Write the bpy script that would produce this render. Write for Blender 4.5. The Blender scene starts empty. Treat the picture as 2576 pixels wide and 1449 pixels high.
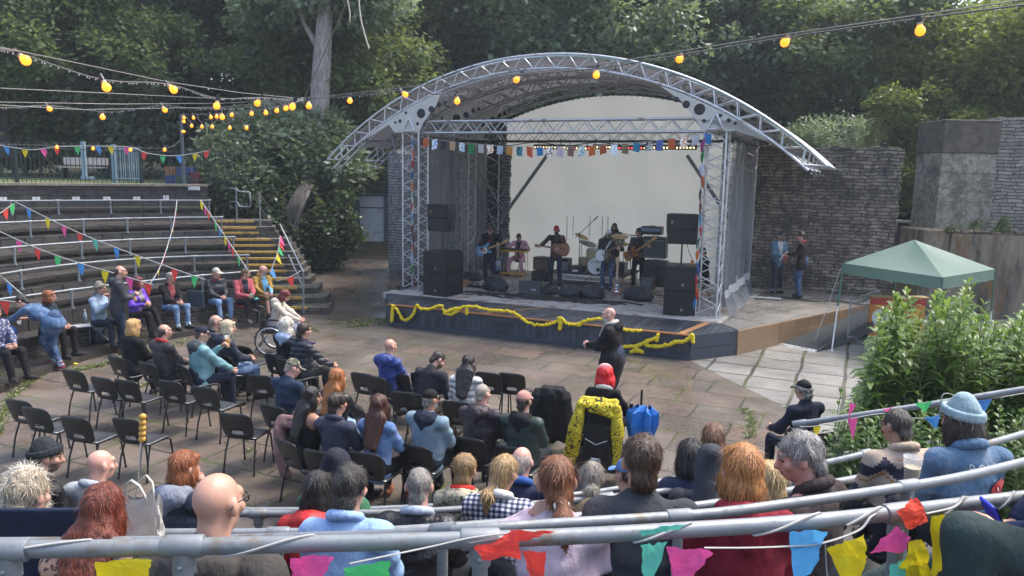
import bpy, math, random, time
import numpy as np
from mathutils import Vector, Matrix
_T0 = time.time()
rnd = random.Random(7)
scene = bpy.context.scene
COL = scene.collection
# -- camera, sky, sun, exposure
CAM_H, PITCH, ROLL, FOC = 3.694, math.radians(8.476), math.radians(1.102), 1931.8   # focal length in 2576-px units
cam_data = bpy.data.cameras.new('camera'); cam = bpy.data.objects.new('camera', cam_data); COL.objects.link(cam)
cam_data.sensor_width = 36.0
cam_data.lens = FOC / 2576 * 36.0
cam_data.clip_start = 0.05; cam_data.clip_end = 600
RC = Matrix.Rotation(math.pi/2 - PITCH, 3, 'X') @ Matrix.Rotation(ROLL, 3, 'Z')
cam.matrix_world = Matrix.Translation((0, 0, CAM_H)) @ RC.to_4x4()
scene.camera = cam
SUN_AZ, SUN_EL = math.radians(62), math.radians(60)      # azimuth measured from +Y (ahead), towards +X
world = bpy.data.worlds.new('World'); scene.world = world; world.use_nodes = True
_nt = world.node_tree
_sky = _nt.nodes.new('ShaderNodeTexSky'); _sky.sky_type = 'NISHITA'; _sky.sun_disc = False
_sky.sun_elevation = SUN_EL; _sky.sun_rotation = SUN_AZ
_sky.air_density = 1.0; _sky.dust_density = 4.0; _sky.ozone_density = 1.0
_bg = _nt.nodes['Background']; _bg.inputs['Strength'].default_value = 0.15
_nt.links.new(_sky.outputs[0], _bg.inputs['Color'])
sun_d = bpy.data.lights.new('sun', 'SUN'); sun = bpy.data.objects.new('sun', sun_d); COL.objects.link(sun)
sun_d.energy = 1.4; sun_d.angle = math.radians(16); sun_d.color = (1.0, 0.97, 0.92)
_dir = Vector((math.sin(SUN_AZ)*math.cos(SUN_EL), math.cos(SUN_AZ)*math.cos(SUN_EL), math.sin(SUN_EL)))
sun.rotation_euler = (-_dir).to_track_quat('-Z', 'Y').to_euler(); sun.location = (0, 0, 40)
scene.view_settings.view_transform = 'Standard'; scene.view_settings.look = 'None'
scene.view_settings.exposure = 1.5; scene.view_settings.gamma = 1.0
# -- survey helpers: where a line of sight meets a real plane
def ray(x, y):
 return RC @ Vector(((x-1288)/FOC, (724.5-y)/FOC, -1))
def D(x, y, z=0.0):                       # point on the horizontal plane z
 d = ray(x, y); t = (z-CAM_H)/d.z
 return Vector((d.x*t, d.y*t, z))
def T(x, y, t):                           # point at depth t metres
 return Vector((0, 0, CAM_H)) + ray(x, y)*t
def A(x, y, Y):                           # point on the vertical plane y = Y
 d = ray(x, y); t = Y/d.y
 return Vector((d.x*t, Y, CAM_H+d.z*t))
# stage axes: a runs along the stage front, b towards the back
S0 = Vector((-2.625, 20.639)); SU = Vector((.91186, -.41051)); SV = Vector((.41051, .91186)); SYAW = math.atan2(SU.y, SU.x)
def S(a, b, z=0.0):
 p = S0 + SU*a + SV*b
 return Vector((p.x, p.y, z))
def SP(x, y, z=0.54):                     # pixel on plane z -> (a, b)
 p = D(x, y, z).xy - S0
 return p.dot(SU), p.dot(SV)
def SB(x, y, b):                          # pixel on the vertical plane b -> (a, z)
 d = ray(x, y); n = Vector((SV.x, SV.y, 0)); o = S0 + SV*b
 t = o.dot(SV)/d.dot(n); p = d*t
 return (p.xy-S0).dot(SU), p.z+CAM_H
# -- scene bookkeeping
def thing(name, label, cat, loc=(0, 0, 0), rotz=0.0, group=None):
 o = bpy.data.objects.new(name, None); COL.objects.link(o)
 o.empty_display_size = .1
 o.location = loc; o.rotation_euler = (0, 0, rotz)
 o['label'] = label; o['category'] = cat
 if group: o['group'] = group
 return o
def tag(o, label, cat, group=None):
 o['label'] = label; o['category'] = cat
 if group: o['group'] = group
 return o
def struct(o, kind='structure'):
 o['kind'] = kind
 return o
def dup_tree(root, loc, rotz=None, label=None, group=None):
 def cp(o, par):
  c = o.copy(); COL.objects.link(c)
  if par: c.parent = par
  for ch in o.children: cp(ch, c)
  return c
 r = cp(root, None); r.location = loc
 if rotz is not None: r.rotation_euler = (0, 0, rotz)
 if label: r['label'] = label
 if group: r['group'] = group
 return r
def wm(o):
 m = Matrix.Translation(o.location) @ o.rotation_euler.to_matrix().to_4x4()
 return wm(o.parent) @ m if o.parent else m
class MB:
 """collects shapes into one mesh object"""
 def __init__(s): s.v = []; s.f = []; s.m = []; s.sm = []
 def add(s, vs, fs, mi=0, smooth=False):
  k = len(s.v); s.v.extend([tuple(p) for p in vs])
  for f in fs: s.f.append([i+k for i in f]); s.m.append(mi); s.sm.append(smooth)
 def box(s, c, d, R=None, mi=0, taper=1.0, rz=0.0):
  x, y, z = d[0]/2, d[1]/2, d[2]/2
  ps = [Vector((sx*x*(taper if sz > 0 else 1), sy*y*(taper if sz > 0 else 1), sz*z)) for sz in (-1, 1) for sy in (-1, 1) for sx in (-1, 1)]
  if rz: R = Matrix.Rotation(rz, 3, 'Z')
  if R is not None: ps = [R @ p for p in ps]
  c = Vector(c)
  s.add([p+c for p in ps], [(0, 2, 3, 1), (4, 5, 7, 6), (0, 1, 5, 4), (2, 6, 7, 3), (0, 4, 6, 2), (1, 3, 7, 5)], mi)
 def hexa(s, lo, hi, mi=0):            # lo, hi: matching rings of n points
  n = len(lo)
  s.add(list(lo)+list(hi), [tuple(range(n-1, -1, -1)), tuple(range(n, 2*n))]+[(i, (i+1) % n, n+(i+1) % n, n+i) for i in range(n)], mi)
 def prism(s, poly, z0, z1, mi=0):     # poly: list of xy, anticlockwise
  s.hexa([(p[0], p[1], z0) for p in poly], [(p[0], p[1], z1) for p in poly], mi)
 def tube(s, pts, r, n=8, mi=0, cap=True, closed=False, flat=1.0, smooth=True, up=None):
  pts = [Vector(p) for p in pts]; k = len(pts)
  rs = r if isinstance(r, (list, tuple)) else [r]*k
  vs = []; prev = None
  for i, p in enumerate(pts):
   if closed: t = pts[(i+1) % k]-pts[i-1]
   else: t = pts[min(i+1, k-1)]-pts[max(i-1, 0)]
   if t.length < 1e-9: t = Vector((0, 0, 1))
   t.normalize()
   if prev is None:
    a = Vector(up) if up is not None else (Vector((0, 0, 1)) if abs(t.z) < .9 else Vector((1, 0, 0)))
    nx = (a - t*a.dot(t)).normalized()
   else:
    nx = prev - t*prev.dot(t)
    nx = nx.normalized() if nx.length > 1e-6 else t.orthogonal().normalized()
   prev = nx; ny = t.cross(nx)
   for j in range(n):
    w = 2*math.pi*j/n
    vs.append(p + nx*(math.cos(w)*rs[i]*flat) + ny*(math.sin(w)*rs[i]))
  fs = []
  for i in range(k if closed else k-1):
   i2 = (i+1) % k
   for j in range(n):
    j2 = (j+1) % n
    fs.append((i*n+j, i*n+j2, i2*n+j2, i2*n+j))
  s.add(vs, fs, mi, smooth)
  if cap and not closed:
   s.add([vs[j] for j in range(n)], [tuple(range(n-1, -1, -1))], mi)
   s.add([vs[(k-1)*n+j] for j in range(n)], [tuple(range(n))], mi)
 def cyl(s, c, r, h, n=16, mi=0, r2=None, axis=None):
  c = Vector(c); a = Vector(axis).normalized() if axis is not None else Vector((0, 0, 1))
  s.tube([c, c+a*h], [r, r if r2 is None else r2], n, mi)
 def lathe(s, prof, c=(0, 0, 0), n=16, mi=0, R=None, smooth=True):
  vs = []; fs = []; c = Vector(c)
  for (r, z) in prof:
   for j in range(n):
    w = 2*math.pi*j/n; p = Vector((r*math.cos(w), r*math.sin(w), z))
    vs.append((R @ p if R is not None else p)+c)
  for i in range(len(prof)-1):
   for j in range(n):
    j2 = (j+1) % n
    fs.append((i*n+j, i*n+j2, (i+1)*n+j2, (i+1)*n+j))
  s.add(vs, fs, mi, smooth)
 def ball(s, c, r, n=10, mi=0, R=None):
  r = r if isinstance(r, (tuple, list)) else (r, r, r); c = Vector(c); k = max(4, n//2+1)
  vs = []
  for i in range(k+1):
   th = math.pi*i/k
   for j in range(n):
    w = 2*math.pi*j/n
    p = Vector((r[0]*math.sin(th)*math.cos(w), r[1]*math.sin(th)*math.sin(w), -r[2]*math.cos(th)))
    vs.append((R @ p if R is not None else p)+c)
  s.add(vs, [(i*n+j, i*n+(j+1) % n, (i+1)*n+(j+1) % n, (i+1)*n+j) for i in range(k) for j in range(n)], mi, True)
 def strip(s, L1, L2, mi=0, smooth=False):
  n = len(L1); s.add(list(L1)+list(L2), [(i, i+1, n+i+1, n+i) for i in range(n-1)], mi, smooth)
 def xf(s, R=None, c=(0, 0, 0)):
  c = Vector(c)
  s.v = [tuple((R @ Vector(p) if R is not None else Vector(p))+c) for p in s.v]
  return s
 def obj(s, name, mats, parent=None, world=False, bevel=0, label=None):
  me = bpy.data.meshes.new(name)
  vs = s.v
  if world and parent is not None:
   inv = wm(parent).inverted()
   vs = [tuple(inv @ Vector(p)) for p in vs]
  me.from_pydata(vs, [], s.f)
  if not isinstance(mats, (list, tuple)): mats = [mats]
  for m in mats: me.materials.append(m)
  me.polygons.foreach_set('material_index', s.m)
  me.polygons.foreach_set('use_smooth', s.sm)
  me.update()
  o = bpy.data.objects.new(name, me); COL.objects.link(o)
  if parent is not None: o.parent = parent
  if bevel:
   b = o.modifiers.new('bevel', 'BEVEL'); b.width = bevel; b.segments = 2; b.limit_method = 'ANGLE'
  if label: o['label'] = label
  return o
# -- materials
_mats = {}
class N:
 def __init__(s, name):
  s.m = bpy.data.materials.new(name); s.m.use_nodes = True; s.t = s.m.node_tree
  s.b = s.t.nodes['Principled BSDF']; s.out = s.t.nodes['Material Output']
  s._o = None
 def n(s, typ, **kw):
  d = s.t.nodes.new('ShaderNode'+typ)
  for k, v in kw.items():
   if k in d.inputs: s.set(d.inputs[k], v)
   else: setattr(d, k, v)
  return d
 def set(s, inp, v):
  if isinstance(v, bpy.types.NodeSocket): s.t.links.new(v, inp)
  elif isinstance(v, (tuple, list)):
   inp.default_value = (*v, 1) if inp.type == 'RGBA' and len(v) == 3 else tuple(v)
  else: inp.default_value = v
 def co(s, kind='Object'):
  if s._o is None: s._o = s.n('TexCoord')
  return s._o.outputs[kind]
 def mapv(s, vec, scale=(1, 1, 1), rot=(0, 0, 0), loc=(0, 0, 0)):
  m = s.n('Mapping'); s.set(m.inputs['Vector'], vec)
  m.inputs['Scale'].default_value = scale; m.inputs['Rotation'].default_value = rot; m.inputs['Location'].default_value = loc
  return m.outputs[0]
 def noise(s, vec, scale, detail=4, rough=.55, out='Fac'):
  d = s.n('TexNoise'); s.set(d.inputs['Vector'], vec); d.inputs['Scale'].default_value = scale
  d.inputs['Detail'].default_value = detail; d.inputs['Roughness'].default_value = rough
  return d.outputs[out]
 def ramp(s, fac, stops, interp='LINEAR'):
  d = s.n('ValToRGB'); s.set(d.inputs[0], fac); e = d.color_ramp.elements; d.color_ramp.interpolation = interp
  while len(e) < len(stops): e.new(.5)
  for i, (p, c) in enumerate(stops):
   e[i].position = p; e[i].color = (*c, 1) if isinstance(c, (tuple, list)) else (c, c, c, 1)
  return d.outputs[0]
 def mix(s, fac, a, b, mode='MIX'):
  d = s.n('Mix', data_type='RGBA', blend_type=mode)
  s.set(d.inputs[0], fac); s.set(d.inputs[6], a); s.set(d.inputs[7], b)
  return d.outputs[2]
 def math(s, op, a, b=0.0, clamp=False):
  d = s.n('Math', operation=op, use_clamp=clamp); s.set(d.inputs[0], a); s.set(d.inputs[1], b)
  return d.outputs[0]
 def bump(s, h, strength=.3, dist=.01, normal=None):
  d = s.n('Bump'); d.inputs['Strength'].default_value = strength; d.inputs['Distance'].default_value = dist
  s.set(d.inputs['Height'], h)
  if normal is not None: s.set(d.inputs['Normal'], normal)
  return d.outputs[0]
 def fin(s, col=None, rough=None, normal=None, **kw):
  if col is not None: s.set(s.b.inputs['Base Color'], col)
  if rough is not None: s.set(s.b.inputs['Roughness'], rough)
  if normal is not None: s.set(s.b.inputs['Normal'], normal)
  for k, v in kw.items(): s.set(s.b.inputs[k.replace('_', ' ')], v)
  return s.m
def hx(h):                                  # sRGB hex -> linear
 h = h.lstrip('#')
 return tuple((c/12.92 if c <= .04045 else ((c+.055)/1.055)**2.4) for c in (int(h[i:i+2], 16)/255 for i in (0, 2, 4)))
def sc(c, k): return tuple(min(1, x*k) for x in c)
def pm(name, col, rough=.6, metal=0.0, var=.18, scale=6.0, bump=.15, bscale=60.0, dist=.004, **kw):
 """painted / plastic / metal / cloth surface with uneven tone and fine grain"""
 if isinstance(col, str): col = hx(col)
 key = (name, col, rough, metal, var, scale, bump, bscale)
 if key in _mats: return _mats[key]
 n = N(name); o = n.co()
 f = n.noise(o, scale, 5, .6)
 c = n.mix(f, sc(col, 1-var), sc(col, 1+var))
 r = n.math('ADD', n.math('MULTIPLY', n.noise(o, scale*2.3, 3), .25), rough-.12)
 nm = n.bump(n.noise(o, bscale, 3), bump, dist) if bump else None
 _mats[key] = n.fin(c, r, nm, Metallic=metal, **kw)
 return _mats[key]
def cloth(col, rough=.85, kind='weave'):
 if isinstance(col, str): col = hx(col)
 key = ('cloth', col, rough, kind)
 if key in _mats: return _mats[key]
 n = N(kind+' cloth'); o = n.co()
 f = n.noise(o, 5.0, 6, .65)
 c = n.mix(n.ramp(f, [(.3, 0), (.7, 1)]), sc(col, .72), sc(col, 1.22))
 if kind == 'denim':
  c = n.mix(n.ramp(n.noise(o, 9, 5, .7), [(.45, 0), (.75, .55)]), c, sc(tuple(x*.6+.25 for x in col), 1.0))
 wr = n.noise(n.mapv(o, (7, 7, 4)), 2.2, 4, .6)
 b1 = n.bump(wr, .55 if rough > .5 else .9, .03)
 if kind == 'puffer':
  w = n.n('TexWave', wave_type='BANDS', bands_direction='Z'); n.set(w.inputs['Vector'], o)
  w.inputs['Scale'].default_value = 3.6; w.inputs['Distortion'].default_value = 1.6; w.inputs['Detail'].default_value = 1
  b1 = n.bump(n.math('POWER', w.outputs['Fac'], .4), .9, .03, b1)
  c = n.mix(n.ramp(w.outputs['Fac'], [(0, .75), (.12, 0)]), c, sc(col, .45))
 b2 = n.bump(n.noise(o, 260, 2), .25, .002, b1)
 _mats[key] = n.fin(c, rough, b2, **{'Specular IOR Level': .22 if rough > .6 else .4})
 return _mats[key]
# -- setting materials
def paving_mat(name, c1, c2, moss, bw, bh, rot, wet, mortar=(.045, .043, .036), tint=None, off=.37, ms=.021):
 n = N(name); o = n.co()
 w = n.n('TexNoise'); n.set(w.inputs['Vector'], o); w.inputs['Scale'].default_value = .9; w.inputs['Detail'].default_value = 3
 v = n.n('VectorMath', operation='MULTIPLY_ADD'); n.set(v.inputs[0], w.outputs['Color']); v.inputs[1].default_value = (.10, .10, 0); n.set(v.inputs[2], n.mapv(o, rot=(0, 0, rot)))
 bt = n.n('TexBrick'); n.set(bt.inputs['Vector'], v.outputs[0])
 bt.offset = off; bt.squash = 1.0; bt.inputs['Scale'].default_value = 1.0
 for k, val in (('Mortar Size', ms), ('Mortar Smooth', .2), ('Bias', 0.0), ('Brick Width', bw), ('Row Height', bh)): bt.inputs[k].default_value = val
 bt.inputs['Color1'].default_value = (0, 0, 0, 1); bt.inputs['Color2'].default_value = (1, 1, 1, 1); bt.inputs['Mortar'].default_value = (.5, .5, .5, 1)
 tone = n.ramp(bt.outputs['Color'], [(0, c1), (.4, sc(c1, 1.25)), (.55, c2), (.8, sc(c2, .8)), (1, tint or sc(c1, 1.5))])
 st = n.noise(o, 1.3, 7, .7)
 col = n.mix(n.ramp(st, [(.32, .75), (.58, 0)]), tone, sc(c1, .45))
 col = n.mix(n.ramp(n.noise(o, 14, 5, .7), [(.4, 0), (.8, .5)]), col, sc(c2, 1.35))
 grain = n.noise(o, 120, 2)
 col = n.mix(n.ramp(grain, [(.35, .4), (.5, 0)]), col, sc(c1, .5))
 mo = n.math('MULTIPLY', bt.outputs['Fac'], n.ramp(n.noise(o, .8, 4, .6), [(.42, 0), (.62, 1)]))
 col = n.mix(n.math('MULTIPLY', bt.outputs['Fac'], .95), col, mortar)
 col = n.mix(mo, col, moss)
 pud = n.ramp(n.noise(o, .55, 5, .6), [(.38, wet), (.66, .62)])
 h = n.math('SUBTRACT', n.math('MULTIPLY', n.noise(o, 9, 4), .35), bt.outputs['Fac'])
 nm = n.bump(h, .35, .012, n.bump(grain, .10, .003))
 return n.fin(col, pud, nm)
M_ARENA = paving_mat('wet sandstone paving', (.102, .088, .075), (.158, .126, .101), (.075, .095, .025), 1.05, .78, math.radians(24), .15, tint=(.185, .13, .105))
M_PALE = paving_mat('pale concrete slabs', (.175, .168, .155), (.225, .215, .20), (.08, .09, .04), .82, .82, math.radians(24.3), .26, mortar=(.03, .029, .027), off=0, ms=.034)
M_TERR = paving_mat('grey concrete slabs', (.17, .16, .145), (.24, .225, .20), (.08, .09, .04), .95, .95, math.radians(24.3), .22, mortar=(.07, .065, .06))
def stone_mat(name, cols, bw=.38, bh=.095, stain=.7, moss=0.0, mortar=(.012, .011, .011)):
 n = N(name); o = n.co()
 sep = n.n('SeparateXYZ'); n.set(sep.inputs[0], o)
 cmb = n.n('CombineXYZ'); n.set(cmb.inputs[0], n.math('ADD', sep.outputs[0], sep.outputs[1])); n.set(cmb.inputs[1], sep.outputs[2])
 ns = n.n('TexNoise'); n.set(ns.inputs['Vector'], o); ns.inputs['Scale'].default_value = 2.6; ns.inputs['Detail'].default_value = 4
 v = n.n('VectorMath', operation='MULTIPLY_ADD'); n.set(v.inputs[0], ns.outputs['Color']); v.inputs[1].default_value = (.34, .13, 0); n.set(v.inputs[2], cmb.outputs[0])
 bt = n.n('TexBrick'); n.set(bt.inputs['Vector'], v.outputs[0]); bt.offset = .43; bt.squash = .7; bt.squash_frequency = 3; bt.offset_frequency = 2
 for k, val in (('Scale', 1.0), ('Mortar Size', .011), ('Mortar Smooth', .35), ('Bias', 0.0), ('Brick Width', bw), ('Row Height', bh)): bt.inputs[k].default_value = val
 bt.inputs['Color1'].default_value = (0, 0, 0, 1); bt.inputs['Color2'].default_value = (1, 1, 1, 1); bt.inputs['Mortar'].default_value = (.5, .5, .5, 1)
 k = len(cols); tone = n.ramp(bt.outputs['Color'], [(i/(k-1), c) for i, c in enumerate(cols)])
 tone = n.mix(n.ramp(n.noise(o, 1.3, 7, .7), [(.40, stain), (.52, 0)]), tone, (.022, .02, .02))
 tone = n.mix(n.ramp(n.noise(o, 4.5, 5, .7), [(.42, stain), (.5, 0)]), tone, sc(cols[0], .4))
 tone = n.mix(n.ramp(n.noise(o, 16, 5, .7), [(.45, 0), (.8, .55)]), tone, sc(cols[-1], 1.3))
 if moss: tone = n.mix(n.ramp(n.noise(o, 2.2, 6, .7), [(.5, 0), (.66, moss)]), tone, (.06, .085, .02))
 tone = n.mix(bt.outputs['Fac'], tone, mortar)
 h = n.math('SUBTRACT', n.math('ADD', n.math('MULTIPLY', n.noise(o, 22, 5, .7), .5), n.math('MULTIPLY', bt.outputs['Color'], .5)), n.math('MULTIPLY', bt.outputs['Fac'], 1.6))
 return n.fin(tone, .8, n.bump(h, .9, .03))
M_WALL = stone_mat('dry stone walling', [(.12, .094, .072), (.23, .188, .145), (.15, .125, .105), (.31, .262, .205), (.085, .07, .06), (.27, .212, .155)], stain=.9)
M_WALLB = stone_mat('paler stone walling', [(.22, .2, .17), (.30, .27, .23), (.19, .175, .155), (.34, .31, .26)], bw=.42, bh=.10, stain=.35, moss=.15)
M_RUB = stone_mat('rubble riser', [(.06, .053, .046), (.12, .10, .082), (.085, .076, .068), (.15, .13, .105)], bw=.30, bh=.075, stain=.6, moss=.3)
def slab_mat(name, c, moss=.25, rough=.5):
 n = N(name); o = n.co()
 f = n.noise(o, 3.5, 7, .7)
 col = n.mix(n.ramp(f, [(.3, 0), (.72, 1)]), sc(c, .5), sc(c, 1.5))
 col = n.mix(n.ramp(n.noise(o, 1.2, 5, .7), [(.5, 0), (.68, moss)]), col, (.05, .062, .018))
 col = n.mix(n.ramp(n.noise(o, 7, 4, .6), [(.62, 0), (.72, .5)]), col, sc(c, 2.6))
 return n.fin(col, n.ramp(n.noise(o, 2.0, 4), [(.35, rough-.2), (.7, rough+.25)]), n.bump(n.noise(o, 34, 6, .7), .55, .012))
M_SLAB = slab_mat('dark wet stone slab', (.028, .026, .0245))
M_SEAT = slab_mat('worn seat slab', (.038, .032, .027), .3, .4)
M_CONC = None
def conc_mat(name, c, streak=(.05, .035, .022), amt=.8, st=(2.2, 2.2, .55)):
 n = N(name); o = n.co()
 col = n.mix(n.noise(o, 2.0, 6, .65), sc(c, .65), sc(c, 1.25))
 sv = n.mapv(o, st)
 col = n.mix(n.ramp(n.noise(sv, 1.5, 6, .65), [(.44, 0), (.66, amt)]), col, streak)
 col = n.mix(n.ramp(n.noise(o, 5, 6, .7), [(.5, 0), (.72, .5)]), col, sc(c, .5))
 col = n.mix(n.ramp(n.noise(n.mapv(o, (2, 2, .5), loc=(3, 1, 7)), 1.7, 5, .6), [(.52, 0), (.64, .8)]), col, (.17, .085, .03))
 return n.fin(col, .8, n.bump(n.noise(o, 25, 6, .7), .6, .02))
M_CONC = conc_mat('stained concrete', (.40, .375, .325), (.12, .10, .08), .6)
M_CONCD = conc_mat('brown streaked concrete', (.25, .205, .15), (.022, .017, .012), .95, (1.6, 1.6, .35))
M_GALV = None
def galv(name='galvanised steel', c=(.23, .25, .265), rough=.55, metal=.5):
 if name in _mats: return _mats[name]
 n = N(name); o = n.co()
 col = n.mix(n.noise(o, 12, 5, .65), sc(c, .72), sc(c, 1.18))
 col = n.mix(n.ramp(n.noise(o, 3.1, 5, .7), [(.56, 0), (.64, .7)]), col, (.17, .12, .065))
 col = n.mix(n.ramp(n.noise(o, 45, 3, .6), [(.60, 0), (.72, .45)]), col, sc(c, .45))
 r = n.ramp(n.noise(o, 20, 4), [(.3, rough-.1), (.7, rough+.18)])
 _mats[name] = n.fin(col, r, n.bump(n.noise(o, 90, 3), .12, .002), Metallic=metal)
 return _mats[name]
M_GALV = galv()
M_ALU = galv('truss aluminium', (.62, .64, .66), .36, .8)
M_ALUD = galv('darker truss', (.40, .41, .42), .5, .7)  # darker, rougher copy of the truss metal, used behind the front frame
# -- ground
mb = MB()
for (x0, y0, x1, y1) in ((-160, -40, 160, 220),):
 mb.add([(x0, y0, 0), (x1, y0, 0), (x1, y1, 0), (x0, y1, 0)], [(0, 1, 2, 3)])
struct(mb.obj('ground', M_ARENA))
def sheet(name, pts, z, mat):
 m = MB(); m.add([(p[0], p[1], z) for p in pts], [tuple(range(len(pts)))]); return struct(m.obj(name, mat))
sheet('forecourt', [D(1730, 905), D(1985, 1031), D(2075, 1180), (5.2, 6.4), (14, 6.0), (17, 20), (14, 27), S(11.75, 6.2), S(8.72, -1.4), S(8.0, -2.4)], .004, M_PALE)
m = MB(); pr = [(28.5, .0), (33, .9), (40, 2.6), (60, 5.5), (120, 9)]
for (ya, za), (yb, zb) in zip(pr, pr[1:]):
 m.add([(-70, ya, za), (90, ya-8 if ya < 30 else ya, za), (90, yb, zb), (-70, yb, zb)], [(0, 1, 2, 3)])
struct(m.obj('wooded_bank', pm('leaf litter', (.030, .030, .016), .95, 0, .5, .7, .5, 8, .05)))
m = MB(); m.box((0, 40, 14.5), (150, 130, 31)); hz = m.obj('haze', None or bpy.data.materials.new('haze air')); struct(hz, 'stuff'); tag(hz, 'thin pale damp haze softening the far trees', 'haze')
_hm = hz.data.materials[0]; _hm.use_nodes = True; _ht = _hm.node_tree; _ht.nodes.remove(_ht.nodes['Principled BSDF']); _pv = _ht.nodes.new('ShaderNodeVolumePrincipled')
_pv.inputs['Color'].default_value = (.78, .86, .95, 1); _pv.inputs['Density'].default_value = .0011; _pv.inputs['Anisotropy'].default_value = .2; _ht.links.new(_pv.outputs[0], _ht.nodes['Material Output'].inputs['Volume'])
mb = MB()
pl = [D(760, 800), D(985, 812), S(-.9, 0.2, 0), S(-1.0, 5.4, .2), (-3.3, 29.5, .3), (-9.0, 29.5, .3), (-8.0, 23.0, .12)]
pl = [Vector((p[0], p[1], (p[2] if len(p) > 2 else 0)+.006)) for p in pl]
mb.add(pl, [(0, 1, 2, 6), (2, 3, 4, 5), (2, 5, 6)])
struct(mb.obj('path', paving_mat('dark wet path', (.072, .058, .05), (.10, .076, .062), (.05, .065, .02), 1.3, .8, math.radians(60), .2)))
# -- left terraces
def fitcurve(px, z, ext0=2.5, ext1=0.0, n=44, deg=2):
 P = [D(x, y, z).xy for x, y in px]
 t = [0.0]
 for a, b in zip(P, P[1:]): t.append(t[-1]+(b-a).length)
 dg = min(deg, len(P)-1)
 cx = np.polyfit(t, [p.x for p in P], dg); cy = np.polyfit(t, [p.y for p in P], dg)
 tt = np.linspace(-ext0, t[-1]+ext1, n)
 out = []
 for q in tt:
  qc = min(max(q, 0), t[-1]); p = Vector((np.polyval(cx, qc), np.polyval(cy, qc)))
  if q != qc:
   d = Vector((np.polyval(np.polyder(cx), qc), np.polyval(np.polyder(cy), qc))).normalized(); p += d*(q-qc)
  out.append(p)
 return out
LZ = [.8, 1.18, 1.56, 1.94, 2.32]
LPX = [[(190, 776.5), (340, 755), (517, 734), (640, 722)], [(60, 730), (200, 708), (339.5, 693.4), (480, 686), (607, 682)],
       [(52.4, 666.5), (204, 652.5), (337, 643), (471, 638), (573.7, 634.8)], [(75.5, 598.5), (210, 590), (322, 587.4), (424, 584), (545, 581.6)],
       [(27, 542.5), (139, 539.5), (272, 538.8), (403, 537), (515.7, 536.7)]]
LPOST = [[(190, 776.5), (517, 734)], LPX[1], LPX[2], LPX[3], LPX[4]]
LC = [fitcurve(p, z, 3.0 if i else 4.2, .12) for i, (p, z) in enumerate(zip(LPX, LZ))]
BENCH = fitcurve([(187, 824), (287, 812), (400, 788), (474, 774), (660, 752)], .5, 3.6, .3)
CURB = fitcurve([(20, 958), (62, 945), (175, 912), (287, 872), (430, 837), (664, 808)], .12, 2.5, .6)
ARC = Vector((-2.5, 13.0))
def offs(c, d):
 out = []
 for i, p in enumerate(c):
  t = (c[min(i+1, len(c)-1)]-c[max(i-1, 0)]).normalized(); nn = Vector((-t.y, t.x))
  if nn.dot(p-ARC) < 0: nn = -nn
  out.append(p+nn*d)
 return out
def lerpc(a, b, k): return [p.lerp(q, k) for p, q in zip(a, b)]
def v3(c, z): return [Vector((p.x, p.y, z)) for p in c]
ter = thing('seating_terrace', 'dark curved stone amphitheatre terraces with slab seats on the left', 'terrace', (-9, 16, 0))
def slab_row(m, c, z0, z1, wid=.44, th=.09, jit=.012):
 L = [0.0]
 for a, b in zip(c, c[1:]): L.append(L[-1]+(b-a).length)
 def at(s):
  for i in range(len(c)-1):
   if L[i+1] >= s: return c[i].lerp(c[i+1], (s-L[i])/max(1e-6, L[i+1]-L[i]))
  return c[-1]
 s = 0.0
 while s < L[-1]-.1:
  w = wid*rnd.uniform(.8, 1.25); e = min(s+w, L[-1])
  a, b = at(s+.008), at(e-.008); t = (b-a).normalized(); nn = Vector((-t.y, t.x))
  if nn.dot(a-ARC) < 0: nn = -nn
  j = rnd.uniform(-jit, jit); tz = rnd.uniform(-.02, .012)
  lo = [a+nn*j, b+nn*j, b+nn*th, a+nn*th]; hi = [a+nn*(j+.02), b+nn*(j+.02), b+nn*th, a+nn*th]
  m.hexa([(p.x, p.y, z0) for p in lo], [(p.x, p.y, z1+tz) for p in hi])
  s = e
def tier(i, c0, z0, c1, z1, ledge=.30, seat=.17, nm='tier'):
 rise_c = lerpc(c0, c1, ledge); nose_c = lerpc(c0, c1, ledge-.08)
 m = MB(); m.strip(v3(offs(c0, .02), z0), v3(rise_c, z0)); a = m.obj('ledge', M_SLAB, ter, True)
 m = MB(); m.strip(v3(rise_c, z0-.05), v3(rise_c, z0+seat-.07)); m.obj('rubble_riser', M_RUB, ter, True)
 m = MB(); top = z0+seat; back = offs(c1, .03)
 m.strip(v3(nose_c, top-.075), v3(nose_c, top)); m.strip(v3(nose_c, top), v3(back, top)); m.strip(v3(rise_c, top-.075), v3(nose_c, top-.075))
 m.obj('seat_slab', M_SEAT, ter, True)
 m = MB(); slab_row(m, c1, top-.02, z1); m.obj('back_slabs', M_SLAB, ter, True)
C6 = offs(LC[4], .95)
m = MB(); m.strip(v3(CURB, -.05), v3(CURB, .12)); m.strip(v3(CURB, .12), v3(offs(BENCH, .06), .12)); m.obj('foot_step', M_SEAT, ter, True)
m = MB(); f = offs(BENCH, .06); m.strip(v3(f, .1), v3(f, .43)); m.obj('rubble_riser', M_RUB, ter, True)
m = MB(); m.strip(v3(BENCH, .42), v3(BENCH, .5)); m.strip(v3(BENCH, .5), v3(offs(LC[0], .1), .5)); m.strip(v3(f, .42), v3(BENCH, .42)); m.obj('seat_slab', M_SEAT, ter, True)
m = MB(); slab_row(m, LC[0], .48, LZ[0]); m.obj('back_slabs', M_SLAB, ter, True)
for i in range(4): tier(i, LC[i], LZ[i], LC[i+1], LZ[i+1])
tier(4, LC[4], LZ[4], C6, 2.84)
C7 = offs(C6, .10)
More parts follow.
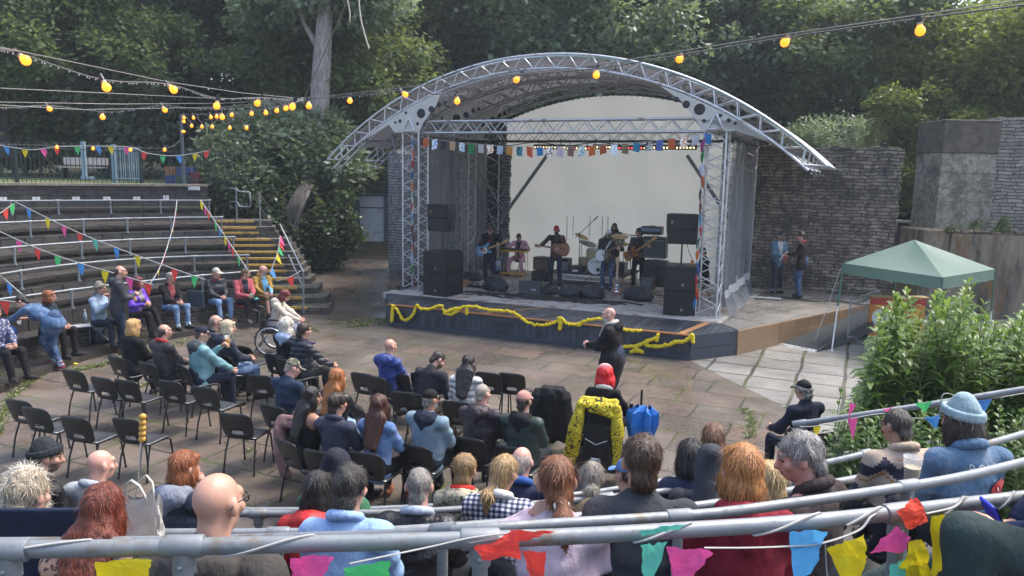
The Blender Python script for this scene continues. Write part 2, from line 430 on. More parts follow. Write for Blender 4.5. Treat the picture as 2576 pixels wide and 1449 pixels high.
m = MB(); m.strip(v3(C6, 2.84), v3(C7, 2.84)); m.strip(v3(C7, 2.80), v3(C7, 3.12)); m.obj('top_wall', stone_mat('black top wall', [(.035, .032, .03), (.06, .052, .045), (.045, .04, .038), (.075, .062, .05)], .5, .16, .8, .3), ter, True)
m = MB(); a = offs(C7, -.05); b = offs(C7, .55); m.strip(v3(a, 3.10), v3(a, 3.17)); m.strip(v3(a, 3.17), v3(b, 3.17)); m.obj('coping', slab_mat('pale coping', (.22, .185, .145), .15, .6), ter, True)
lawn = offs(C7, .5)
m = MB(); far = [Vector((p.x*1.0-45, p.y+60)) if i < 8 else Vector((p.x-20+i*.4, p.y+60)) for i, p in enumerate(lawn)]
m.strip(v3(lawn, 3.13), v3(far, 3.4)); struct(m.obj('park_lawn', pm('park grass', (.08, .11, .03), .9, 0, .4, .6, .3)))
plates = [(60, 491, '7'), (119, 490, '8'), (204, 489, '9'), (282, 490, '10'), (330, 491, '11'), (449, 491, '12'), (541, 490, '13'), (602, 491, '14')]
def text_mesh(txt, size, depth=.002):
 cu = bpy.data.curves.new('t', 'FONT'); cu.body = txt; cu.size = size; cu.extrude = depth; cu.align_x = 'CENTER'; cu.align_y = 'CENTER'
 o = bpy.data.objects.new('t', cu); COL.objects.link(o)
 dg = bpy.context.evaluated_depsgraph_get(); me = o.evaluated_get(dg).to_mesh()
 vs = [tuple(v.co) for v in me.vertices]; fs = [tuple(p.vertices) for p in me.polygons]
 o.evaluated_get(dg).to_mesh_clear(); COL.objects.unlink(o); bpy.data.objects.remove(o); bpy.data.curves.remove(cu)
 return vs, fs
M_WHITE = pm('white paint', (.62, .62, .6), .5); M_BLACK = pm('black plastic', (.012, .012, .013), .38, 0, .3, 9, .1)
M_INK = pm('black ink', (.015, .015, .016), .6, bump=0)
pls = [C6[int(4+i*(len(C6)-6)/9)] for i in range(9)]
for i, p in enumerate(pls):
 k = min(range(len(C6)), key=lambda j: (C6[j]-p).length); t = (C6[min(k+1, 43)]-C6[k-1]).normalized(); yaw = math.atan2(t.y, t.x)
 last = i == 8
 m = MB(); m.box((0, 0, 0), (.16 if last else .19, .012, .16 if last else .085))
 o = m.obj('seat_plate', M_WHITE, ter); nn = Vector((-t.y, t.x)); nn = nn if nn.dot(p-ARC) > 0 else -nn
 loc = Vector((p.x, p.y, 2.74))-Vector((nn.x, nn.y, 0))*.022
 o.location = loc-ter.location; o.rotation_euler = (0, 0, yaw)
 vs, fs = text_mesh('F' if last else str(12-i), .14 if last else .08); m = MB(); m.add([(x, -.008-z, y) for x, y, z in vs], fs)
 m.obj('lettering', M_INK, o)
def clamp_mesh(m, p, tdir, r=.034, l=.10): 
 t = Vector(tdir).normalized(); p = Vector(p); m.tube([p-t*l/2, p-t*(l/2-.008), p+t*(l/2-.008), p+t*l/2], [r*.92, r, r, r*.92], 12)
def rail(label, pts, posts, h, group, r=.0242, cat='handrail', end_bend=None, n=10, flange=True, mat=None, joints=()):
 """pts: pipe centre line; posts: list of base points below the pipe"""
 mid = pts[len(pts)//2]
 root = thing('pipe_rail', label, cat, (mid[0], mid[1], mid[2]-h), 0, group)
 m = MB(); pp = list(pts)
 if end_bend: pp = pp+end_bend
 m.tube(pp, r, n); m.obj('pipe', mat or M_GALV, root, True)
 for b in posts:
  b = Vector(b); k = min(range(len(pts)), key=lambda i: (pts[i].xy-b.xy).length)
  top = Vector((b.x, b.y, pts[k].z)); tv = pts[min(k+1, len(pts)-1)]-pts[max(k-1, 0)]
  m = MB(); m.tube([b, top], r*.95, n); po = m.obj('post', mat or M_GALV, root, True)
  m = MB(); clamp_mesh(m, top, tv, r*1.32, r*4.6); m.tube([top-Vector((0, 0, r*3.2)), top-Vector((0, 0, r*.6))], r*1.3, 12)
  m.ball(top-Vector((0, r*1.25, r*2.1)), (r*.34, r*.3, r*.34), 8)
  m.obj('fitting', mat or M_GALV, po, True)
  if flange:
   m = MB(); m.cyl(b, r*2.1, .012, 12); m.cyl(b, r*1.35, .05, 12); g = m.obj('flange', mat or M_GALV, po, True)
 for jt in joints:
  k = min(range(len(pts)), key=lambda i: (pts[i]-Vector(jt)).length); tv = pts[min(k+1, len(pts)-1)]-pts[max(k-1, 0)]
  m = MB(); clamp_mesh(m, pts[k], tv, r*1.28, r*5); m.obj('coupling', mat or M_GALV, root, True)
 return root
words = ['lowest', 'second lowest', 'middle', 'second highest', 'topmost']
for i in range(5):
 z = LZ[i]+.385; c = v3(offs(LC[i], .05), z)
 posts = []
 for px in LPOST[i]:
  p = D(*px, LZ[i]); k = min(range(len(c)), key=lambda j: (c[j].xy-p.xy).length); posts.append(Vector((c[k].x, c[k].y, LZ[i])))
 if i: posts[-1] = Vector((c[-1].x, c[-1].y, LZ[i]))
 e = c[-1]; td = (c[-1]-c[-2]).normalized()
 c2 = c[:-1]+[e-td*.03]
 rail(f'{words[i]} of the galvanised pipe rails along the left stone terraces', c2, posts, .385, 'pipe rails on the left terraces', end_bend=[e+Vector((0, 0, -.015)), e+Vector((0, 0, -.06))])
# -- stone steps with yellow edges
ks = [(200, 620, 415), (215, 650, 487), (250, 680, 548), (345, 820, 625), (350, 865, 695), (400, 900, 770), (470, 940, 845), (510, 965, 920), (580, 1005, 990), (640, 1050, 1080), (710, 1125, 1185), (785, 1210, 1300), (850, 1240, 1415)]
stp = thing('stone_steps', 'flight of dark stone steps with worn yellow painted edges', 'steps', (-6.5, 20.4, 0))
M_YEL = None
def worn_yellow():
 n = N('worn yellow paint'); o = n.co()
 f = n.ramp(n.noise(o, 9, 6, .7), [(.36, 0), (.5, 1)])
 return n.fin(n.mix(f, (.10, .085, .06), (.55, .33, .06)), .65, n.bump(n.noise(o, 40, 4), .3, .006))
M_YEL = worn_yellow()
ST = []
for k, (a, b, y) in enumerate(ks):
 z = 2.06-.155*k; f = lambda x: D((800+.345*x)*.629, (740+.345*y)*.629, z)
 l, r_ = f(a), f(b); ST.append((l, r_, z))
for k in range(1, 13):
 pass
for k, (l, r_, z) in enumerate(ST):
 u = (r_-l).normalized(); bk = Vector((-u.y, u.x, 0)); l2 = l-u*.15; r2 = r_+u*.55
 m = MB()
 lo = [l2, r2, r2+bk*1.2, l2+bk*1.2]
 m.hexa([(p.x, p.y, z-.24) for p in lo], [(p.x, p.y, z-.002*k) for p in lo]); st_o = m.obj('step', M_RUB, stp, True)
 m = MB(); fr = -bk*.012
 e = [l+fr, r_+fr, r_+bk*.07, l+bk*.07]
 m.hexa([(p.x, p.y, z-.055) for p in e], [(p.x, p.y, z+.006) for p in e]); m.obj('painted_edge', M_YEL, st_o, True)
def vpost(px0, px1, z0):
 b = D(*px0, z0); return b, A(*px1, b.y)
hb, ht = vpost((763, 768), (763, 684), .30)
h1b, h1t = vpost((698, 585), (693, 540), 1.5)
h2b, h2t = vpost((655, 562), (652, 488), 2.0)
hr = thing('step_handrail', 'galvanised double handrail sloping down the right side of the stone steps', 'handrail', hb)
m = MB(); m.tube([h2t, h1t, ht, ht+Vector((0, 0, -.06))], .026, 10); m.obj('top_pipe', M_GALV, hr, True)
m = MB(); lo = Vector((0, 0, -.42)); m.tube([h2t+lo, h1t+lo, ht+lo], .024, 10); m.obj('lower_pipe', M_GALV, hr, True)
for b, t in ((hb, ht), (h1b, h1t), (h2b, h2t)):
 m = MB(); m.tube([b-Vector((0, 0, .2)), t], .026, 10); m.ball(t, .034, 8); m.obj('post', M_GALV, hr, True)
g0b, g0t = vpost((596, 555), (594, 476), 2.05); 
gr = thing('landing_rail', 'short looped galvanised rail beside the bushes at the top of the steps', 'handrail', g0b)
m = MB(); m.tube([g0b, g0t], .028, 10); m.obj('post', M_GALV, gr, True)
q = g0b.y
m = MB(); m.tube([A(575, 473, q+.8), g0t, A(601, 482, q), A(628, 484, q), A(630, 505, q), A(630, 520, q), A(603, 520, q), A(595, 507, q)], .026, 10); m.tube([A(577, 508, q+.8), A(595, 508, q)], .024, 10); m.obj('loop_pipe', M_GALV, gr, True)
# -- near terraces under the camera
NR = {'A': (2.65, [(-260, 1378), (53, 1382), (387, 1377), (862, 1366), (1021, 1362), (1414, 1350), (1725, 1333), (1948, 1319), (2165, 1300), (2372, 1275), (2558, 1254), (2800, 1222)]),
      'B': (2.27, [(-200, 1366), (404, 1361), (968, 1346), (1197, 1331), (1414, 1317), (1761, 1294.6), (1979, 1268), (2196, 1237), (2403, 1203), (2576, 1162), (2800, 1105)]),
      'C': (1.89, [(-200, 1344), (404, 1342), (900, 1338), (1197, 1321), (1495, 1296), (1774, 1270), (2119, 1211), (2242, 1183), (2420, 1135), (2700, 1055)]),
      'D': (1.5, [(-160, 1258), (17, 1270), (158, 1280), (404, 1288), (648, 1292), (1037, 1288), (1420, 1262), (1719, 1229), (2065, 1166), (2182, 1139)]),
      'E': (1.12, [(-160, 1236), (0, 1249), (158, 1262), (404, 1278), (700, 1284), (1037, 1277), (1445, 1245), (1703, 1204), (2065, 1151), (2182, 1134), (2576, 1083), (2750, 1060)])}
NPOST = {'A': [(20, 1384), (461, 1374), (1208, 1356), (2262, 1289)], 'B': [(300, 1363), (1114, 1336), (1708, 1298), (2284, 1222)], 'C': [(700, 1341), (1330, 1312), (2242, 1183)],
         'D': [(23, 1270), (650, 1292), (1037, 1288), (1523, 1250), (2178, 1140)], 'E': [(330, 1274), (880, 1282), (1640, 1216), (2190, 1133), (2480, 1097)]}
NLAB = {'A': 'nearest thick pipe rail across the foot of the photo hung with bunting', 'B': 'second nearest pipe rail close behind the bunting rail', 'C': 'third pipe rail from the front behind the bunting rail',
  'D': 'fourth pipe rail in front of the bald man and the blue shirt', 'E': 'furthest pipe rail of the near terraces beside the paving'}
ARC_KEEP = ARC; NB = {'A': .55, 'B': .55, 'C': .55, 'D': .38, 'E': .4}
ncur = {}
def smooth_pts(P, n=40):
 out = []
 for i in range(len(P)-1):
  a, b, c, d = P[max(i-1, 0)], P[i], P[i+1], P[min(i+2, len(P)-1)]
  for s in range(n//(len(P)-1)+1):
   t = s/(n//(len(P)-1)+1)
   out.append(.5*((2*b)+(c-a)*t+(2*a-5*b+4*c-d)*t*t+(3*b-a-3*c+d)*t**3))
 out.append(P[-1]); return out
for k, (z, px) in NR.items():
 zf = (lambda x: 2.20+.21*min(1, max(0, (x-600)/600))) if k == 'B' else (lambda x: z)
 P = smooth_pts([D(x, y, zf(x)) for x, y in px]); ncur[k] = P
 posts = [D(x, y, zf(x)) for x, y in NPOST[k]]
 rail(NLAB[k], P, [Vector((p.x, p.y, z-NB[k])) for p in posts], NB[k], 'pipe rails on the near terraces', n=16, r=.021 if k == 'B' else .0242)
nt = thing('near_terrace', 'dark stone steps of the near terraces under the front pipe rails', 'terrace', (0, 3, 0))
def resamp(P, n=36):
 L = [0.0]
 for a, b in zip(P, P[1:]): L.append(L[-1]+(b-a).length)
 out = []; j = 0
 for i in range(n):
  s = L[-1]*i/(n-1)
  while j < len(P)-2 and L[j+1] < s: j += 1
  out.append(P[j].lerp(P[j+1], (s-L[j])/max(1e-6, L[j+1]-L[j])).xy)
 return out
seq = ['E', 'D', 'C', 'B', 'A']; cs = [resamp([p for p in ncur[k] if p.x < 3.2]) for k in seq]; zs = [NR[k][0]-NB[k] for k in seq]
cs = [[p+Vector((0, .12)) for p in c] for c in cs]
front = [p+Vector((p.x*.12, .75)) for p in cs[0]]; cs = [front]+cs; zs = [.4]+zs
back = [Vector((p.x*1.2, p.y-3.5)) for p in cs[-1]]; cs.append(back); zs.append(zs[-1])
lev0 = 0.0
for i in range(len(cs)-1):
 m = MB(); m.strip(v3(cs[i], lev0-.02), v3(cs[i], zs[i])); m.strip(v3(cs[i], zs[i]), v3([p+Vector((0, -.02)) for p in cs[i+1]], zs[i]))
 m.obj('stone_step', M_SLAB if i % 2 else M_SEAT, nt, True); lev0 = zs[i]
tp = [T(2012, 1066, 6.3), T(2123, 1050, 6.15), T(2330, 1019, 6.0), T(2576, 979, 5.85), T(2760, 949, 5.7)]
rail('pipe rail ending in a post in front of the big green shrub', tp, [Vector((tp[0].x, tp[0].y, tp[0].z-.62)), Vector((tp[3].x+.3, tp[3].y, tp[3].z-.6))], .6, 'pipe rails on the near terraces', n=14)
# -- walls
def wall(name, label, p0, p1, z0, z1, th, mat, cap=None, cat='stone wall', ragged=.05, zr=None):
 p0, p1 = Vector(p0[:2]), Vector(p1[:2]); d = p1-p0; yaw = math.atan2(d.y, d.x); Ln = d.length
 root = thing(name, label, cat, (p0.x, p0.y, z0), yaw)
 m = MB(); n = max(4, int(Ln/.22)); h0, h1 = z1-z0, (zr if zr is not None else z1)-z0
 top = []
 for i in range(n+1):
  x = Ln*i/n; top.append((x, h0+(h1-h0)*i/n+rnd.uniform(-ragged, ragged*.6)))
 for i in range(n):
  x0, t0 = top[i]; x1, t1 = top[i+1]
  m.add([(x0, 0, 0), (x1, 0, 0), (x1, 0, t1), (x0, 0, t0)], [(0, 1, 2, 3)])
  m.add([(x0, 0, t0), (x1, 0, t1), (x1, th, t1), (x0, th, t0)], [(0, 1, 2, 3)])
  m.add([(x1, th, 0), (x0, th, 0), (x0, th, t0), (x1, th, t1)], [(0, 1, 2, 3)])
 m.add([(0, 0, 0), (0, 0, top[0][1]), (0, th, top[0][1]), (0, th, 0)], [(0, 1, 2, 3)])
 m.add([(Ln, 0, 0), (Ln, th, 0), (Ln, th, top[-1][1]), (Ln, 0, top[-1][1])], [(0, 1, 2, 3)])
 m.obj('masonry', mat, root)
 m = MB()
 x = 0.0
 while x < Ln-.2:
  w = rnd.uniform(.25, .6); k = min(n-1, int(x/Ln*n))
  m.box((min(x+w/2, Ln-w/2+.02), th/2, top[k][1]+.02), (w*.96, th*1.04, rnd.uniform(.07, .11)), rz=rnd.uniform(-.03, .03)); x += w
 m.obj('coping_stones', mat, root, bevel=.012)
 m = MB(); z = .02
 while z < min(h0, h1)-.1:
  hh = rnd.uniform(.08, .16); w = rnd.uniform(.2, .5)
  if rnd.random() < .7: m.box((Ln-w/2+rnd.uniform(.0, .06), th/2-.012, z+hh/2), (w, th, hh*.9))
  z += hh
 m.obj('quoins', mat, root, bevel=.012)
 return root
_, zt = SB(2000, 376, 5.35)
wall('stone_wall', 'dark mottled drystone wall behind the two men at the right of the stage', S(7.6, 5.35), S(11.75, 5.35), .0, zt, .6, M_WALL)
_, zt2 = SB(1000, 392, 5.2)
wall('stone_wall', 'bluish drystone wall beside the metal gate left of the stage', S(-4.3, 5.2), S(.35, 5.2), .0, zt2+.05, .5, stone_mat('bluish stone walling', [(.17, .175, .18), (.27, .27, .27), (.22, .22, .225), (.33, .33, .32)], .4, .1, .3))
m = MB(); a = S(-2.6, .8), S(-1.2, .8); 
side = wall('stone_wall', 'low stone kerb wall along the left edge of the stage platform', S(-1.05, 5.1), S(-.42, -.4), 0, .62, .22, M_RUB, ragged=.02)
pY = 22.0
def AX(x, y, Y=pY): return A(x, y, Y)
pier = thing('concrete_pier', 'tall weathered concrete pier with stained cap at the right edge', 'pier', (AX(2350, 600).x, pY, 0))
m = MB()
x0, x1, x2 = AX(2352, 560).x, AX(2492, 560).x, AX(2492, 560).x+.02
ztop = AX(2400, 306).z
m.box(((x0+x1)/2, pY+.7, ztop/2-.35), (x1-x0, 1.4, ztop-.7), taper=.97); m.obj('shaft', stone_mat('weathered pier blocks', [(.24, .215, .175), (.30, .27, .22), (.26, .235, .195), (.33, .295, .24)], 1.25, .8, .8, .2, (.12, .105, .09)), pier, True)
m = MB(); m.box(((x0+x1)/2, pY+.7, ztop-.40), (x1-x0+.02, 1.46, .92)); m.obj('cap', stone_mat('dark pier cap', [(.075, .062, .05), (.11, .09, .072), (.09, .075, .062)], 1.4, .9, .6, .2, (.06, .05, .045)), pier, True, bevel=.03)
wall('stone_wall', 'pale grey drystone wall standing to the right of the concrete pier', (x1-.02, pY+.12), (x1+9, pY-1.2), 1.2, AX(2500, 302).z, .7, M_WALLB, zr=AX(2576, 295).z)
rw = thing('retaining_wall', 'brown streaked concrete retaining wall behind the green gazebo', 'wall', (AX(2420, 640, 21).x, 21.0, 0))
m = MB(); zl = AX(2400, 588, 21).z; xl = AX(2395, 588, 21).x; xr = xl+12
m.hexa([(xl, 21, 0), (xr, 18.5, 0), (xr, 20.5, 0), (xl, 22.6, 0)], [(xl, 21, zl), (xr, 18.5, zl-.05), (xr, 20.5, zl-.05), (xl, 22.6, zl)]); m.obj('wall_face', M_CONCD, rw, True)
xa = AX(2316, 590, 21.2).x; za = AX(2330, 578, 21.2).z
m = MB(); m.hexa([(xa, 21.2, 0), (xl+.4, 21.05, 0), (xl+.4, 22.5, 0), (xa, 22.5, 0)], [(xa+.1, 21.2, za), (xl+.4, 21.05, za), (xl+.4, 22.5, za), (xa+.1, 22.5, za)]); m.obj('end_block', M_CONCD, rw, True, bevel=.03)
m = MB()
for i in range(14):
 x = xl+.15+i*.32; y = 21.0-(x-xl)/12*2.5+.25
 m.box((x, y, zl+.04+rnd.random()*.05), (rnd.uniform(.25, .55), .35, rnd.uniform(.06, .14)), rz=rnd.uniform(-.2, .2))
m.obj('ledge_stones', M_WALL, rw, True, bevel=.015)
cab = thing('site_cabin', 'dark green site cabin with a white framed window between the walls', 'cabin', (AX(2290, 500, 29).x, 29, 0))
m = MB(); m.box((AX(2300, 500, 29).x, 30.2, 2.2), (4.4, 2.4, 4.4)); m.obj('body', pm('dark green cabin paint', (.012, .06, .045), .45), cab, True, bevel=.03)
wx0, wx1, wz0, wz1 = AX(2243, 560, 28.95).x, AX(2312, 560, 28.95).x, AX(2270, 566, 28.95).z, AX(2270, 537, 28.95).z
m = MB()
for (cx, cz, w, h) in (((wx0+wx1)/2, wz1, wx1-wx0, .09), ((wx0+wx1)/2, wz0, wx1-wx0+.1, .09), (wx0, (wz0+wz1)/2, .09, wz1-wz0), (wx1, (wz0+wz1)/2, .09, wz1-wz0)): m.box((cx, 28.95, cz), (w, .1, h))
fo = m.obj('window_frame', pm('cabin frame', (.45, .5, .55), .5), cab, True)
m = MB(); m.box(((wx0+wx1)/2, 28.98, (wz0+wz1)/2), (wx1-wx0, .02, wz1-wz0)); m.obj('pane', pm('dark glass', (.02, .02, .025), .08, bump=0), fo, True)
gen = thing('generator', 'dark green louvred generator box below the cabin window', 'generator', (AX(2270, 640, 25).x, 25, 0))
gx0, gx1, gz = AX(2231, 560, 25).x, AX(2292, 560, 25).x, AX(2260, 560, 25).z
m = MB(); m.box(((gx0+gx1)/2, 25.6, gz/2), (gx1-gx0, 1.2, gz)); m.obj('casing', pm('generator paint', (.015, .028, .028), .5), gen, True, bevel=.02)
m = MB()
for i in range(int(gz/.07)-2): m.box(((gx0+gx1)/2, 24.985, .12+i*.07), (gx1-gx0-.14, .03, .03))
m.obj('louvres', pm('louvre paint', (.03, .04, .042), .45), gen, True)
m = MB(); m.box(((gx0+gx1)/2, 25.6, gz+.03), (gx1-gx0+.12, 1.3, .06)); m.obj('lid', pm('grey lid', (.22, .23, .24), .5), gen, True)
m = MB(); m.box((gx1+.03, 25.2, gz-.55), (.03, .2, .5)); m.obj('warning_label', pm('yellow label', (.5, .42, .03), .5), gen, True)
# -- gate beside the stage
gp = D(930, 634, .3)
gt = thing('metal_gate', 'pale galvanised sheet gate in a blue grey frame beside the bushes', 'gate', gp)
gy = gp.y
def ga(x, y): p = A(x, y, gy); return p.x, p.z
m = MB(); gx0, gz1 = ga(900, 489); gx1, gz0 = ga(972, 634)
Mfr = pm('blue grey steel frame', (.07, .10, .13), .5)
for x in (gx0, gx1): m.box((x, gy, (gz0+gz1)/2), (.16, .1, gz1-gz0))
m.box(((gx0+gx1)/2, gy, gz1), (gx1-gx0+.16, .1, .09)); m.box(((gx0+gx1)/2, gy, gz0+.12), (gx1-gx0, .08, .06)); m.obj('gate_frame', Mfr, gt, True)
m = MB(); zs_ = gz0+.16+(gz1-gz0)*.70
m.box(((gx0+gx1)/2, gy+.01, (gz0+.16+zs_)/2), (gx1-gx0-.18, .03, zs_-gz0-.18)); m.box(((gx0+gx1)/2, gy+.015, (zs_+gz1)/2), (gx1-gx0-.18, .03, gz1-zs_-.07))
m.obj('sheet_panel', galv('gate sheet', (.50, .56, .62), .5, .2), gt, True)
m = MB(); px0 = ga(872, 490)[0]; m.box(((px0+gx0)/2-.1, gy+.4, (gz0+gz1)/2+.02), (.95, .05, gz1-gz0-.05), rz=-1.0); m.obj('side_panel', pm('weathered grey panel', (.22, .24, .24), .7), gt, True)
# -- hooped park fence, pole, park things
FC = offs(C7, .62)
fz = 3.17
def fence_run(root, P, mat, h=1.12, hoop=True, gap=.21):
 L = [0.0]
 for a, b in zip(P, P[1:]): L.append(L[-1]+(b-a).length)
 def at(s):
  for i in range(len(P)-1):
   if L[i+1] >= s: return P[i].lerp(P[i+1], (s-L[i])/max(1e-6, L[i+1]-L[i]))
  return P[-1]
 m = MB()
 for z in (.1, h-.13): m.tube([(p.x, p.y, fz+z) for p in P], .014, 5)
 m.obj('cross_rail', mat, root, True)
 m = MB(); s = .1
 while s < L[-1]-gap:
  a, b = at(s), at(s+gap*.62); c = (a+b)/2; r = (b-a)/2
  pts = [(a.x, a.y, fz)]+[(c.x-r.x*math.cos(w), c.y-r.y*math.cos(w), fz+h-.06+.10*math.sin(w)) for w in np.linspace(0, math.pi, 7)]+[(b.x, b.y, fz)]
  m.tube(pts, .011, 5); s += gap*1.1
 m.obj('hooped_bars', mat, root, True)
 return at, L[-1]
Mfen = pm('dark green fence paint', (.014, .028, .026), .5)
kend = 0
for j, p in enumerate(FC):
 sx = 1288+FOC*p.x/p.y
 if sx < 372: kend = j
f1 = thing('hooped_fence', 'dark green bow top park railing along the top of the left terraces', 'fence', (FC[8].x, FC[8].y, fz))
at, Lt = fence_run(f1, FC[:kend+1], Mfen)
for s in (Lt, Lt*.52, Lt*.1):
 p = at(s); m = MB(); m.box((p.x, p.y, fz+.52), (.085, .085, 1.12)); m.obj('post', Mfen, f1, True)
f2 = thing('hooped_fence', 'dark bow top railing continuing behind the bushes from the corner post', 'fence', (FC[-1].x, FC[-1].y, fz))
fence_run(f2, [FC[kend]+Vector((.1, .05)), FC[-1], FC[-1]+Vector((1.2, .6))], Mfen)
f3 = thing('park_gate', 'pale blue grey barred side gate at the corner of the park railing', 'gate', (FC[kend].x-.5, FC[kend].y+1.0, fz))
gA = Vector((FC[kend].x-.05, FC[kend].y+.1)); gB = gA+Vector((-1.5, 1.3)); Mg3 = pm('pale blue steel', (.22, .31, .38), .5)
m = MB()
for i in range(13): p = gA.lerp(gB, i/12); m.tube([(p.x, p.y, fz+.05), (p.x, p.y, fz+1.12)], .018, 5)
for z in (.12, 1.05): m.tube([(gA.x, gA.y, fz+z), (gB.x, gB.y, fz+z)], .022, 5)
m.obj('bars', Mg3, f3, True)
m = MB(); m.box((gB.x, gB.y, fz+.6), (.12, .12, 1.25)); m.obj('post', Mg3, f3, True)
bp = thing('blue_post', 'slim pale blue post standing behind the park railing', 'post', D(152, 452, 3.2))
q = bp.location; m = MB(); m.box((q.x, q.y+1.5, q.z+.65), (.13, .13, 1.35)); m.obj('upright', Mg3, bp, True); m = MB(); m.box((q.x+.1, q.y+1.5, q.z+.06), (.35, .3, .1)); m.obj('foot', Mg3, bp, True)
pb = Vector((FC[-1].x-.35, FC[-1].y-.55, 2.9))
k = min(range(len(FC)), key=lambda j: abs(1288+FOC*FC[j].x/FC[j].y*1.02-457)); pp = FC[k]-Vector((.0, .35))
ptop = A(455, 289, pp.y)
pole = thing('festoon_pole', 'slim dark grey pole holding up the festoon lights by the bushes', 'pole', (ptop.x, pp.y, 2.4))
m = MB(); m.tube([(ptop.x, pp.y, 2.4), (ptop.x, pp.y, ptop.z)], [.06, .045], 10); m.obj('shaft', pm('pole paint', (.06, .075, .09), .45), pole, True)
m = MB(); m.cyl((ptop.x, pp.y, ptop.z-.02), .06, .05, 10); m.tube([(ptop.x, pp.y, ptop.z-.1), (ptop.x+.1, pp.y-.02, ptop.z-.06)], .012, 6); m.obj('cap', M_BLACK, pole, True)
POLE_TOP = Vector((ptop.x, pp.y, ptop.z))
sg = thing('white_sign', 'small blank white sign on the dark wall beside the pole', 'sign', (0, 0, 0))
sp = A(488, 474, pp.y-.2); sg.location = sp
m = MB(); m.box((0, 0, 0), (.36, .03, .11)); m.obj('board', M_WHITE, sg, bevel=.005); m = MB(); m.box((0, .03, -.02), (.3, .04, .05)); m.obj('bracket', M_BLACK, sg)
for (px, w, c, lab) in ((150, 1.7, (.55, .45, .40), 'pale wooden park bench seen through the railing'),):
 p = D(px+60, 447, 3.25); p = Vector((p.x*1.05, p.y*1.05, 3.2)); b = thing('park_bench', lab, 'bench', p)
 m = MB(); m.box((0, 0, .42), (w, .4, .05)); m.obj('seat', pm('bench wood', c, .7), b); m = MB(); m.box((0, .25, .65), (w, .05, .28)); m.obj('backrest', pm('bench wood', c, .7), b)
 for s in (-1, 1): m = MB(); m.box((s*w*.42, .05, .21), (.07, .35, .42)); m.obj('leg', Mfen, b)
for i, (px, py, w, h, c1, c2) in enumerate(((435, 452, .34, .55, (.26, .12, .05), (.03, .06, .2)), (468, 452, .52, .55, (.04, .06, .2), (.04, .08, .07)), (492, 455, .35, .38, (.17, .03, .04), (.09, .02, .03)))):
 p = A(px, py, pp.y+1.2); b = thing('play_box', ['orange and blue painted box behind the pole', 'blue and green painted box right of the pole', 'dark red painted box at the edge of the bush'][i], 'box', (p.x, pp.y+1.2, 3.15))
 m = MB(); m.box((0, 0, h*.25), (w, .4, h*.5)); m.obj('lower_panel', pm('box paint', c2, .5), b, bevel=.01)
 m = MB(); m.box((0, 0, h*.75), (w*.96, .38, h*.5)); m.obj('upper_panel', pm('box paint', c1, .5), b, bevel=.01)
# -- foliage
def leaf_mat(name, c1, c2, trans=.35, rough=.45):
 n = N(name)
 info = n.n('ObjectInfo'); o = n.co()
 f = n.noise(o, .55, 3, .6); g = n.noise(o, 9, 2)
 c = n.mix(n.ramp(f, [(.35, 0), (.65, 1)]), c1, c2); c = n.mix(n.ramp(g, [(.3, 0), (.75, .6)]), c, sc(c2, 1.35))
 hs = n.n('HueSaturation'); n.set(hs.inputs['Color'], c); n.set(hs.inputs['Value'], n.math('ADD', n.math('MULTIPLY', info.outputs['Random'], .4), .8))
 n.fin(hs.outputs[0], rough)
 tr = n.n('BsdfTranslucent'); n.set(tr.inputs[0], n.mix(.5, hs.outputs[0], (.26, .33, .06)))
 mx = n.n('MixShader'); mx.inputs[0].default_value = trans
 n.set(mx.inputs[1], n.b.outputs[0]); n.set(mx.inputs[2], tr.outputs[0]); n.set(n.out.inputs['Surface'], mx.outputs[0])
 return n.m
M_BARK = None
def bark(name, c):
 n = N(name); o = n.co()
 f = n.noise(n.mapv(o, (6, 6, .9)), 3, 6, .7)
 return n.fin(n.mix(n.ramp(f, [(.35, 0), (.65, 1)]), sc(c, .45), sc(c, 1.3)), .85, n.bump(f, .9, .05))
M_BARK = bark('grey bark', (.17, .15, .135)); M_BARKD = bark('dark bark', (.055, .045, .038))
rs = np.random.RandomState(5)
def leaves(centers, size, n_each, spread, aspect=.55, droop=.3, flat=1.0, seed=1, fold=True):
 """leaf quads (bent along the midrib) scattered in clumps; returns verts, faces arrays"""
 r = np.random.RandomState(seed); C = np.repeat(np.asarray(centers, float), n_each, axis=0); n = len(C)
 d = r.normal(size=(n, 3)); d /= np.linalg.norm(d, axis=1)[:, None]
 P = C+d*(r.rand(n, 1)**.5)*np.asarray(spread)
 ax = r.normal(size=(n, 3)); ax[:, 2] = ax[:, 2]*.5-droop; ax += d*.6; ax /= np.linalg.norm(ax, axis=1)[:, None]
 up = r.normal(size=(n, 3))*.55+np.array([0, 0, 1.0]); sd = np.cross(ax, up); sd /= np.linalg.norm(sd, axis=1)[:, None]+1e-9
 s = size*(.6+.8*r.rand(n, 1)); nm = np.cross(sd, ax)
 v = np.empty((n, 4, 3)); v[:, 0] = P; v[:, 1] = P+ax*s*.5+sd*s*aspect*.5-nm*s*.08; v[:, 2] = P+ax*s; v[:, 3] = P+ax*s*.5-sd*s*aspect*.5-nm*s*.08
 return v.reshape(-1, 3), np.arange(n*4).reshape(n, 4)
def np_mesh(name, v, f, mat):
 me = bpy.data.meshes.new(name); me.vertices.add(len(v)); me.vertices.foreach_set('co', np.asarray(v, np.float32).ravel())
 k = f.shape[1]; me.loops.add(f.size); me.loops.foreach_set('vertex_index', f.ravel().astype(np.int32))
 me.polygons.add(len(f)); me.polygons.foreach_set('loop_start', (np.arange(len(f))*k).astype(np.int32)); me.polygons.foreach_set('loop_total', np.full(len(f), k, np.int32))
 me.materials.append(mat); me.update(calc_edges=True)
 return me
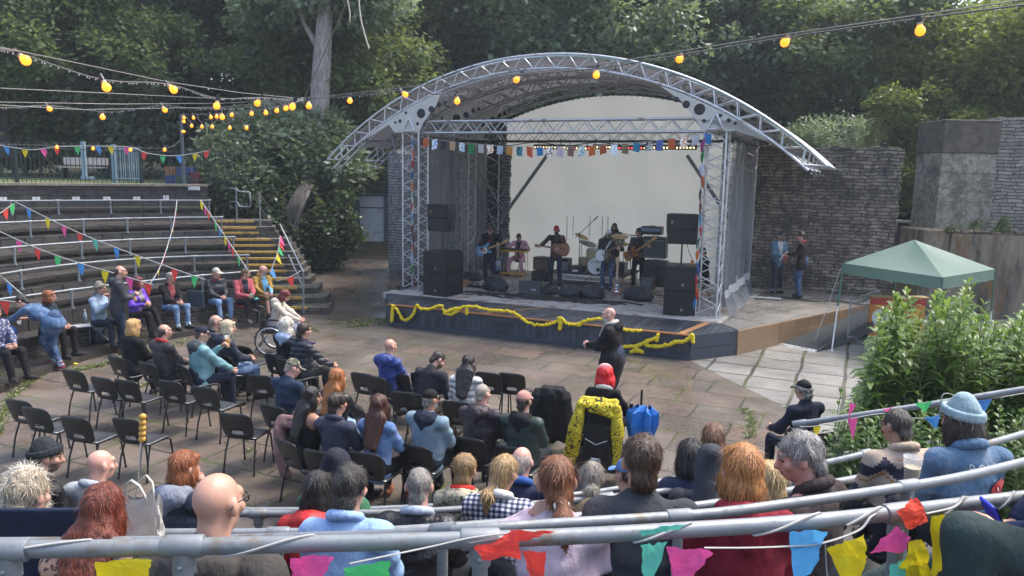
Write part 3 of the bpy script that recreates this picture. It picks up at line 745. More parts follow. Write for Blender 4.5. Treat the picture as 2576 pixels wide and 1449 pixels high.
def link(name, me, parent=None):
 o = bpy.data.objects.new(name, me); COL.objects.link(o)
 if parent: o.parent = parent
 return o
def crown_points(n, R, H, seed, lob=9):
 """clump centres: shells of several overlapping lobes, leaving gaps between the lobes"""
 r = np.random.RandomState(seed); out = []
 lobes = []
 for i in range(lob):
  a = r.rand()*6.28; h = r.rand(); rr = R*(.25+.55*r.rand())*(1-.55*abs(h-.4))
  lobes.append((np.array([rr*np.cos(a), rr*np.sin(a), H*(h*.8-.3)]), R*(.28+.25*r.rand())))
 lobes.append((np.array([0, 0, H*.1]), R*.5))
 for i in range(n):
  c, q = lobes[r.randint(len(lobes))]; d = r.normal(size=3); d /= np.linalg.norm(d)
  out.append(c+d*q*(.65+.4*r.rand())*np.array([1, 1, .8]))
 return np.array(out)
def limb_mesh(R, H, trunk_h, r0, seed, mat_nm, nl=7):
 r = random.Random(seed); m = MB()
 sway = [(r.uniform(-.3, .3)*i*.25, r.uniform(-.3, .3)*i*.25) for i in range(6)]
 tp = [(sway[i][0], sway[i][1], -trunk_h+(trunk_h+H*.3)*i/5) for i in range(6)]
 m.tube(tp, [r0*(1.25 if i == 0 else 1-.14*i) for i in range(6)], 10)
 for i in range(nl):
  a = r.uniform(0, 6.28); z = r.uniform(-.35, .15)*H; L = R*r.uniform(.5, .95)
  m.tube([(0, 0, z), (math.cos(a)*L*.35, math.sin(a)*L*.35, z+.12*H), (math.cos(a)*L, math.sin(a)*L, z+r.uniform(.15, .35)*H)], [r0*.4, r0*.26, r0*.07], 6)
 return m
def tree_kind(nm, R, H, trunk_h, r0, nclump, nper, size, spread, lm, bm, seed, label, aspect=.6, droop=.3):
 root = thing(nm, label, 'tree')
 c = crown_points(nclump, R, H, seed)
 v, f = leaves(c, size, nper, (spread, spread, spread*.7), aspect, droop, seed=seed)
 link('crown', np_mesh('crown', v, f, lm), root)
 limb_mesh(R, H, trunk_h, r0, seed, bm).obj('trunk', bm, root)
 return root
ML_DARK = leaf_mat('dark bluish leaves', (.11, .165, .12), (.20, .26, .16), .5)
ML_MID = leaf_mat('mid green leaves', (.10, .145, .065), (.155, .205, .08), .45)
ML_YEL = leaf_mat('yellow green leaves', (.09, .13, .025), (.17, .205, .035), .5)
ML_BUSH = leaf_mat('laurel leaves', (.15, .21, .135), (.27, .33, .21), .42, .35)
ML_IVY = leaf_mat('ivy leaves', (.035, .062, .034), (.07, .105, .052), .3, .35)
ML_SHRUB = leaf_mat('bright buddleia leaves', (.075, .165, .028), (.165, .285, .055), .48, .4)
tA = tree_kind('broad_tree', 6.5, 11, 5.5, .42, 620, 105, .27, 1.0, ML_DARK, M_BARKD, 11, 'x')
tB = tree_kind('broad_tree', 6.0, 12, 6.0, .40, 560, 105, .26, .95, ML_DARK, M_BARK, 23, 'x', .5, .5)
tC = tree_kind('leafy_tree', 5.0, 9, 4.0, .28, 460, 95, .23, .85, ML_MID, M_BARKD, 37, 'x')
tD = tree_kind('elder_tree', 3.6, 6, 2.4, .20, 360, 80, .17, .55, ML_YEL, M_BARKD, 51, 'x')
def plant(src, px, py_base, Y, zbase, sc_, rz, label, group='trees behind the stage'):
 x = (px-1288)/FOC*Y
 o = dup_tree(src, (x, Y, zbase), rz, label, group); o.scale = (sc_, sc_, sc_*rnd.uniform(.95, 1.08)); return o
TREES = [
 (tB, -60, 37, 9.0, 1.10, 'dark tall tree at the far left edge of the photo'), (tA, 215, 41, 9.5, 1.0, 'dark tree left of the bright gap of sky'),
 (tC, 30, 31, 7.4, .9, 'lighter leafy tree behind the left end of the park railing'), (tC, 270, 33, 7.0, .95, 'leafy tree low behind the middle of the park railing'),
 (tA, 470, 38, 10.5, 1.15, 'dense dark tree above the festoon pole'), (tB, 640, 36, 12.5, 1.0, 'drooping dark tree left of the pale bare trunk'),
 (tA, 905, 39, 9.0, 1.05, 'dark tree right behind the pale bare trunk'), (tC, 1010, 37, 13.5, 1.1, 'lighter tree between the bare trunk and the stage roof'),
 (tB, 1130, 42, 9.0, 1.15, 'dark tree behind the left half of the stage roof'), (tA, 1400, 40, 11.5, 1.2, 'broad dark tree above the top of the stage arch'),
 (tB, 1640, 38, 10.5, 1.1, 'dark tree behind the right half of the stage roof'), (tA, 1830, 37, 9.0, 1.05, 'large dark tree above the right tip of the stage roof'),
 (tB, 2010, 40, 7.2, .85, 'dark spreading tree behind the dark drystone wall'), (tC, 2130, 33, 6.5, 1.0, 'thin leafy tree with gaps above the dark drystone wall'),
 (tC, 2270, 36, 5.6, .95, 'pale leafy tree reaching the top right sky'), (tD, 2440, 30, 6.2, 1.25, 'yellow green elder tree above the concrete pier'),
 (tD, 2600, 29, 6.8, 1.3, 'bright yellow green elder tree at the right edge'), (tC, 2560, 38, 14.5, .8, 'high leafy branches in the top right corner'),
 (tD, 2290, 28, 3.9, .9, 'yellow green bush hanging down between the two stone walls'), (tC, 2660, 42, 6.0, 1.0, 'green tree far behind the elder trees on the right'),
 (tA, 760, 46, 8.0, 1.2, 'far dark tree filling the gap behind the bare trunk'), (tB, 330, 52, 5.5, .8, 'far dark tree low behind the park railing'),
 (tA, 1560, 50, 8.0, 1.25, 'far dark tree behind the middle of the stage roof'), (tA, 1250, 52, 8.0, 1.2, 'far dark tree directly behind the stage'),
 (tB, 30, 50, 8.0, 1.2, 'far dark tree behind the dark tree at the left edge'), (tC, 860, 33, 6.0, 1.0, 'leafy tree behind the gate and the laurel bush')]
for i, (src, px, Y, zb, s_, lab) in enumerate(TREES): plant(src, px, 0, Y, zb, s_, rnd.uniform(0, 6.28), lab)
def kill(o):
 for ch in list(o.children): kill(ch)
 bpy.data.objects.remove(o)
for o in (tA, tB, tC, tD): kill(o)
bt = thing('bare_trunk_tree', 'tall tree with a pale bare trunk above the festoon junction', 'tree', A(805, 420, 28.6))
m = MB(); m.tube([A(800, 470, 28.6), A(803, 320, 28.6), A(806, 215, 28.6), A(812, 120, 28.6), A(818, 20, 28.6), A(822, -80, 28.6)], [.38, .36, .35, .32, .27, .2], 12)
m.tube([A(806, 130, 28.6), A(765, 60, 28.6), A(740, -20, 28.3)], [.13, .08, .05], 8); m.obj('trunk', bark('pale pinkish bark', (.36, .30, .28)), bt, True)
cc = [tuple(A(815+rnd.choice((-1, 1))*rnd.uniform(10, 190), rnd.uniform(-120, 55), 28.6+rnd.uniform(-.5, 2))) for _ in range(140)]
v, f = leaves(cc, .26, 70, (.9, .9, .6), .55, .5, seed=77); v = v-np.array(bt.location)
link('crown', np_mesh('crown', v, f, ML_DARK), bt)
def bush(name, label, cat, blobs, n, nper, size, spread, lm, seed, aspect=.5, droop=.2):
 r = np.random.RandomState(seed); c = []
 for (p, rad) in blobs:
  k = int(n*rad[0]*rad[2]/sum(b[1][0]*b[1][2] for b in blobs))
  d = r.normal(size=(k, 3)); d /= np.linalg.norm(d, axis=1)[:, None]
  c.append(np.array(p)+d*(.72+.33*r.rand(k, 1))*np.array(rad))
 c = np.concatenate(c); b0 = blobs[0][0]
 root = thing(name, label, cat, (b0[0], b0[1], 0))
 v, f = leaves(c, size, nper, spread, aspect, droop, seed=seed)
 link('foliage', np_mesh('foliage', v-np.array((b0[0], b0[1], 0)), f, lm), root)
 m = MB()
 for (p, rad) in blobs: m.tube([(p[0], p[1], max(0, p[2]-rad[2]*1.3)), (p[0]+.1, p[1], p[2]), (p[0]-.05, p[1]+.1, p[2]+rad[2]*.5)], [.10, .06, .02], 6)
 m.obj('stems', M_BARKD, root, True)
 return root
def ap(x, y, Y): return tuple(A(x, y, Y))
bush('laurel_bush', 'big rounded laurel bush with grey green leaves between steps and stage', 'bush',
     [(ap(690, 400, 28), (2.2, 1.6, 1.7)), (ap(590, 420, 27), (1.3, 1.1, 1.3)), (ap(790, 370, 28.5), (1.6, 1.4, 1.4)), (ap(840, 420, 28), (1.2, 1.0, .9)), (ap(560, 480, 26.5), (.8, .8, .8)), (ap(640, 480, 26.5), (1.0, .8, .8))], 620, 46, .24, (.5, .5, .4), ML_BUSH, 31, .5)
bush('ivy_bank', 'dark ivy covered bank around the leaning trunk beside the steps', 'ivy',
     [(ap(790, 560, 27), (1.5, 1.2, 1.5)), (ap(720, 590, 26), (.9, .7, 1.1)), (ap(826, 570, 27.5), (.55, .7, 1.3)), (ap(760, 480, 28), (1.5, 1.0, 1.0)), (ap(690, 490, 26.5), (.7, .6, .7)), (ap(890, 400, 31), (1.6, 1.0, 1.0)), (ap(610, 520, 26), (.8, .6, .6))], 520, 46, .15, (.35, .35, .35), ML_IVY, 32, .8)
lt = thing('leaning_trunk', 'gnarled pale leaning trunk emerging from the ivy', 'tree trunk', ap(740, 545, 25.3))
m = MB(); m.tube([A(718, 600, 25.9), A(726, 560, 25.7), A(738, 528, 25.6), A(756, 494, 25.7), A(775, 465, 26.8), A(795, 440, 28)], [.40, .34, .27, .25, .22, .18], 14)
for k in range(7): q = (k-3)*6; m.tube([A(722+q, 580, 25.5), A(735+q*.8, 533, 25.38+abs(q)*.004), A(756+q*.8, 493, 25.46+abs(q)*.004), A(775+q*.6, 465, 26.6)], [.09, .08, .075, .04], 7); m.obj('trunk', M_BARK, lt, True)
bush('wall_plants', 'feathery plants growing on top of the dark drystone wall', 'plants', [(ap(2100, 345, 24.2), (1.3, .4, .5)), (ap(2020, 355, 24.4), (.8, .3, .35))], 90, 40, .14, (.3, .25, .3), ML_BUSH, 41, .25, -.6)
m = MB(); gt_ = Vector(ap(2190, 372, 24.0))
for i in range(60):
 a = rnd.uniform(-1, 1); L = rnd.uniform(.5, 1.1); x = rnd.uniform(-.25, .25)
 m.tube([gt_+Vector((x, rnd.uniform(-.1, .2), 0)), gt_+Vector((x+a*.15, 0, L*.6)), gt_+Vector((x+a*.42, rnd.uniform(-.2, .2), L))], [.012, .009, .003], 4)
tag(m.obj('tall_grass', leaf_mat('dry grass', (.10, .13, .04), (.16, .18, .06), .4)), 'tuft of tall pale grass on top of the dark drystone wall', 'grass')
m = MB()
for (x, y, Yy, n_, s_) in ((2520, 582, 20.4, 40, .45), (2450, 578, 20.7, 26, .3), (2390, 583, 20.9, 18, .22)):
 b0 = A(x, y, Yy)
 for i in range(n_):
  a = rnd.uniform(-1, 1); L = s_*rnd.uniform(.5, 1.2)
  m.tube([b0+Vector((rnd.uniform(-.25, .25), rnd.uniform(-.1, .1), 0)), b0+Vector((a*.12, 0, L*.7)), b0+Vector((a*.4, rnd.uniform(-.2, .1), L*.8))], [.014, .011, .003], 4)
tag(m.obj('ledge_grass', leaf_mat('ledge grass', (.06, .10, .03), (.10, .15, .04), .4)), 'green grass tufts growing on the ledge of the concrete retaining wall', 'grass')
def stem_shrub(name, label, stems, lm, lsize, seed, per=26, step=.075, weeds=False):
 r = random.Random(seed); V = []; F = []; m = MB(); k = 0
 b0 = stems[0][0]; root = thing(name, label, 'shrub', (b0[0], b0[1], 0))
 for (b, t) in stems:
  b, t = Vector(b), Vector(t); L = (t-b).length; bend = Vector((r.uniform(-.1, .1), r.uniform(-.1, .1), 0))*L
  pts = [b.lerp(t, q)+bend*(q*(1-q)*2) for q in (0, .25, .5, .75, 1)]
  m.tube(pts, [.011, .009, .007, .005, .003], 5)
  n = int(L/step)
  for i in range(n):
   q = (i+.6)/n
   if q < .12: continue
   p = b.lerp(t, q)+bend*(q*(1-q)*2); a0 = r.uniform(0, 6.28)
   for w in (0, math.pi):
    a = a0+w+r.uniform(-.3, .3); top = q > .9
    el = r.uniform(.1, .7) if not top else r.uniform(.6, 1.2)
    d = Vector((math.cos(a)*math.cos(el), math.sin(a)*math.cos(el), math.sin(el))); s = lsize*r.uniform(.65, 1.25)*(1.0 if q < .85 else .7)
    sd = d.cross(Vector((0, 0, 1))).normalized()*s*.155; nn = sd.cross(d).normalized()
    dr = Vector((0, 0, -1))
    c0 = p; c1 = p+d*s*.35; c2 = p+d*s*.72+dr*s*.13; c3 = p+d*s*.96+dr*s*.36
    f_ = nn*s*.035
    V += [c0, c1+sd+f_, c1, c1-sd+f_, c2+sd*.8+f_, c2, c2-sd*.8+f_, c3]
    F += [(k, k+2, k+1, k+1), (k, k+3, k+2, k+2), (k+1, k+2, k+5, k+4), (k+2, k+3, k+6, k+5), (k+4, k+5, k+7, k+7), (k+5, k+6, k+7, k+7)]; k += 8
 V = np.array([tuple(x) for x in V])-np.array((b0[0], b0[1], 0))
 me = bpy.data.meshes.new('leaves'); me.from_pydata(V.tolist(), [], [tuple(dict.fromkeys(f)) for f in F]); me.materials.append(lm); me.update()
 me.polygons.foreach_set('use_smooth', [True]*len(me.polygons))
 link('leaves', me, root); m.obj('stems', pm('shrub stems', (.10, .12, .05), .7), root, True)
 return root
stems = []
outline = [(2150, 960), (2190, 860), (2215, 770), (2250, 712), (2300, 735), (2350, 720), (2400, 745), (2440, 712), (2475, 735), (2500, 800), (2530, 820), (2576, 770), (2620, 770), (2680, 820)]
def top_at(px):
 for (xa, ya), (xb, yb) in zip(outline, outline[1:]):
  if xa <= px <= xb: return ya+(yb-ya)*(px-xa)/(xb-xa)
 return 900
for i in range(230):
 px = rnd.uniform(2185, 2680); Y = rnd.uniform(7.6, 9.6); py = top_at(px)+abs(rnd.gauss(0, 1))*95+rnd.uniform(-12, 20)
 t = A(px, min(py, 1100), Y); bx = t.x*.93+.25+rnd.uniform(-.2, .2)
 stems.append(((bx, Y+rnd.uniform(-.15, .15), .0), t))
stem_shrub('green_shrub', 'big bright green shrub with long pointed leaves in the right foreground', stems, ML_SHRUB, .23, 3, step=.06)
stems = []
for i in range(120):
 px = rnd.uniform(2085, 2640); Y = rnd.uniform(6.75, 7.6); py = rnd.uniform(1010, 1130)+abs(px-2400)*.06+(60 if px < 2150 else 0)*rnd.random()
 if rnd.random() < .07: px, py = rnd.uniform(2105, 2150), rnd.uniform(985, 1060)
 t = A(px, py, Y); stems.append(((t.x*.98+rnd.uniform(-.2, .2), Y+rnd.uniform(-.2, .2), .0), t))
stem_shrub('low_shrub', 'lower darker green leafy shrub below the bright shrub behind the handrails', stems, leaf_mat('low shrub leaves', (.045, .10, .025), (.085, .15, .04), .35), .15, 4, step=.055)
V = []; F = []; k = 0; r = random.Random(8)
def tuft(p, s, n_):
 global k
 for i in range(n_):
  a = r.uniform(0, 6.28); d = Vector((math.cos(a), math.sin(a), r.uniform(.3, 1.2))).normalized(); L = s*r.uniform(.5, 1.2); sd = Vector((-math.sin(a), math.cos(a), 0))*L*.28
  o_ = Vector((p[0]+r.gauss(0, s*.5), p[1]+r.gauss(0, s*.5), .004)); V.extend([o_, o_+d*L*.5+sd, o_+d*L, o_+d*L*.5-sd]); F.append((k, k+1, k+2, k+3)); k += 4
for i in range(150):
 q = i/149; p = D(1868+22*math.sin(q*2.6), 1028+75*q, 0); tuft((p.x+r.gauss(0, .05), p.y), .045, 5 if r.random() < .8 else 0)
for i in range(200):
 q = i/199; a, b = ((120, 930), (20, 1005)) if q < .5 else ((20, 1005), (-10, 1100)); q2 = (q*2) % 1
 p = D(a[0]+(b[0]-a[0])*q2+r.gauss(0, 4), a[1]+(b[1]-a[1])*q2+r.gauss(0, 3), 0); tuft(p, .05, 6)
for (x0, y0, x1, y1, n_) in ((830, 815, 985, 803, 90), (880, 822, 985, 812, 70), (730, 790, 800, 835, 30), (620, 1095, 640, 1180, 8), (400, 960, 330, 975, 20), (560, 880, 640, 935, 25), (290, 905, 480, 855, 70), (180, 935, 290, 910, 60)):
 for i in range(n_):
  q = r.random(); p = D(x0+(x1-x0)*q+r.gauss(0, 3), y0+(y1-y0)*q+r.gauss(0, 2), 0); tuft(p, .06, 7)
cth, sth = math.cos(-math.radians(24)), math.sin(-math.radians(24))
for i in range(520):
 if r.random() < .5: u_, w_ = round(r.uniform(-9, 7)/.98*2)*.49, r.uniform(5, 22)
 else: u_, w_ = r.uniform(-9, 7), round(r.uniform(5, 22)/.62)*.62
 x, y = u_*cth-w_*sth, u_*sth+w_*cth
 if -8 < x < 4 and 7.5 < y < 18 and (math.sin(x*1.3)+math.sin(y*.9+x*.4)) > .1: tuft((x, y), .028, 6)
me = bpy.data.meshes.new('weeds'); me.from_pydata([tuple(p) for p in V], [], F); me.materials.append(leaf_mat('weed leaves', (.06, .085, .02), (.11, .13, .035), .3)); me.update()
o = link('weeds', me); struct(o, 'stuff'); tag(o, 'green weeds growing in the joints of the paving', 'weeds')
# -- stage platform and timber deck
SZ = .54
def deck_mat(name, c, width=.14, rot=0.0, gap=(.008, .009, .010), wear=(.10, .085, .07)):
 n = N(name); o = n.co(); mp = n.mapv(o, rot=(0, 0, rot)); sp_ = n.n('SeparateXYZ'); n.set(sp_.inputs[0], mp)
 x = n.math('DIVIDE', sp_.outputs[0], width); fr = n.math('FRACT', x); fl = n.math('FLOOR', x)
 wn = n.n('TexWhiteNoise', noise_dimensions='1D'); n.set(wn.inputs['W'], fl)
 gl = n.ramp(n.math('ABSOLUTE', n.math('SUBTRACT', fr, .5)), [(.40, 0), (.475, 1)])
 grain = n.noise(n.mapv(o, (30, 2, 30), rot=(0, 0, rot)), 2, 5, .65)
 col = n.mix(wn.outputs['Value'], sc(c, .5), sc(c, 1.6)); col = n.mix(n.ramp(grain, [(.5, 0), (.75, .5)]), col, wear)
 col = n.mix(n.ramp(n.noise(o, 1.4, 5, .65), [(.5, 0), (.7, .45)]), col, sc(c, 2.2))
 col = n.mix(gl, col, gap)
 return n.fin(col, n.ramp(n.noise(o, 1.7, 4), [(.35, .28), (.7, .6)]), n.bump(n.math('SUBTRACT', n.math('MULTIPLY', grain, .3), gl), .5, .008))
C_DECK = (.033, .042, .055)
M_DECK = deck_mat('blue grey decking', C_DECK, .14, 0)
M_DECKF = deck_mat('blue grey cladding', (.030, .042, .060), .135, 0)
M_RAWW = deck_mat('bare orange timber', (.27, .135, .055), .6, 0, (.10, .05, .02), (.34, .22, .12))
M_TIMB = deck_mat('weathered brown timber', (.19, .115, .06), 40, 0, (.08, .05, .02), (.36, .27, .19))
M_STG = conc_mat('pale stage concrete', (.42, .40, .37), (.2, .18, .16), .35)
dk = thing('stage_platform', 'raised stage platform with dark blue timber deck front and pale concrete floor', 'stage', S(4, -1, 0), SYAW)
def L2(a, b, z): return (a, b, z)
def sobj(m, name, mat, par, **k):
 for i, p in enumerate(m.v):
  q = S(p[0], p[1], p[2]); m.v[i] = (q.x, q.y, q.z)
 return m.obj(name, mat, par, True, **k)
def sthing(name, label, cat, a, b, z, yaw=0.0, group=None):
 return thing(name, label, cat, S(a, b, z), SYAW+yaw, group)
FL, FR, RCn = (.70, -2.33), (7.92, -2.33), (8.68, -1.36)
BL, BR = (-.12, -.98), (8.2, -.75)
m = MB(); m.prism([(-.35, -.9), (8.3, -.80), (8.72, -1.30), (11.85, 5.3), (-1.0, 5.4)], .0, SZ-.012); sobj(m, 'terrace_slab', M_TERR, dk)
m = MB(); m.prism([(-.4, -1.0), (8.25, -.80), (8.55, 5.2), (-.9, 5.3)], .4, SZ); sobj(m, 'stage_floor', M_STG, dk)
m = MB(); zt, zf = SZ+.006, SZ-.02
m.add([(*FL, zf), (*FR, zf), (*RCn, zf), (8.3, -.82, zt), (-.25, -1.02, zt)], [(0, 1, 2, 3, 4)]); dtop = sobj(m, 'deck_boards', M_DECK, dk)
def face(m, a, b, z0, z1, th=.05):
 a, b = Vector(a), Vector(b); t = (b-a).normalized(); nn = Vector((t.y, -t.x))*th
 m.hexa([(a.x, a.y, z0), (b.x, b.y, z0), (b.x+nn.x, b.y+nn.y, z0), (a.x+nn.x, a.y+nn.y, z0)][::-1], [(a.x, a.y, z1), (b.x, b.y, z1), (b.x+nn.x, b.y+nn.y, z1), (a.x+nn.x, a.y+nn.y, z1)][::-1])
m = MB(); face(m, FL, FR, 0, zf-.003, .02); sobj(m, 'front_cladding', M_DECKF, dk)
m = MB(); face(m, (-.25, -1.02), FL, 0, zf-.003, .02); sobj(m, 'side_cladding', M_DECKF, dk)
m = MB(); face(m, FR, RCn, 0, .24, .02); face(m, FR, RCn, .25, zf-.003, .02); sobj(m, 'corner_cladding', pm('blue grey boards', (.03, .042, .06), .5, 0, .3, 3, .3), dk)
m = MB(); face(m, (FL[0]-.01, FL[1]-.022), (FR[0], FR[1]-.022), .0, .10, .03); face(m, (FL[0], FL[1]-.022), (FR[0], FR[1]-.022), zf-.14, zf-.03, .02); sobj(m, 'fascia_boards', pm('blue grey boards', (.03, .042, .06), .5, 0, .3, 3, .3), dk, bevel=.006)
m = MB(); m.box(((FL[0]+FR[0])/2, FL[1]-.03, zf+.006), (FR[0]-FL[0]+.06, .10, .022)); sobj(m, 'edge_strip', pm('orange edge strip', (.30, .115, .03), .5, 0, .3, 3), dk)
m = MB()
for (a0, a1, b0, b1) in ((2.55, 2.68, -2.30, -1.02), (3.1, 3.32, -2.30, -1.0), (7.62, 7.78, -2.30, -.9)):
 m.add([(a0, b0, zf+.006), (a1, b0, zf+.006), (a1+.9 if a0 < 5 else a1+.3, b1, zt+.003), (a0+.9 if a0 < 5 else a0+.3, b1, zt+.003)], [(0, 1, 2, 3)])
sobj(m, 'replaced_boards', M_RAWW, dk)
m = MB(); tA_, tB_ = Vector(RCn), Vector((11.85, 5.3)); 
for i, (k0, k1) in enumerate(((0, .22), (.222, .5), (.502, .78), (.782, 1.0))):
 a_, b_ = tA_.lerp(tB_, k0), tA_.lerp(tB_, k1)
 face(m, a_, b_, 0, .255, .05); face(m, a_, b_, .26, SZ-.02, .046)
sobj(m, 'timber_edge', M_TIMB, dk, bevel=.004)
m = MB(); nn = Vector(((tB_-tA_).y, -(tB_-tA_).x)).normalized()*.06
a_, b_ = tA_.lerp(tB_, .24), tA_.lerp(tB_, 1.0)
rp0 = SP(1935, 862, 0); 
rmp = thing('access_ramp', 'dark portable ramp with silver chequer lip below the timber edge', 'ramp', D(2010, 875, 0))
rl, rr = D(1936, 861, 0), D(2032, 884, 0); dv = (S(11.85, 5.3)-S(*RCn)); dv.z = 0; dv.normalize(); sv_ = Vector((dv.y, -dv.x, 0))
rr = rl+sv_*1.15
e0, e1 = rl+dv*4.6, rr+dv*4.6
m = MB(); m.hexa([rl, rr, Vector((e1.x, e1.y, .30)), Vector((e0.x, e0.y, .30))], [rl+Vector((0, 0, .03)), rr+Vector((0, 0, .03)), Vector((e1.x, e1.y, .48)), Vector((e0.x, e0.y, .48))])
m.obj('ramp_bed', pm('grip surface', (.014, .018, .023), .9, 0, .3, 5, .6, 160), rmp, True)
m = MB()
for p0, p1 in ((rl, e0), (rr, e1)):
 q0, q1 = p0+dv*.75, p1
 m.hexa([q0+Vector((0, 0, .0)), q0+sv_*.03, Vector((q1.x, q1.y, .3))+sv_*.03, Vector((q1.x, q1.y, .3))], [q0+Vector((0, 0, .22)), q0+sv_*.03+Vector((0, 0, .22)), Vector((q1.x, q1.y, .60))+sv_*.03, Vector((q1.x, q1.y, .60))])
 m.hexa([p0, p0+sv_*.03, q0+sv_*.03, q0], [p0+Vector((0, 0, .035)), p0+sv_*.03+Vector((0, 0, .035)), q0+sv_*.03+Vector((0, 0, .22)), q0+Vector((0, 0, .22))])
m.obj('side_plates', pm('dark ramp steel', (.03, .036, .042), .6, .3), rmp, True)
m = MB(); l0, l1 = rl-dv*.14, rr-dv*.14; m.hexa([l0, l1, rr, rl], [l0+Vector((0, 0, .008)), l1+Vector((0, 0, .008)), rr+Vector((0, 0, .038)), rl+Vector((0, 0, .038))]); 
for i in range(12):
 p = l0.lerp(l1, (i+.5)/12); m.box(p+dv*.06+Vector((0, 0, .03)), (.012, .12, .006), rz=.5+math.atan2(dv.y, dv.x))
m.obj('chequer_lip', galv('chequer plate', (.6, .62, .63), .35, .6), rmp, True)
# -- canopy: four arched trusses, six towers, membrane
cn = thing('stage_canopy', 'arched aluminium truss canopy with dark lined membrane roof over the stage', 'stage roof', S(3.75, 2.5, SZ), 0)
AC, AR, AZ = 3.74, 9.35, 6.51
def arch_pt(x, rad): # x from -1..1 along the arc, rad offset from the top chord
 th = x*math.asin(6.4/AR); return AC+(AR-rad)*math.sin(th), AZ-AR+(AR-rad)*math.cos(th)
ARB = [-.12, 1.6, 3.3, 5.0]
def s3(a, b, z): return S(a, b, z)
def lattice(m, P, Q, r, n=5):
 for i in range(len(P)-1): m.tube([P[i], Q[i]] if i % 2 == 0 else [P[i], Q[i]], r, n, cap=False); m.tube([Q[i], P[i+1]], r, n, cap=False)
for j, b in enumerate(ARB):
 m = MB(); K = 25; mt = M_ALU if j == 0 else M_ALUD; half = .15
 xs = [-1+2*i/(K-1) for i in range(K)]
 for rad, ext in ((0, 0.0), (.32, 0.0)):
  for db in (-half, half):
   ff = [-1.0-.015*(rad > 0)+(2.0+.0*(rad > 0))*i/60 for i in range(61)]
   m.tube([s3(arch_pt(x*(1 if rad == 0 else .985), rad)[0], b+db, arch_pt(x*(1 if rad == 0 else .985), rad)[1]) for x in ff], .030 if j == 0 else .026, 8)
 for db in (-half, half):
  P = [s3(arch_pt(x, 0)[0], b+db, arch_pt(x, 0)[1]) for x in xs]; Q = [s3(arch_pt((x+1/(K-1))*.985, .32)[0], b+db, arch_pt((x+1/(K-1))*.985, .32)[1]) for x in xs[:-1]]
  for i in range(K-1): m.tube([P[i], Q[i]], .017, 5, cap=False); m.tube([Q[i], P[i+1]], .017, 5, cap=False)
 for i in range(0, K, 2):
  m.tube([s3(arch_pt(xs[i], 0)[0], b-half, arch_pt(xs[i], 0)[1]), s3(arch_pt(xs[i], 0)[0], b+half, arch_pt(xs[i], 0)[1])], .015, 5)
  m.tube([s3(arch_pt(xs[i]*.985, .32)[0], b-half, arch_pt(xs[i]*.985, .32)[1]), s3(arch_pt(xs[i]*.985, .32)[0], b+half, arch_pt(xs[i]*.985, .32)[1])], .015, 5)
 m.obj('arch_truss', mt, cn, True)
m = MB()
for i in range(9):
 a, z = arch_pt(-.86+1.72*i/8, .06); m.tube([s3(a, ARB[0], z), s3(a, ARB[-1], z)], .022, 6)
for i in range(8):
 a0, z0 = arch_pt(-.86+1.72*i/8, .3); a1, z1 = arch_pt(-.86+1.72*(i+1)/8, .3)
 for j in range(3): m.tube([s3(a0, ARB[j+(i % 2)*0], z0), s3(a1, ARB[j+1], z1)] if i % 2 else [s3(a1, ARB[j], z1), s3(a0, ARB[j+1], z0)], .014, 5)
m.obj('purlins', M_ALUD, cn, True)
n = N('canopy membrane'); geo = n.n('NewGeometry'); o = n.co()
c = n.mix(geo.outputs['Backfacing'], (.05, .22, .185), (.25, .24, .245)); st_ = n.ramp(n.noise(o, 1.2, 6, .65), [(.35, .6), (.7, 1.15)])
M_MEMB = n.fin(n.mix(1.0, c, st_, 'MULTIPLY'), .6)
tr = n.n('BsdfTranslucent'); tr.inputs[0].default_value = (.16, .16, .17, 1); mx = n.n('MixShader'); mx.inputs[0].default_value = .25
n.set(mx.inputs[1], n.b.outputs[0]); n.set(mx.inputs[2], tr.outputs[0]); n.set(n.out.inputs['Surface'], mx.outputs[0])
m = MB(); nx = 64; ny = 24
ps = []
for jj in range(ny+1):
 b = ARB[0]-.1+(ARB[-1]+.35-ARB[0])*jj/ny
 for i in range(nx+1):
  x = -.90+1.80*i/nx; a, z = arch_pt(x, .045); sag = .05*abs(math.sin(math.pi*(b-ARB[0])/1.7)); ps.append(s3(a, b, z-sag))
m.add(ps, [(jj*(nx+1)+i, jj*(nx+1)+i+1, (jj+1)*(nx+1)+i+1, (jj+1)*(nx+1)+i) for jj in range(ny) for i in range(nx)], 0, True)
m.obj('membrane', M_MEMB, cn, True)
def tower(a, b, w, z1, mat, turn=0.0):
 m = MB(); h = w/2; cr = [(-h, -h), (h, -h), (h, h), (-h, h)]
 for (x, y) in cr: m.tube([s3(a+x, b+y, SZ), s3(a+x, b+y, z1)], .027, 8)
 k = int((z1-SZ)/.42)
 for f in range(4):
  (x0, y0), (x1, y1) = cr[f], cr[(f+1) % 4]
  for i in range(k):
   za, zb = SZ+.06+(z1-SZ-.06)*i/k, SZ+.06+(z1-SZ-.06)*(i+1)/k
   m.tube([s3(a+x0, b+y0, za), s3(a+x1, b+y1, (za+zb)/2)], .014, 5, cap=False); m.tube([s3(a+x1, b+y1, (za+zb)/2), s3(a+x0, b+y0, zb)], .014, 5, cap=False)
 o = m.obj('tower', mat, cn, True)
 m = MB(); c = s3(a, b, SZ+.006); m.box(c, (w+.22, w+.22, .016), rz=SYAW); m.obj('base_plate', mat, o, True)
 return o
for (a, b, mt) in ((0.0, 0, M_ALU), (-.05, 2.9, M_ALUD), (-.05, 5.0, M_ALUD), (7.82, 0, M_ALU), (7.85, 2.5, M_ALUD), (7.85, 4.75, M_ALUD)): tower(a, b, .48, 4.72, mt)
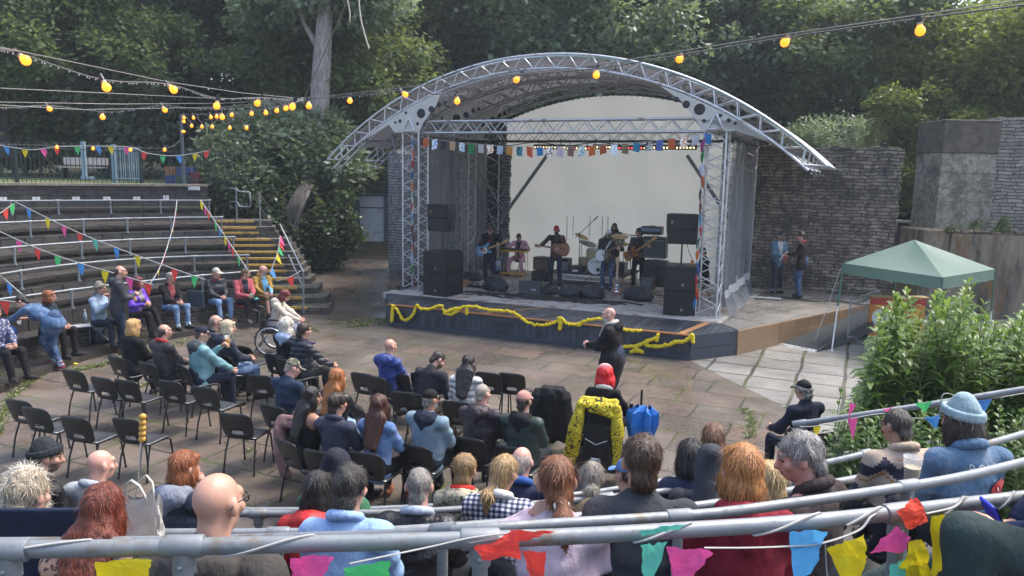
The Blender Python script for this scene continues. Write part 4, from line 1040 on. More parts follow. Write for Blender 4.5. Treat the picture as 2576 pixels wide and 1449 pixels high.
def beam(p0, p1, mat, drop=.29, half=.15, step=.52, r=.027, nm='beam'):
 (a0, b0), (a1, b1) = p0, p1; d = Vector((a1-a0, b1-b0)); Ln = d.length; d.normalize(); nrm = Vector((-d.y, d.x))*half
 m = MB(); zt, zb = 4.99, 4.99-drop
 for sgn in (-1, 1):
  for z in (zt, zb): m.tube([s3(a0+nrm.x*sgn, b0+nrm.y*sgn, z), s3(a1+nrm.x*sgn, b1+nrm.y*sgn, z)], r, 8)
  k = int(Ln/step)
  for i in range(k):
   q = lambda s, z: s3(a0+d.x*s*Ln+nrm.x*sgn, b0+d.y*s*Ln+nrm.y*sgn, z)
   m.tube([q(i/k, zt), q((i+.5)/k, zb)], .014, 5, cap=False); m.tube([q((i+.5)/k, zb), q((i+1)/k, zt)], .014, 5, cap=False)
 k = int(Ln/step)
 for i in range(k+1):
  for z in (zt, zb):
   p = (a0+d.x*i/k*Ln, b0+d.y*i/k*Ln); m.tube([s3(p[0]-nrm.x, p[1]-nrm.y, z), s3(p[0]+nrm.x, p[1]+nrm.y, z)], .012, 5, cap=False)
 return m.obj(nm, mat, cn, True)
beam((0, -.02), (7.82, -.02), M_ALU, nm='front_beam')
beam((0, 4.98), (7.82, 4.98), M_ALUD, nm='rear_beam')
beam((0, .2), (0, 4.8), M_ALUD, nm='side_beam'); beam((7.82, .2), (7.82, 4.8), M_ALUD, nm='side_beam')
M_GUS = pm('cream gusset plate', (.52, .51, .47), .5, 0, .15)
def gusset(b, side):
 cx = AC+side*(AC-0.0)*1.0 if False else (0.0 if side < 0 else 7.82)
 arc = [arch_pt(side*(.42+.40*i/10), .36) for i in range(11)]
 aa = [(a, z) for a, z in arc]
 inner = aa[0]; outer = aa[-1]
 low = [(cx+side*.42, 4.72), (cx-side*.42, 4.72)]
 poly = aa[:]+[(cx+side*.62, 4.90), (cx+side*.45, 4.70), (cx-side*.30, 4.70), (cx-side*.42, 4.95), (cx-side*.80, 5.38)]
 m = MB(); th = .012
 lo = [s3(a, b-th, z) for a, z in poly]; hi = [s3(a, b+th, z) for a, z in poly]
 n_ = len(poly); m.add(lo+hi, [tuple(range(n_)), tuple(range(2*n_-1, n_-1, -1))]+[(i, (i+1) % n_, n_+(i+1) % n_, n_+i) for i in range(n_)])
 o = m.obj('gusset_plate', M_GUS, cn, True)
 m = MB()
 for (da, dz, r) in ((-1.05, .62, .045), (-.88, .57, .06), (-.66, .46, .085), (-.36, .36, .125), (.28, .17, .05), (.42, .14, .035), (-.25, .1, .045), (.1, .50, .04)):
  a, z = cx+side*da, 4.82+dz
  zt = AZ-AR+math.sqrt(max(0, (AR-.36)**2-(a-AC)**2))
  z = min(z, zt-r-.05)
  c0 = s3(a, b-th-.004, z); ax = Vector((SV.x, SV.y, 0)); m = MB(); m.cyl(c0, r, .008+2*th, 16, axis=ax); m.obj('plate_hole', pm('dark hole', (.03, .03, .032), .8, bump=0), o, True)
 m = MB(); tri = [s3(cx-side*.0-.17, b-.03, 4.74), s3(cx+.17, b-.03, 4.74), s3(cx, b-.03, 5.08)]
 for i in range(3): m.tube([tri[i], tri[(i+1) % 3]], .028, 8)
 m.obj('triangle_brace', M_ALU, o, True)
for b in (-.30, ): gusset(b, -1); gusset(b, 1)
for b in (1.6, 3.3): gusset(b, -1); gusset(b, 1)
for p0, p1, r_ in (((2.0, 4.7, 4.45), (.35, 4.5, SZ+1.6), .055), ((6.2, 4.7, 4.3), (7.6, 4.5, SZ+1.9), .055), ((-.7, -.1, 4.7), (-.25, -.1, 3.3), .03), ((.1, 3.0, 4.2), (.5, 4.7, 2.3), .04), ((.0, 2.7, 4.3), (.3, 4.4, 1.9), .03)):
 m = MB(); m.tube([s3(*p0), s3(*p1)], r_, 8); m.obj('raking_brace', pm('dirty brace', (.17, .18, .19), .5, .4), cn, True)
def sheet_mat(name, c, a):
 n = N(name); o = n.co(); st = n.noise(n.mapv(o, (2, 2, .4)), 2, 6, .65)
 col = n.mix(st, sc(c, .6), sc(c, 1.3)); n.fin(col, .3, n.bump(n.noise(n.mapv(o, (3, 3, .5)), 2.5, 4), .5, .04), Alpha=n.ramp(st, [(.3, min(1, a-.1)), (.7, min(1, a+.15))]))
 return n.m
M_SCR = sheet_mat('scuffed clear side sheet', (.17, .19, .21), .55)
M_SCRB = sheet_mat('grey mesh side sheet', (.16, .165, .175), .80)
def curtain(P, z0, z1, mat, nm, foot=.0):
 m = MB(); n_ = 40; L = []
 lo = []; hi = []; mid = []
 for i in range(n_+1):
  q = i/n_; k = min(int(q*(len(P)-1)), len(P)-2); f = q*(len(P)-1)-k; a = P[k][0]+(P[k+1][0]-P[k][0])*f; b = P[k][1]+(P[k+1][1]-P[k][1])*f
  w = .035*math.sin(q*23)+.02*math.sin(q*51)
  hi.append(s3(a+w*.3, b, z1)); mid.append(s3(a+w, b, z0+.45)); lo.append(s3(a+w*1.5+foot*(.6+.4*math.sin(q*4)), b-foot*.3, z0))
 m.strip(lo, mid, 0, True); m.strip(mid, hi, 0, True)
 o = m.obj(nm, mat, cn, True)
 m = MB(); m.strip([p+Vector((0, 0, .0)) for p in [a_.lerp(b_, .82) for a_, b_ in zip(lo, mid)]], [a_.lerp(b_, 1.0)+Vector((0, 0, .1)) for a_, b_ in zip(lo, mid)]); 
 for i, p in enumerate(m.v): m.v[i] = (p[0]+SU.x*.012*(1 if foot > 0 else -1), p[1]+SU.y*.012*(1 if foot > 0 else -1), p[2])
 m.obj('white_band', sheet_mat('white band', (.5, .52, .54), .7), o, True)
curtain([(8.12, .30), (8.12, 4.7)], SZ+.02, 4.55, M_SCR, 'side_sheet', .30)
m = MB(); m.tube([s3(8.12, b, 4.56+.02*math.sin(b*14)) for b in np.linspace(.3, 4.7, 40)], .03, 6); m.obj('sheet_rail', pm('dark rail', (.06, .065, .07), .5), cn, True)
curtain([(-.28, 2.6), (-.28, 4.9)], SZ+.02, 4.7, M_SCRB, 'side_sheet', 0)
curtain([(-.3, .3), (-.3, 2.6)], SZ+.3, 4.7, M_SCRB, 'side_sheet', 0)
# -- white back screen
n = N('pale back screen'); o = n.co()
col = n.mix(n.noise(o, .9, 5, .6), (.52, .555, .56), (.65, .68, .675)); col = n.mix(n.ramp(n.noise(n.mapv(o, (1, 1, 6)), 3, 4, .6), [(.6, 0), (.75, .25)]), col, (.5, .52, .53)); col = n.mix(n.ramp(n.noise(n.mapv(o, (8, 8, .5)), 2, 5, .7), [(.63, 0), (.74, .5)]), col, (.35, .36, .36))
n.fin(col, .7, n.bump(n.noise(n.mapv(o, (1, 1, 4)), 2.5, 4), .25, .02)); M_SCREEN = n.m
tr = n.n('BsdfTranslucent'); n.set(tr.inputs[0], col); mx = n.n('MixShader'); mx.inputs[0].default_value = .45
n.set(mx.inputs[1], n.b.outputs[0]); n.set(mx.inputs[2], tr.outputs[0]); n.set(n.out.inputs['Surface'], mx.outputs[0])
scn = sthing('back_screen', 'large plain off white backdrop screen with arched top behind the band', 'screen', 3.8, 5.3, SZ)
m = MB(); ar = []
nxs = 40
for i in range(nxs+1):
 a = .2+7.5*i/nxs; zt = AZ-AR+math.sqrt((AR-.42)**2-(a-AC)**2); ar.append((a, zt))
grid = []
for k in range(9):
 for (a, zt) in ar:
  z = SZ+.02+(zt-SZ-.02)*k/8; grid.append(s3(a, 5.3+.012*math.sin(a*3.1+k)+.01*math.sin(k*2.2), z))
m.add(grid, [(k*(nxs+1)+i, k*(nxs+1)+i+1, (k+1)*(nxs+1)+i+1, (k+1)*(nxs+1)+i) for k in range(8) for i in range(nxs)], 0, True)
m.obj('sheet', M_SCREEN, scn, True)
m = MB(); 
for i in range(1, nxs, 1): a, zt = ar[i]; m.box(s3(a, 5.28, zt), (.02, .03, .05), rz=SYAW)
m.obj('edge_ties', M_BLACK, scn, True)
m = MB()
for px in (1505, 1520, 1547, 1592, 1617, 1640): pass
for px in (1426, 1442, 1484, 1515, 1529):
 a, z1 = SB(px, 545, 5.27); a2, z0 = SB(px-1, 600+rnd.uniform(-8, 14), 5.27); m.tube([s3(a, 5.285, z1), s3(a2, 5.285, z0)], .012, 4)
m.obj('scuff_marks', pm('scuff', (.33, .31, .27), .8, bump=0), scn, True)
dr = sthing('dark_drape', 'dark weathered drape hanging beside the screen at the back left', 'drape', -.1, 4.9, SZ)
m = MB(); L_ = [(-.75+.9*i/16, 5.05+.03*math.sin(i*1.7)) for i in range(17)]; m.strip([s3(a, b, SZ) for a, b in L_], [s3(a, b, 4.7) for a, b in L_], 0, True); m.obj('cloth', cloth((.05, .052, .058), .9), dr, True)
m = MB(); m.tube([s3(-.75, 5.05, 4.7), s3(.15, 5.05, 4.7)], .02, 6); m.obj('rail', M_BLACK, dr, True)
# -- stage light bars
M_LED = None
def emis(name, c, s):
 n = N(name); n.fin(c, .4); n.b.inputs['Emission Color'].default_value = (*c, 1); n.b.inputs['Emission Strength'].default_value = s; return n.m
M_LED = emis('warm led', (1, .72, .3), 2.2); M_LEDR = emis('red led', (1, .05, .05), 1.6)
for i, (x0, x1, y) in enumerate(((1342, 1422, 370), (1424, 1486, 373), (1490, 1540, 370), (1545, 1625, 372), (1640, 1755, 371))):
 a0, z = SB(x0, y, 2.2); a1, _ = SB(x1, y, 2.2)
 lb = sthing('light_bar', ['black light bar of warm lamps nearest the left end', 'black light bar with a few red lamps left of centre', 'black light bar of warm lamps in the middle', 'black light bar with red lamps right of the middle', 'black light bar of warm lamps at the right end'][i], 'stage light', (a0+a1)/2, 2.2, z, 0, 'stage light bars')
 m = MB(); m.box((0, 0, .01), (a1-a0-.04, .09, .13)); m.obj('housing', M_BLACK, lb, bevel=.008)
 w = a1-a0
 m = MB()
 for k in range(int(w/.085)):
  m.ball((-w/2+.07+k*.085, -.05, -.005), (.02, .012, .02), 8, 1 if (i in (1, 3) and k % 3) else 0)
 m.obj('lamps', [M_LED, M_LEDR], lb)
 m = MB()
 for s_ in (-.35, .35): m.tube([(s_*w, 0, .03), (s_*w, 0, .22)], .012, 6)
 m.obj('clamps', M_BLACK, lb)
m = MB(); b = 2.2
pipe = sthing('lighting_pipe', 'dark horizontal pipe carrying the stage light bars', 'pipe', 4, 2.2, 4.55)
zz = SB(1500, 357, 2.2)[1]; m.tube([s3(0, 2.2, zz+.02), s3(7.82, 2.2, zz+.02)], .028, 8); m.obj('tube', M_BLACK, pipe, True)
m = MB(); pts = [s3(.3+i*.37, 2.17, zz-.06+.05*math.sin(i*1.3)) for i in range(20)]; m.tube(pts, .014, 5); m.obj('cables', M_BLACK, pipe, True)
# -- square printed pennants across the front
def sag(p0, p1, s, n):
 return [Vector(p0).lerp(Vector(p1), i/n)-Vector((0, 0, s*4*(i/n)*(1-i/n))) for i in range(n+1)]
def flag_mat(c):
 if isinstance(c, str): c = hx(c)
 key = ('flag', c)
 if key in _mats: return _mats[key]
 n = N('flag cloth'); o = n.co(); n.fin(n.mix(n.noise(o, 8, 4), sc(c, .8), sc(c, 1.15)), .7, n.bump(n.noise(o, 14, 4, .6), .6, .02))
 tr = n.n('BsdfTranslucent'); tr.inputs[0].default_value = (*c, 1); mx = n.n('MixShader'); mx.inputs[0].default_value = .35
 n.set(mx.inputs[1], n.b.outputs[0]); n.set(mx.inputs[2], tr.outputs[0]); n.set(n.out.inputs['Surface'], mx.outputs[0]); _mats[key] = n.m
 return n.m
def print_mat(c, c2):
 key = ('print', c, c2)
 if key in _mats: return _mats[key]
 a, b = hx(c), hx(c2); n = N('printed flag'); o = n.co(); f = n.ramp(n.noise(o, 26, 3, .6), [(.47, 0), (.53, 1)]); n.fin(n.mix(f, a, b), .7); _mats[key] = n.m
 return n.m
sb_ = sthing('pennant_string', 'string of small square printed pennants below the front beam', 'bunting', 4, -.3, 4.5)
zl, zr_ = SB(1070, 345, -.3)[1], SB(1790, 340, -.3)[1]; al, arr = SB(1055, 343, -.3)[0], SB(1790, 340, -.3)[0]
pts = sag(s3(al, -.3, zl), s3(arr, -.3, zr_+.05), .28, 40); m = MB(); m.tube(pts, .006, 4); m.obj('cord', pm('string', (.4, .38, .35), .8, bump=0), sb_, True)
cols = ['#c8663a', '#2f7fc0', '#23303f', '#c9a88a', '#3b93c9', '#1f8a4a', '#c7c7c7', '#d98b2b', '#b9cde8', '#c98a3a', '#2a9aa8', '#e0603a', '#1f86c9', '#7a5a3a', '#cfc6d8', '#8a6a62', '#2398b5', '#d9742f', '#b5562a', '#b9cbe6', '#8b7a60', '#2b86a8', '#c9ccc9', '#5572b5', '#d0662a', '#d9822f', '#c9d0d8', '#2f86d0']
nf = 28
for i in range(nf):
 q = (i+.7)/nf*len(pts[:-1]); k = min(int(q), 39); p = pts[k].lerp(pts[k+1], q-k); w = .165; ux = Vector((SU.x, SU.y, 0)); tl = rnd.uniform(-.06, .06)
 m = MB(); h = rnd.uniform(.20, .25); g = []
 for r_ in range(4):
  for c_ in range(4): g.append(ux*((c_/3-.5)*w*(1-.12*r_/3*rnd.random()))+Vector((SV.x, SV.y, 0))*(.03*math.sin(c_*2+i+r_)*r_/3)+Vector((0, 0, -h*r_/3+tl*(c_/3-.5))))
 m.add(g, [(r_*4+c_, r_*4+c_+1, r_*4+c_+5, r_*4+c_+4) for r_ in range(3) for c_ in range(3)], 0, True)
 o = m.obj('pennant', print_mat(cols[i], ['#f0ece0', '#ffffff', '#20304a', '#ffffff'][i % 4]) if i % 3 == 1 else flag_mat(cols[i]), sb_); o.location = Matrix.Rotation(-SYAW, 3, 'Z') @ (p-sb_.location); o.rotation_euler = (0, 0, -SYAW); 
 for v in o.data.vertices: pass
for side, (a, lab) in enumerate(((.12, 'string of colourful scraps tied down the left front tower'), (7.60, 'string of colourful scraps tied down the right front tower'))):
 sr = sthing('scrap_string', lab, 'bunting', a, -.3, SZ); m = MB(); cs_ = ['#2f86c0', '#d0562a', '#b82a3a', '#2a5a9a', '#d9742f', '#1f6a4a', '#c8483a', '#2e8fc0', '#7a4a3a', '#5a3040', '#c8663a', '#c9d4e8', '#2f8a4a', '#a83a8a']
 zz = 4.62; m.tube([s3(a+.02*math.sin(z*3), -.30, z) for z in np.linspace(4.62, SZ+.25, 24)], .008, 4); m.obj('cord', pm('string', (.4, .38, .35), .8, bump=0), sr, True)
 for i in range(14):
  z = 4.55-i*.275; m = MB(); w = rnd.uniform(.045, .09); L = rnd.uniform(.22, .34); rr_ = rnd.uniform(-.04, .04)
  m.tube([s3(a+.02*math.sin(z*3), -.31, z), s3(a+rr_, -.33, z-L*.4), s3(a+rr_*1.5, -.31, z-L)], [.015, w, w*.35], 7, flat=.5); m.obj('scrap', flag_mat(cs_[i] if side == 0 else cs_[-i-1]), sr, True)
# -- marigold garland along the deck edge
gl_ = thing('marigold_garland', 'yellow marigold flower garland swagged along the front edge of the deck', 'garland', S(4, -2.4, .4))
def fr(px, py):
 a, z = SB(px, py, -2.42); return s3(a, -2.42, z)
main = [(987, 768), (1000, 780), (1012, 802), (1024, 805), (1040, 790), (1048, 768), (1060, 778), (1085, 776), (1108, 768), (1118, 784), (1135, 792), (1160, 775), (1172, 770), (1200, 772), (1230, 780), (1270, 782), (1297, 790), (1330, 812), (1362, 818), (1395, 812), (1408, 799), (1425, 812), (1450, 815), (1480, 805), (1520, 803), (1550, 822), (1590, 832), (1618, 830)]
right = [(1625, 868), (1650, 872), (1680, 868), (1700, 860), (1722, 858), (1742, 842)]
dn = [[(988, 772), (987, 788), (986, 808)], [(1118, 788), (1140, 778), (1160, 776)], [(1175, 776), (1174, 792)], [(1408, 800), (1410, 815), (1408, 828)], [(1655, 842), (1652, 860)], [(1742, 842), (1743, 864)], [(1450, 818), (1462, 816)], [(1570, 872), (1600, 870), (1630, 858), (1653, 850)], [(1588, 886), (1600, 880), (1615, 886)], [(1600, 870), (1603, 886)]]
m = MB(); r = random.Random(4)
def beads(px, dense=.045):
 P = smooth_pts([fr(*p) for p in px], 60) if len(px) > 2 else [fr(*px[0]).lerp(fr(*px[1]), i/8) for i in range(9)]
 s = 0; 
 for a, b in zip(P, P[1:]):
  L = (b-a).length; k = max(1, round(L/dense))
  for i in range(k): m.ball(a.lerp(b, i/k)+Vector((r.gauss(0, .006), r.gauss(0, .006), r.gauss(0, .008))), (.041*r.uniform(.85, 1.15), .041, .036), 6)
beads(main)
for p in dn[:4]+dn[6:7]: beads(p)
M_MARI = pm('marigold petals', (.80, .58, .01), .7, 0, .3, 40, .8, 120, .01); m.obj('flowers', M_MARI, gl_, True)
gl2 = thing('marigold_garland', 'shorter yellow marigold garland at the right corner of the deck behind the bald man', 'garland', S(7.4, -2.4, .3)); m = MB(); beads(right)
for p in dn[4:6]+dn[7:]: beads(p)
m.obj('flowers', M_MARI, gl2, True)
# -- smooth bodies from blended round limbs
F32 = np.float32
def smin(a, b, k):
 h = np.clip(.5+.5*(b-a)/k, 0, 1); return b+(a-b)*h-k*h*(1-h)
def blend(prims, h, k=.03, cuts=()):
 """prims: ('c',a,b,ra,rb[,M]) tapered limb, ('e',c,r[,R]) ellipsoid. Returns grid, origin."""
 lo = np.full(3, 1e9); hi = -lo; bb = []
 for p in prims:
  if p[0] == 'c':
   a, b = np.array(p[1], float), np.array(p[2], float); r = max(p[3], p[4])*1.05
   l, u = np.minimum(a, b)-r, np.maximum(a, b)+r
  else:
   c = np.array(p[1], float); r = max(p[2]); l, u = c-r, c+r
  bb.append((l, u)); lo = np.minimum(lo, l); hi = np.maximum(hi, u)
 lo -= 3*h; hi += 3*h; n = np.ceil((hi-lo)/h).astype(int)+1
 G = np.full(n, .25, F32); ax = [(lo[i]+h*np.arange(n[i])).astype(F32) for i in range(3)]
 for p, (l, u) in zip(prims, bb):
  pad = k+2.5*h; i0 = np.maximum(0, ((l-pad-lo)/h).astype(int)); i1 = np.minimum(n, ((u+pad-lo)/h).astype(int)+2)
  X = ax[0][i0[0]:i1[0]][:, None, None]; Y = ax[1][i0[1]:i1[1]][None, :, None]; Z = ax[2][i0[2]:i1[2]][None, None, :]
  if p[0] == 'c':
   a, b = np.array(p[1], F32), np.array(p[2], F32); ba = b-a; L2 = max(float(ba@ba), 1e-9)
   x, y, z = X-a[0], Y-a[1], Z-a[2]
   t = np.clip((x*ba[0]+y*ba[1]+z*ba[2])/L2, 0, 1)
   x, y, z = x-t*ba[0], y-t*ba[1], z-t*ba[2]
   if len(p) > 5:
    M = p[5]; x, y, z = M[0][0]*x+M[0][1]*y+M[0][2]*z, M[1][0]*x+M[1][1]*y+M[1][2]*z, M[2][0]*x+M[2][1]*y+M[2][2]*z
    d = (np.sqrt(x*x+y*y+z*z)-(p[3]+(p[4]-p[3])*t))*.8
   else: d = np.sqrt(x*x+y*y+z*z)-(p[3]+(p[4]-p[3])*t)
  else:
   c = p[1]; x, y, z = X-F32(c[0]), Y-F32(c[1]), Z-F32(c[2])
   if len(p) > 3:
    R = p[3]; x, y, z = R[0][0]*x+R[1][0]*y+R[2][0]*z, R[0][1]*x+R[1][1]*y+R[2][1]*z, R[0][2]*x+R[1][2]*y+R[2][2]*z
   r = p[2]; k0 = np.sqrt((x/r[0])**2+(y/r[1])**2+(z/r[2])**2); k1 = np.sqrt((x/r[0]**2)**2+(y/r[1]**2)**2+(z/r[2]**2)**2)+1e-6
   d = k0*(k0-1)/k1
  s = tuple(slice(a_, b_) for a_, b_ in zip(i0, i1)); kk = k if (p[0] == 'e' or True) else k
  G[s] = smin(G[s], d.astype(F32), kk)
 for f in cuts:
  X, Y, Z = ax[0][:, None, None], ax[1][None, :, None], ax[2][None, None, :]
  G = np.maximum(G, f(X, Y, Z).astype(F32))
 return G, lo
def snets(G, lo, h):
 """surface nets: one vertex per crossed cell, one quad per crossed edge"""
 S_ = G < 0; c = [S_[i:G.shape[0]-1+i, j:G.shape[1]-1+j, k:G.shape[2]-1+k] for i in (0, 1) for j in (0, 1) for k in (0, 1)]
 al = c[0].copy(); an = c[0].copy()
 for q in c[1:]: al &= q; an |= q
 mixed = an & ~al; idx = np.argwhere(mixed)
 if len(idx) == 0: return np.zeros((0, 3)), np.zeros((0, 4), int)
 num = np.full(mixed.shape, -1, np.int32); num[mixed] = np.arange(len(idx))
 acc = np.zeros((len(idx), 3), F32); cnt = np.zeros((len(idx), 1), F32)
 cor = [(i, j, k) for i in (0, 1) for j in (0, 1) for k in (0, 1)]
 val = {q: G[idx[:, 0]+q[0], idx[:, 1]+q[1], idx[:, 2]+q[2]] for q in cor}
 for a in cor:
  for ax in range(3):
   if a[ax] == 0:
    b = list(a); b[ax] = 1; b = tuple(b); va, vb = val[a], val[b]; m = (va < 0) != (vb < 0)
    t = va/np.where(m, va-vb, 1); p = np.repeat(np.array(a, F32)[None], len(idx), 0); p[:, ax] += t
    acc += np.where(m[:, None], p, 0); cnt += m[:, None]
 V = (idx+acc/cnt)*h+lo
 Q = []
 for ax in range(3):
  s0 = [slice(None)]*3; s1 = [slice(None)]*3; s0[ax] = slice(0, -1); s1[ax] = slice(1, None)
  ch = S_[tuple(s0)] != S_[tuple(s1)]; e = np.argwhere(ch); o1, o2 = [(1, 2), (2, 0), (0, 1)][ax]
  ok = (e[:, o1] > 0) & (e[:, o2] > 0) & (e[:, o1] < G.shape[o1]-1) & (e[:, o2] < G.shape[o2]-1); e = e[ok]
  ins = S_[e[:, 0], e[:, 1], e[:, 2]]
  def at(d1, d2):
   q = e.copy(); q[:, o1] += d1; q[:, o2] += d2; return num[q[:, 0], q[:, 1], q[:, 2]]
  q = np.stack([at(-1, -1), at(0, -1), at(0, 0), at(-1, 0)], 1); q[~ins] = q[~ins][:, ::-1]; Q.append(q)
 return V, np.concatenate(Q)
def vnormals(V, Q):
 n = np.cross(V[Q[:, 2]]-V[Q[:, 0]], V[Q[:, 3]]-V[Q[:, 1]]); N_ = np.zeros_like(V)
 for i in range(4): np.add.at(N_, Q[:, i], n)
 return N_/(np.linalg.norm(N_, axis=1)[:, None]+1e-9)
def wob(V, fr, seed, n=6, an=(1, 1, 1)):
 r = np.random.RandomState(seed); o = np.zeros(len(V))
 for i in range(n):
  d = r.normal(size=3)*np.array(an); d *= fr*(.6+.8*r.rand())/np.linalg.norm(d); o += np.sin(V@d+r.rand()*6.28)
 return o/n**.5
def folds(V, fr, seed, n, an): return .55-np.abs(wob(V, fr, seed, n, an))*1.3
def blob(prims, h, k=.03, cuts=(), wr=0.0, fr=30, seed=0, an=(1, 1, 1), wr2=0.0, fr2=80):
 V, Q = snets(*blend(prims, h, k, cuts), h)
 if (wr or wr2) and len(V):
  N_ = vnormals(V, Q); d = 0
  if wr: d = d+wr*(wob if wr < .0079 else folds)(V, fr, seed, 5, an)
  if wr2: d = d+wr2*wob(V, fr2, seed+9, 6, an)
  V = V+N_*np.asarray(d)[:, None]
 return V, Q
def vq_obj(name, V, Q, mats, parent, mi=None, extra=None):
 """V,Q arrays plus optional MB of extra shapes merged in the same mesh"""
 vs = V.tolist(); fs = Q.tolist(); m = [0]*len(fs) if mi is None else list(mi); sm = [True]*len(fs)
 if extra is not None and extra.v:
  k = len(vs); vs += extra.v; fs += [[i+k for i in f] for f in extra.f]; m += extra.m; sm += extra.sm
 me = bpy.data.meshes.new(name); me.from_pydata(vs, [], fs)
 for q in (mats if isinstance(mats, (list, tuple)) else [mats]): me.materials.append(q)
 me.polygons.foreach_set('material_index', m); me.polygons.foreach_set('use_smooth', sm); me.update()
 o = bpy.data.objects.new(name, me); COL.objects.link(o); o.parent = parent
 return o
def skin_mat(c):
 if isinstance(c, str): c = hx(c)
 key = ('skin', c)
 if key not in _mats:
  n = N('skin'); o = n.co(); f = n.noise(o, 18, 4, .6); col = n.mix(f, sc(c, .82), (min(1, c[0]*1.12), c[1]*1.02, c[2]*1.0)); col = n.mix(n.ramp(n.noise(o, 5, 3), [(.5, 0), (.75, .4)]), col, (c[0]*1.05, c[1]*.78, c[2]*.7))
  _mats[key] = n.fin(col, .45, n.bump(n.noise(o, 140, 3), .15, .003), **{'Subsurface Weight': .08, 'Subsurface Radius': (.012, .005, .003), 'Subsurface Scale': .5})
 return _mats[key]
def hair_mat(c, grey=0.0):
 if isinstance(c, str): c = hx(c)
 key = ('hair', c)
 if key not in _mats:
  n = N('hair'); o = n.co(); v = n.mapv(o, (95, 95, 9)); w = n.n('TexNoise'); n.set(w.inputs['Vector'], o); w.inputs['Scale'].default_value = 9
  vm = n.n('VectorMath', operation='MULTIPLY_ADD'); n.set(vm.inputs[0], w.outputs['Color']); vm.inputs[1].default_value = (6, 6, 2.5); n.set(vm.inputs[2], v)
  f = n.noise(vm.outputs[0], 1, 4, .6); col = n.mix(n.ramp(f, [(.32, 0), (.68, 1)]), sc(c, .35), sc(c, 1.45)); col = n.mix(n.ramp(n.noise(o, 6, 3), [(.4, .35), (.7, 0)]), col, sc(c, .4))
  _mats[key] = n.fin(col, .42, n.bump(f, .8, .012))
 return _mats[key]
def V3(*a): return np.array(a, float)
def rotm(ax, deg):
 return np.array(Matrix.Rotation(math.radians(deg), 3, ax))
M_EYE = pm('eye', (.03, .025, .022), .15, bump=0); M_LIP = pm('lips', (.30, .11, .09), .45, bump=0); M_SOLE = pm('pale sole', (.55, .53, .5), .7); M_LENS = pm('dark lens', (.01, .01, .012), .08, bump=0)
SK = {'l': (.50, .29, .21), 'p': (.56, .32, .25), 'm': (.40, .22, .15), 'd': (.25, .13, .085)}
def ik(s, w, l1, l2, pole):
 d = w-s; L = np.linalg.norm(d)+1e-9; L_ = min(L, (l1+l2)*.995); d = d/L; w = s+d*L_
 a = (l1*l1-l2*l2+L_*L_)/(2*L_); hgt = math.sqrt(max(0, l1*l1-a*a)); p = pole-d*(pole@d); p = p/(np.linalg.norm(p)+1e-9)
 return s+d*a+p*hgt, w
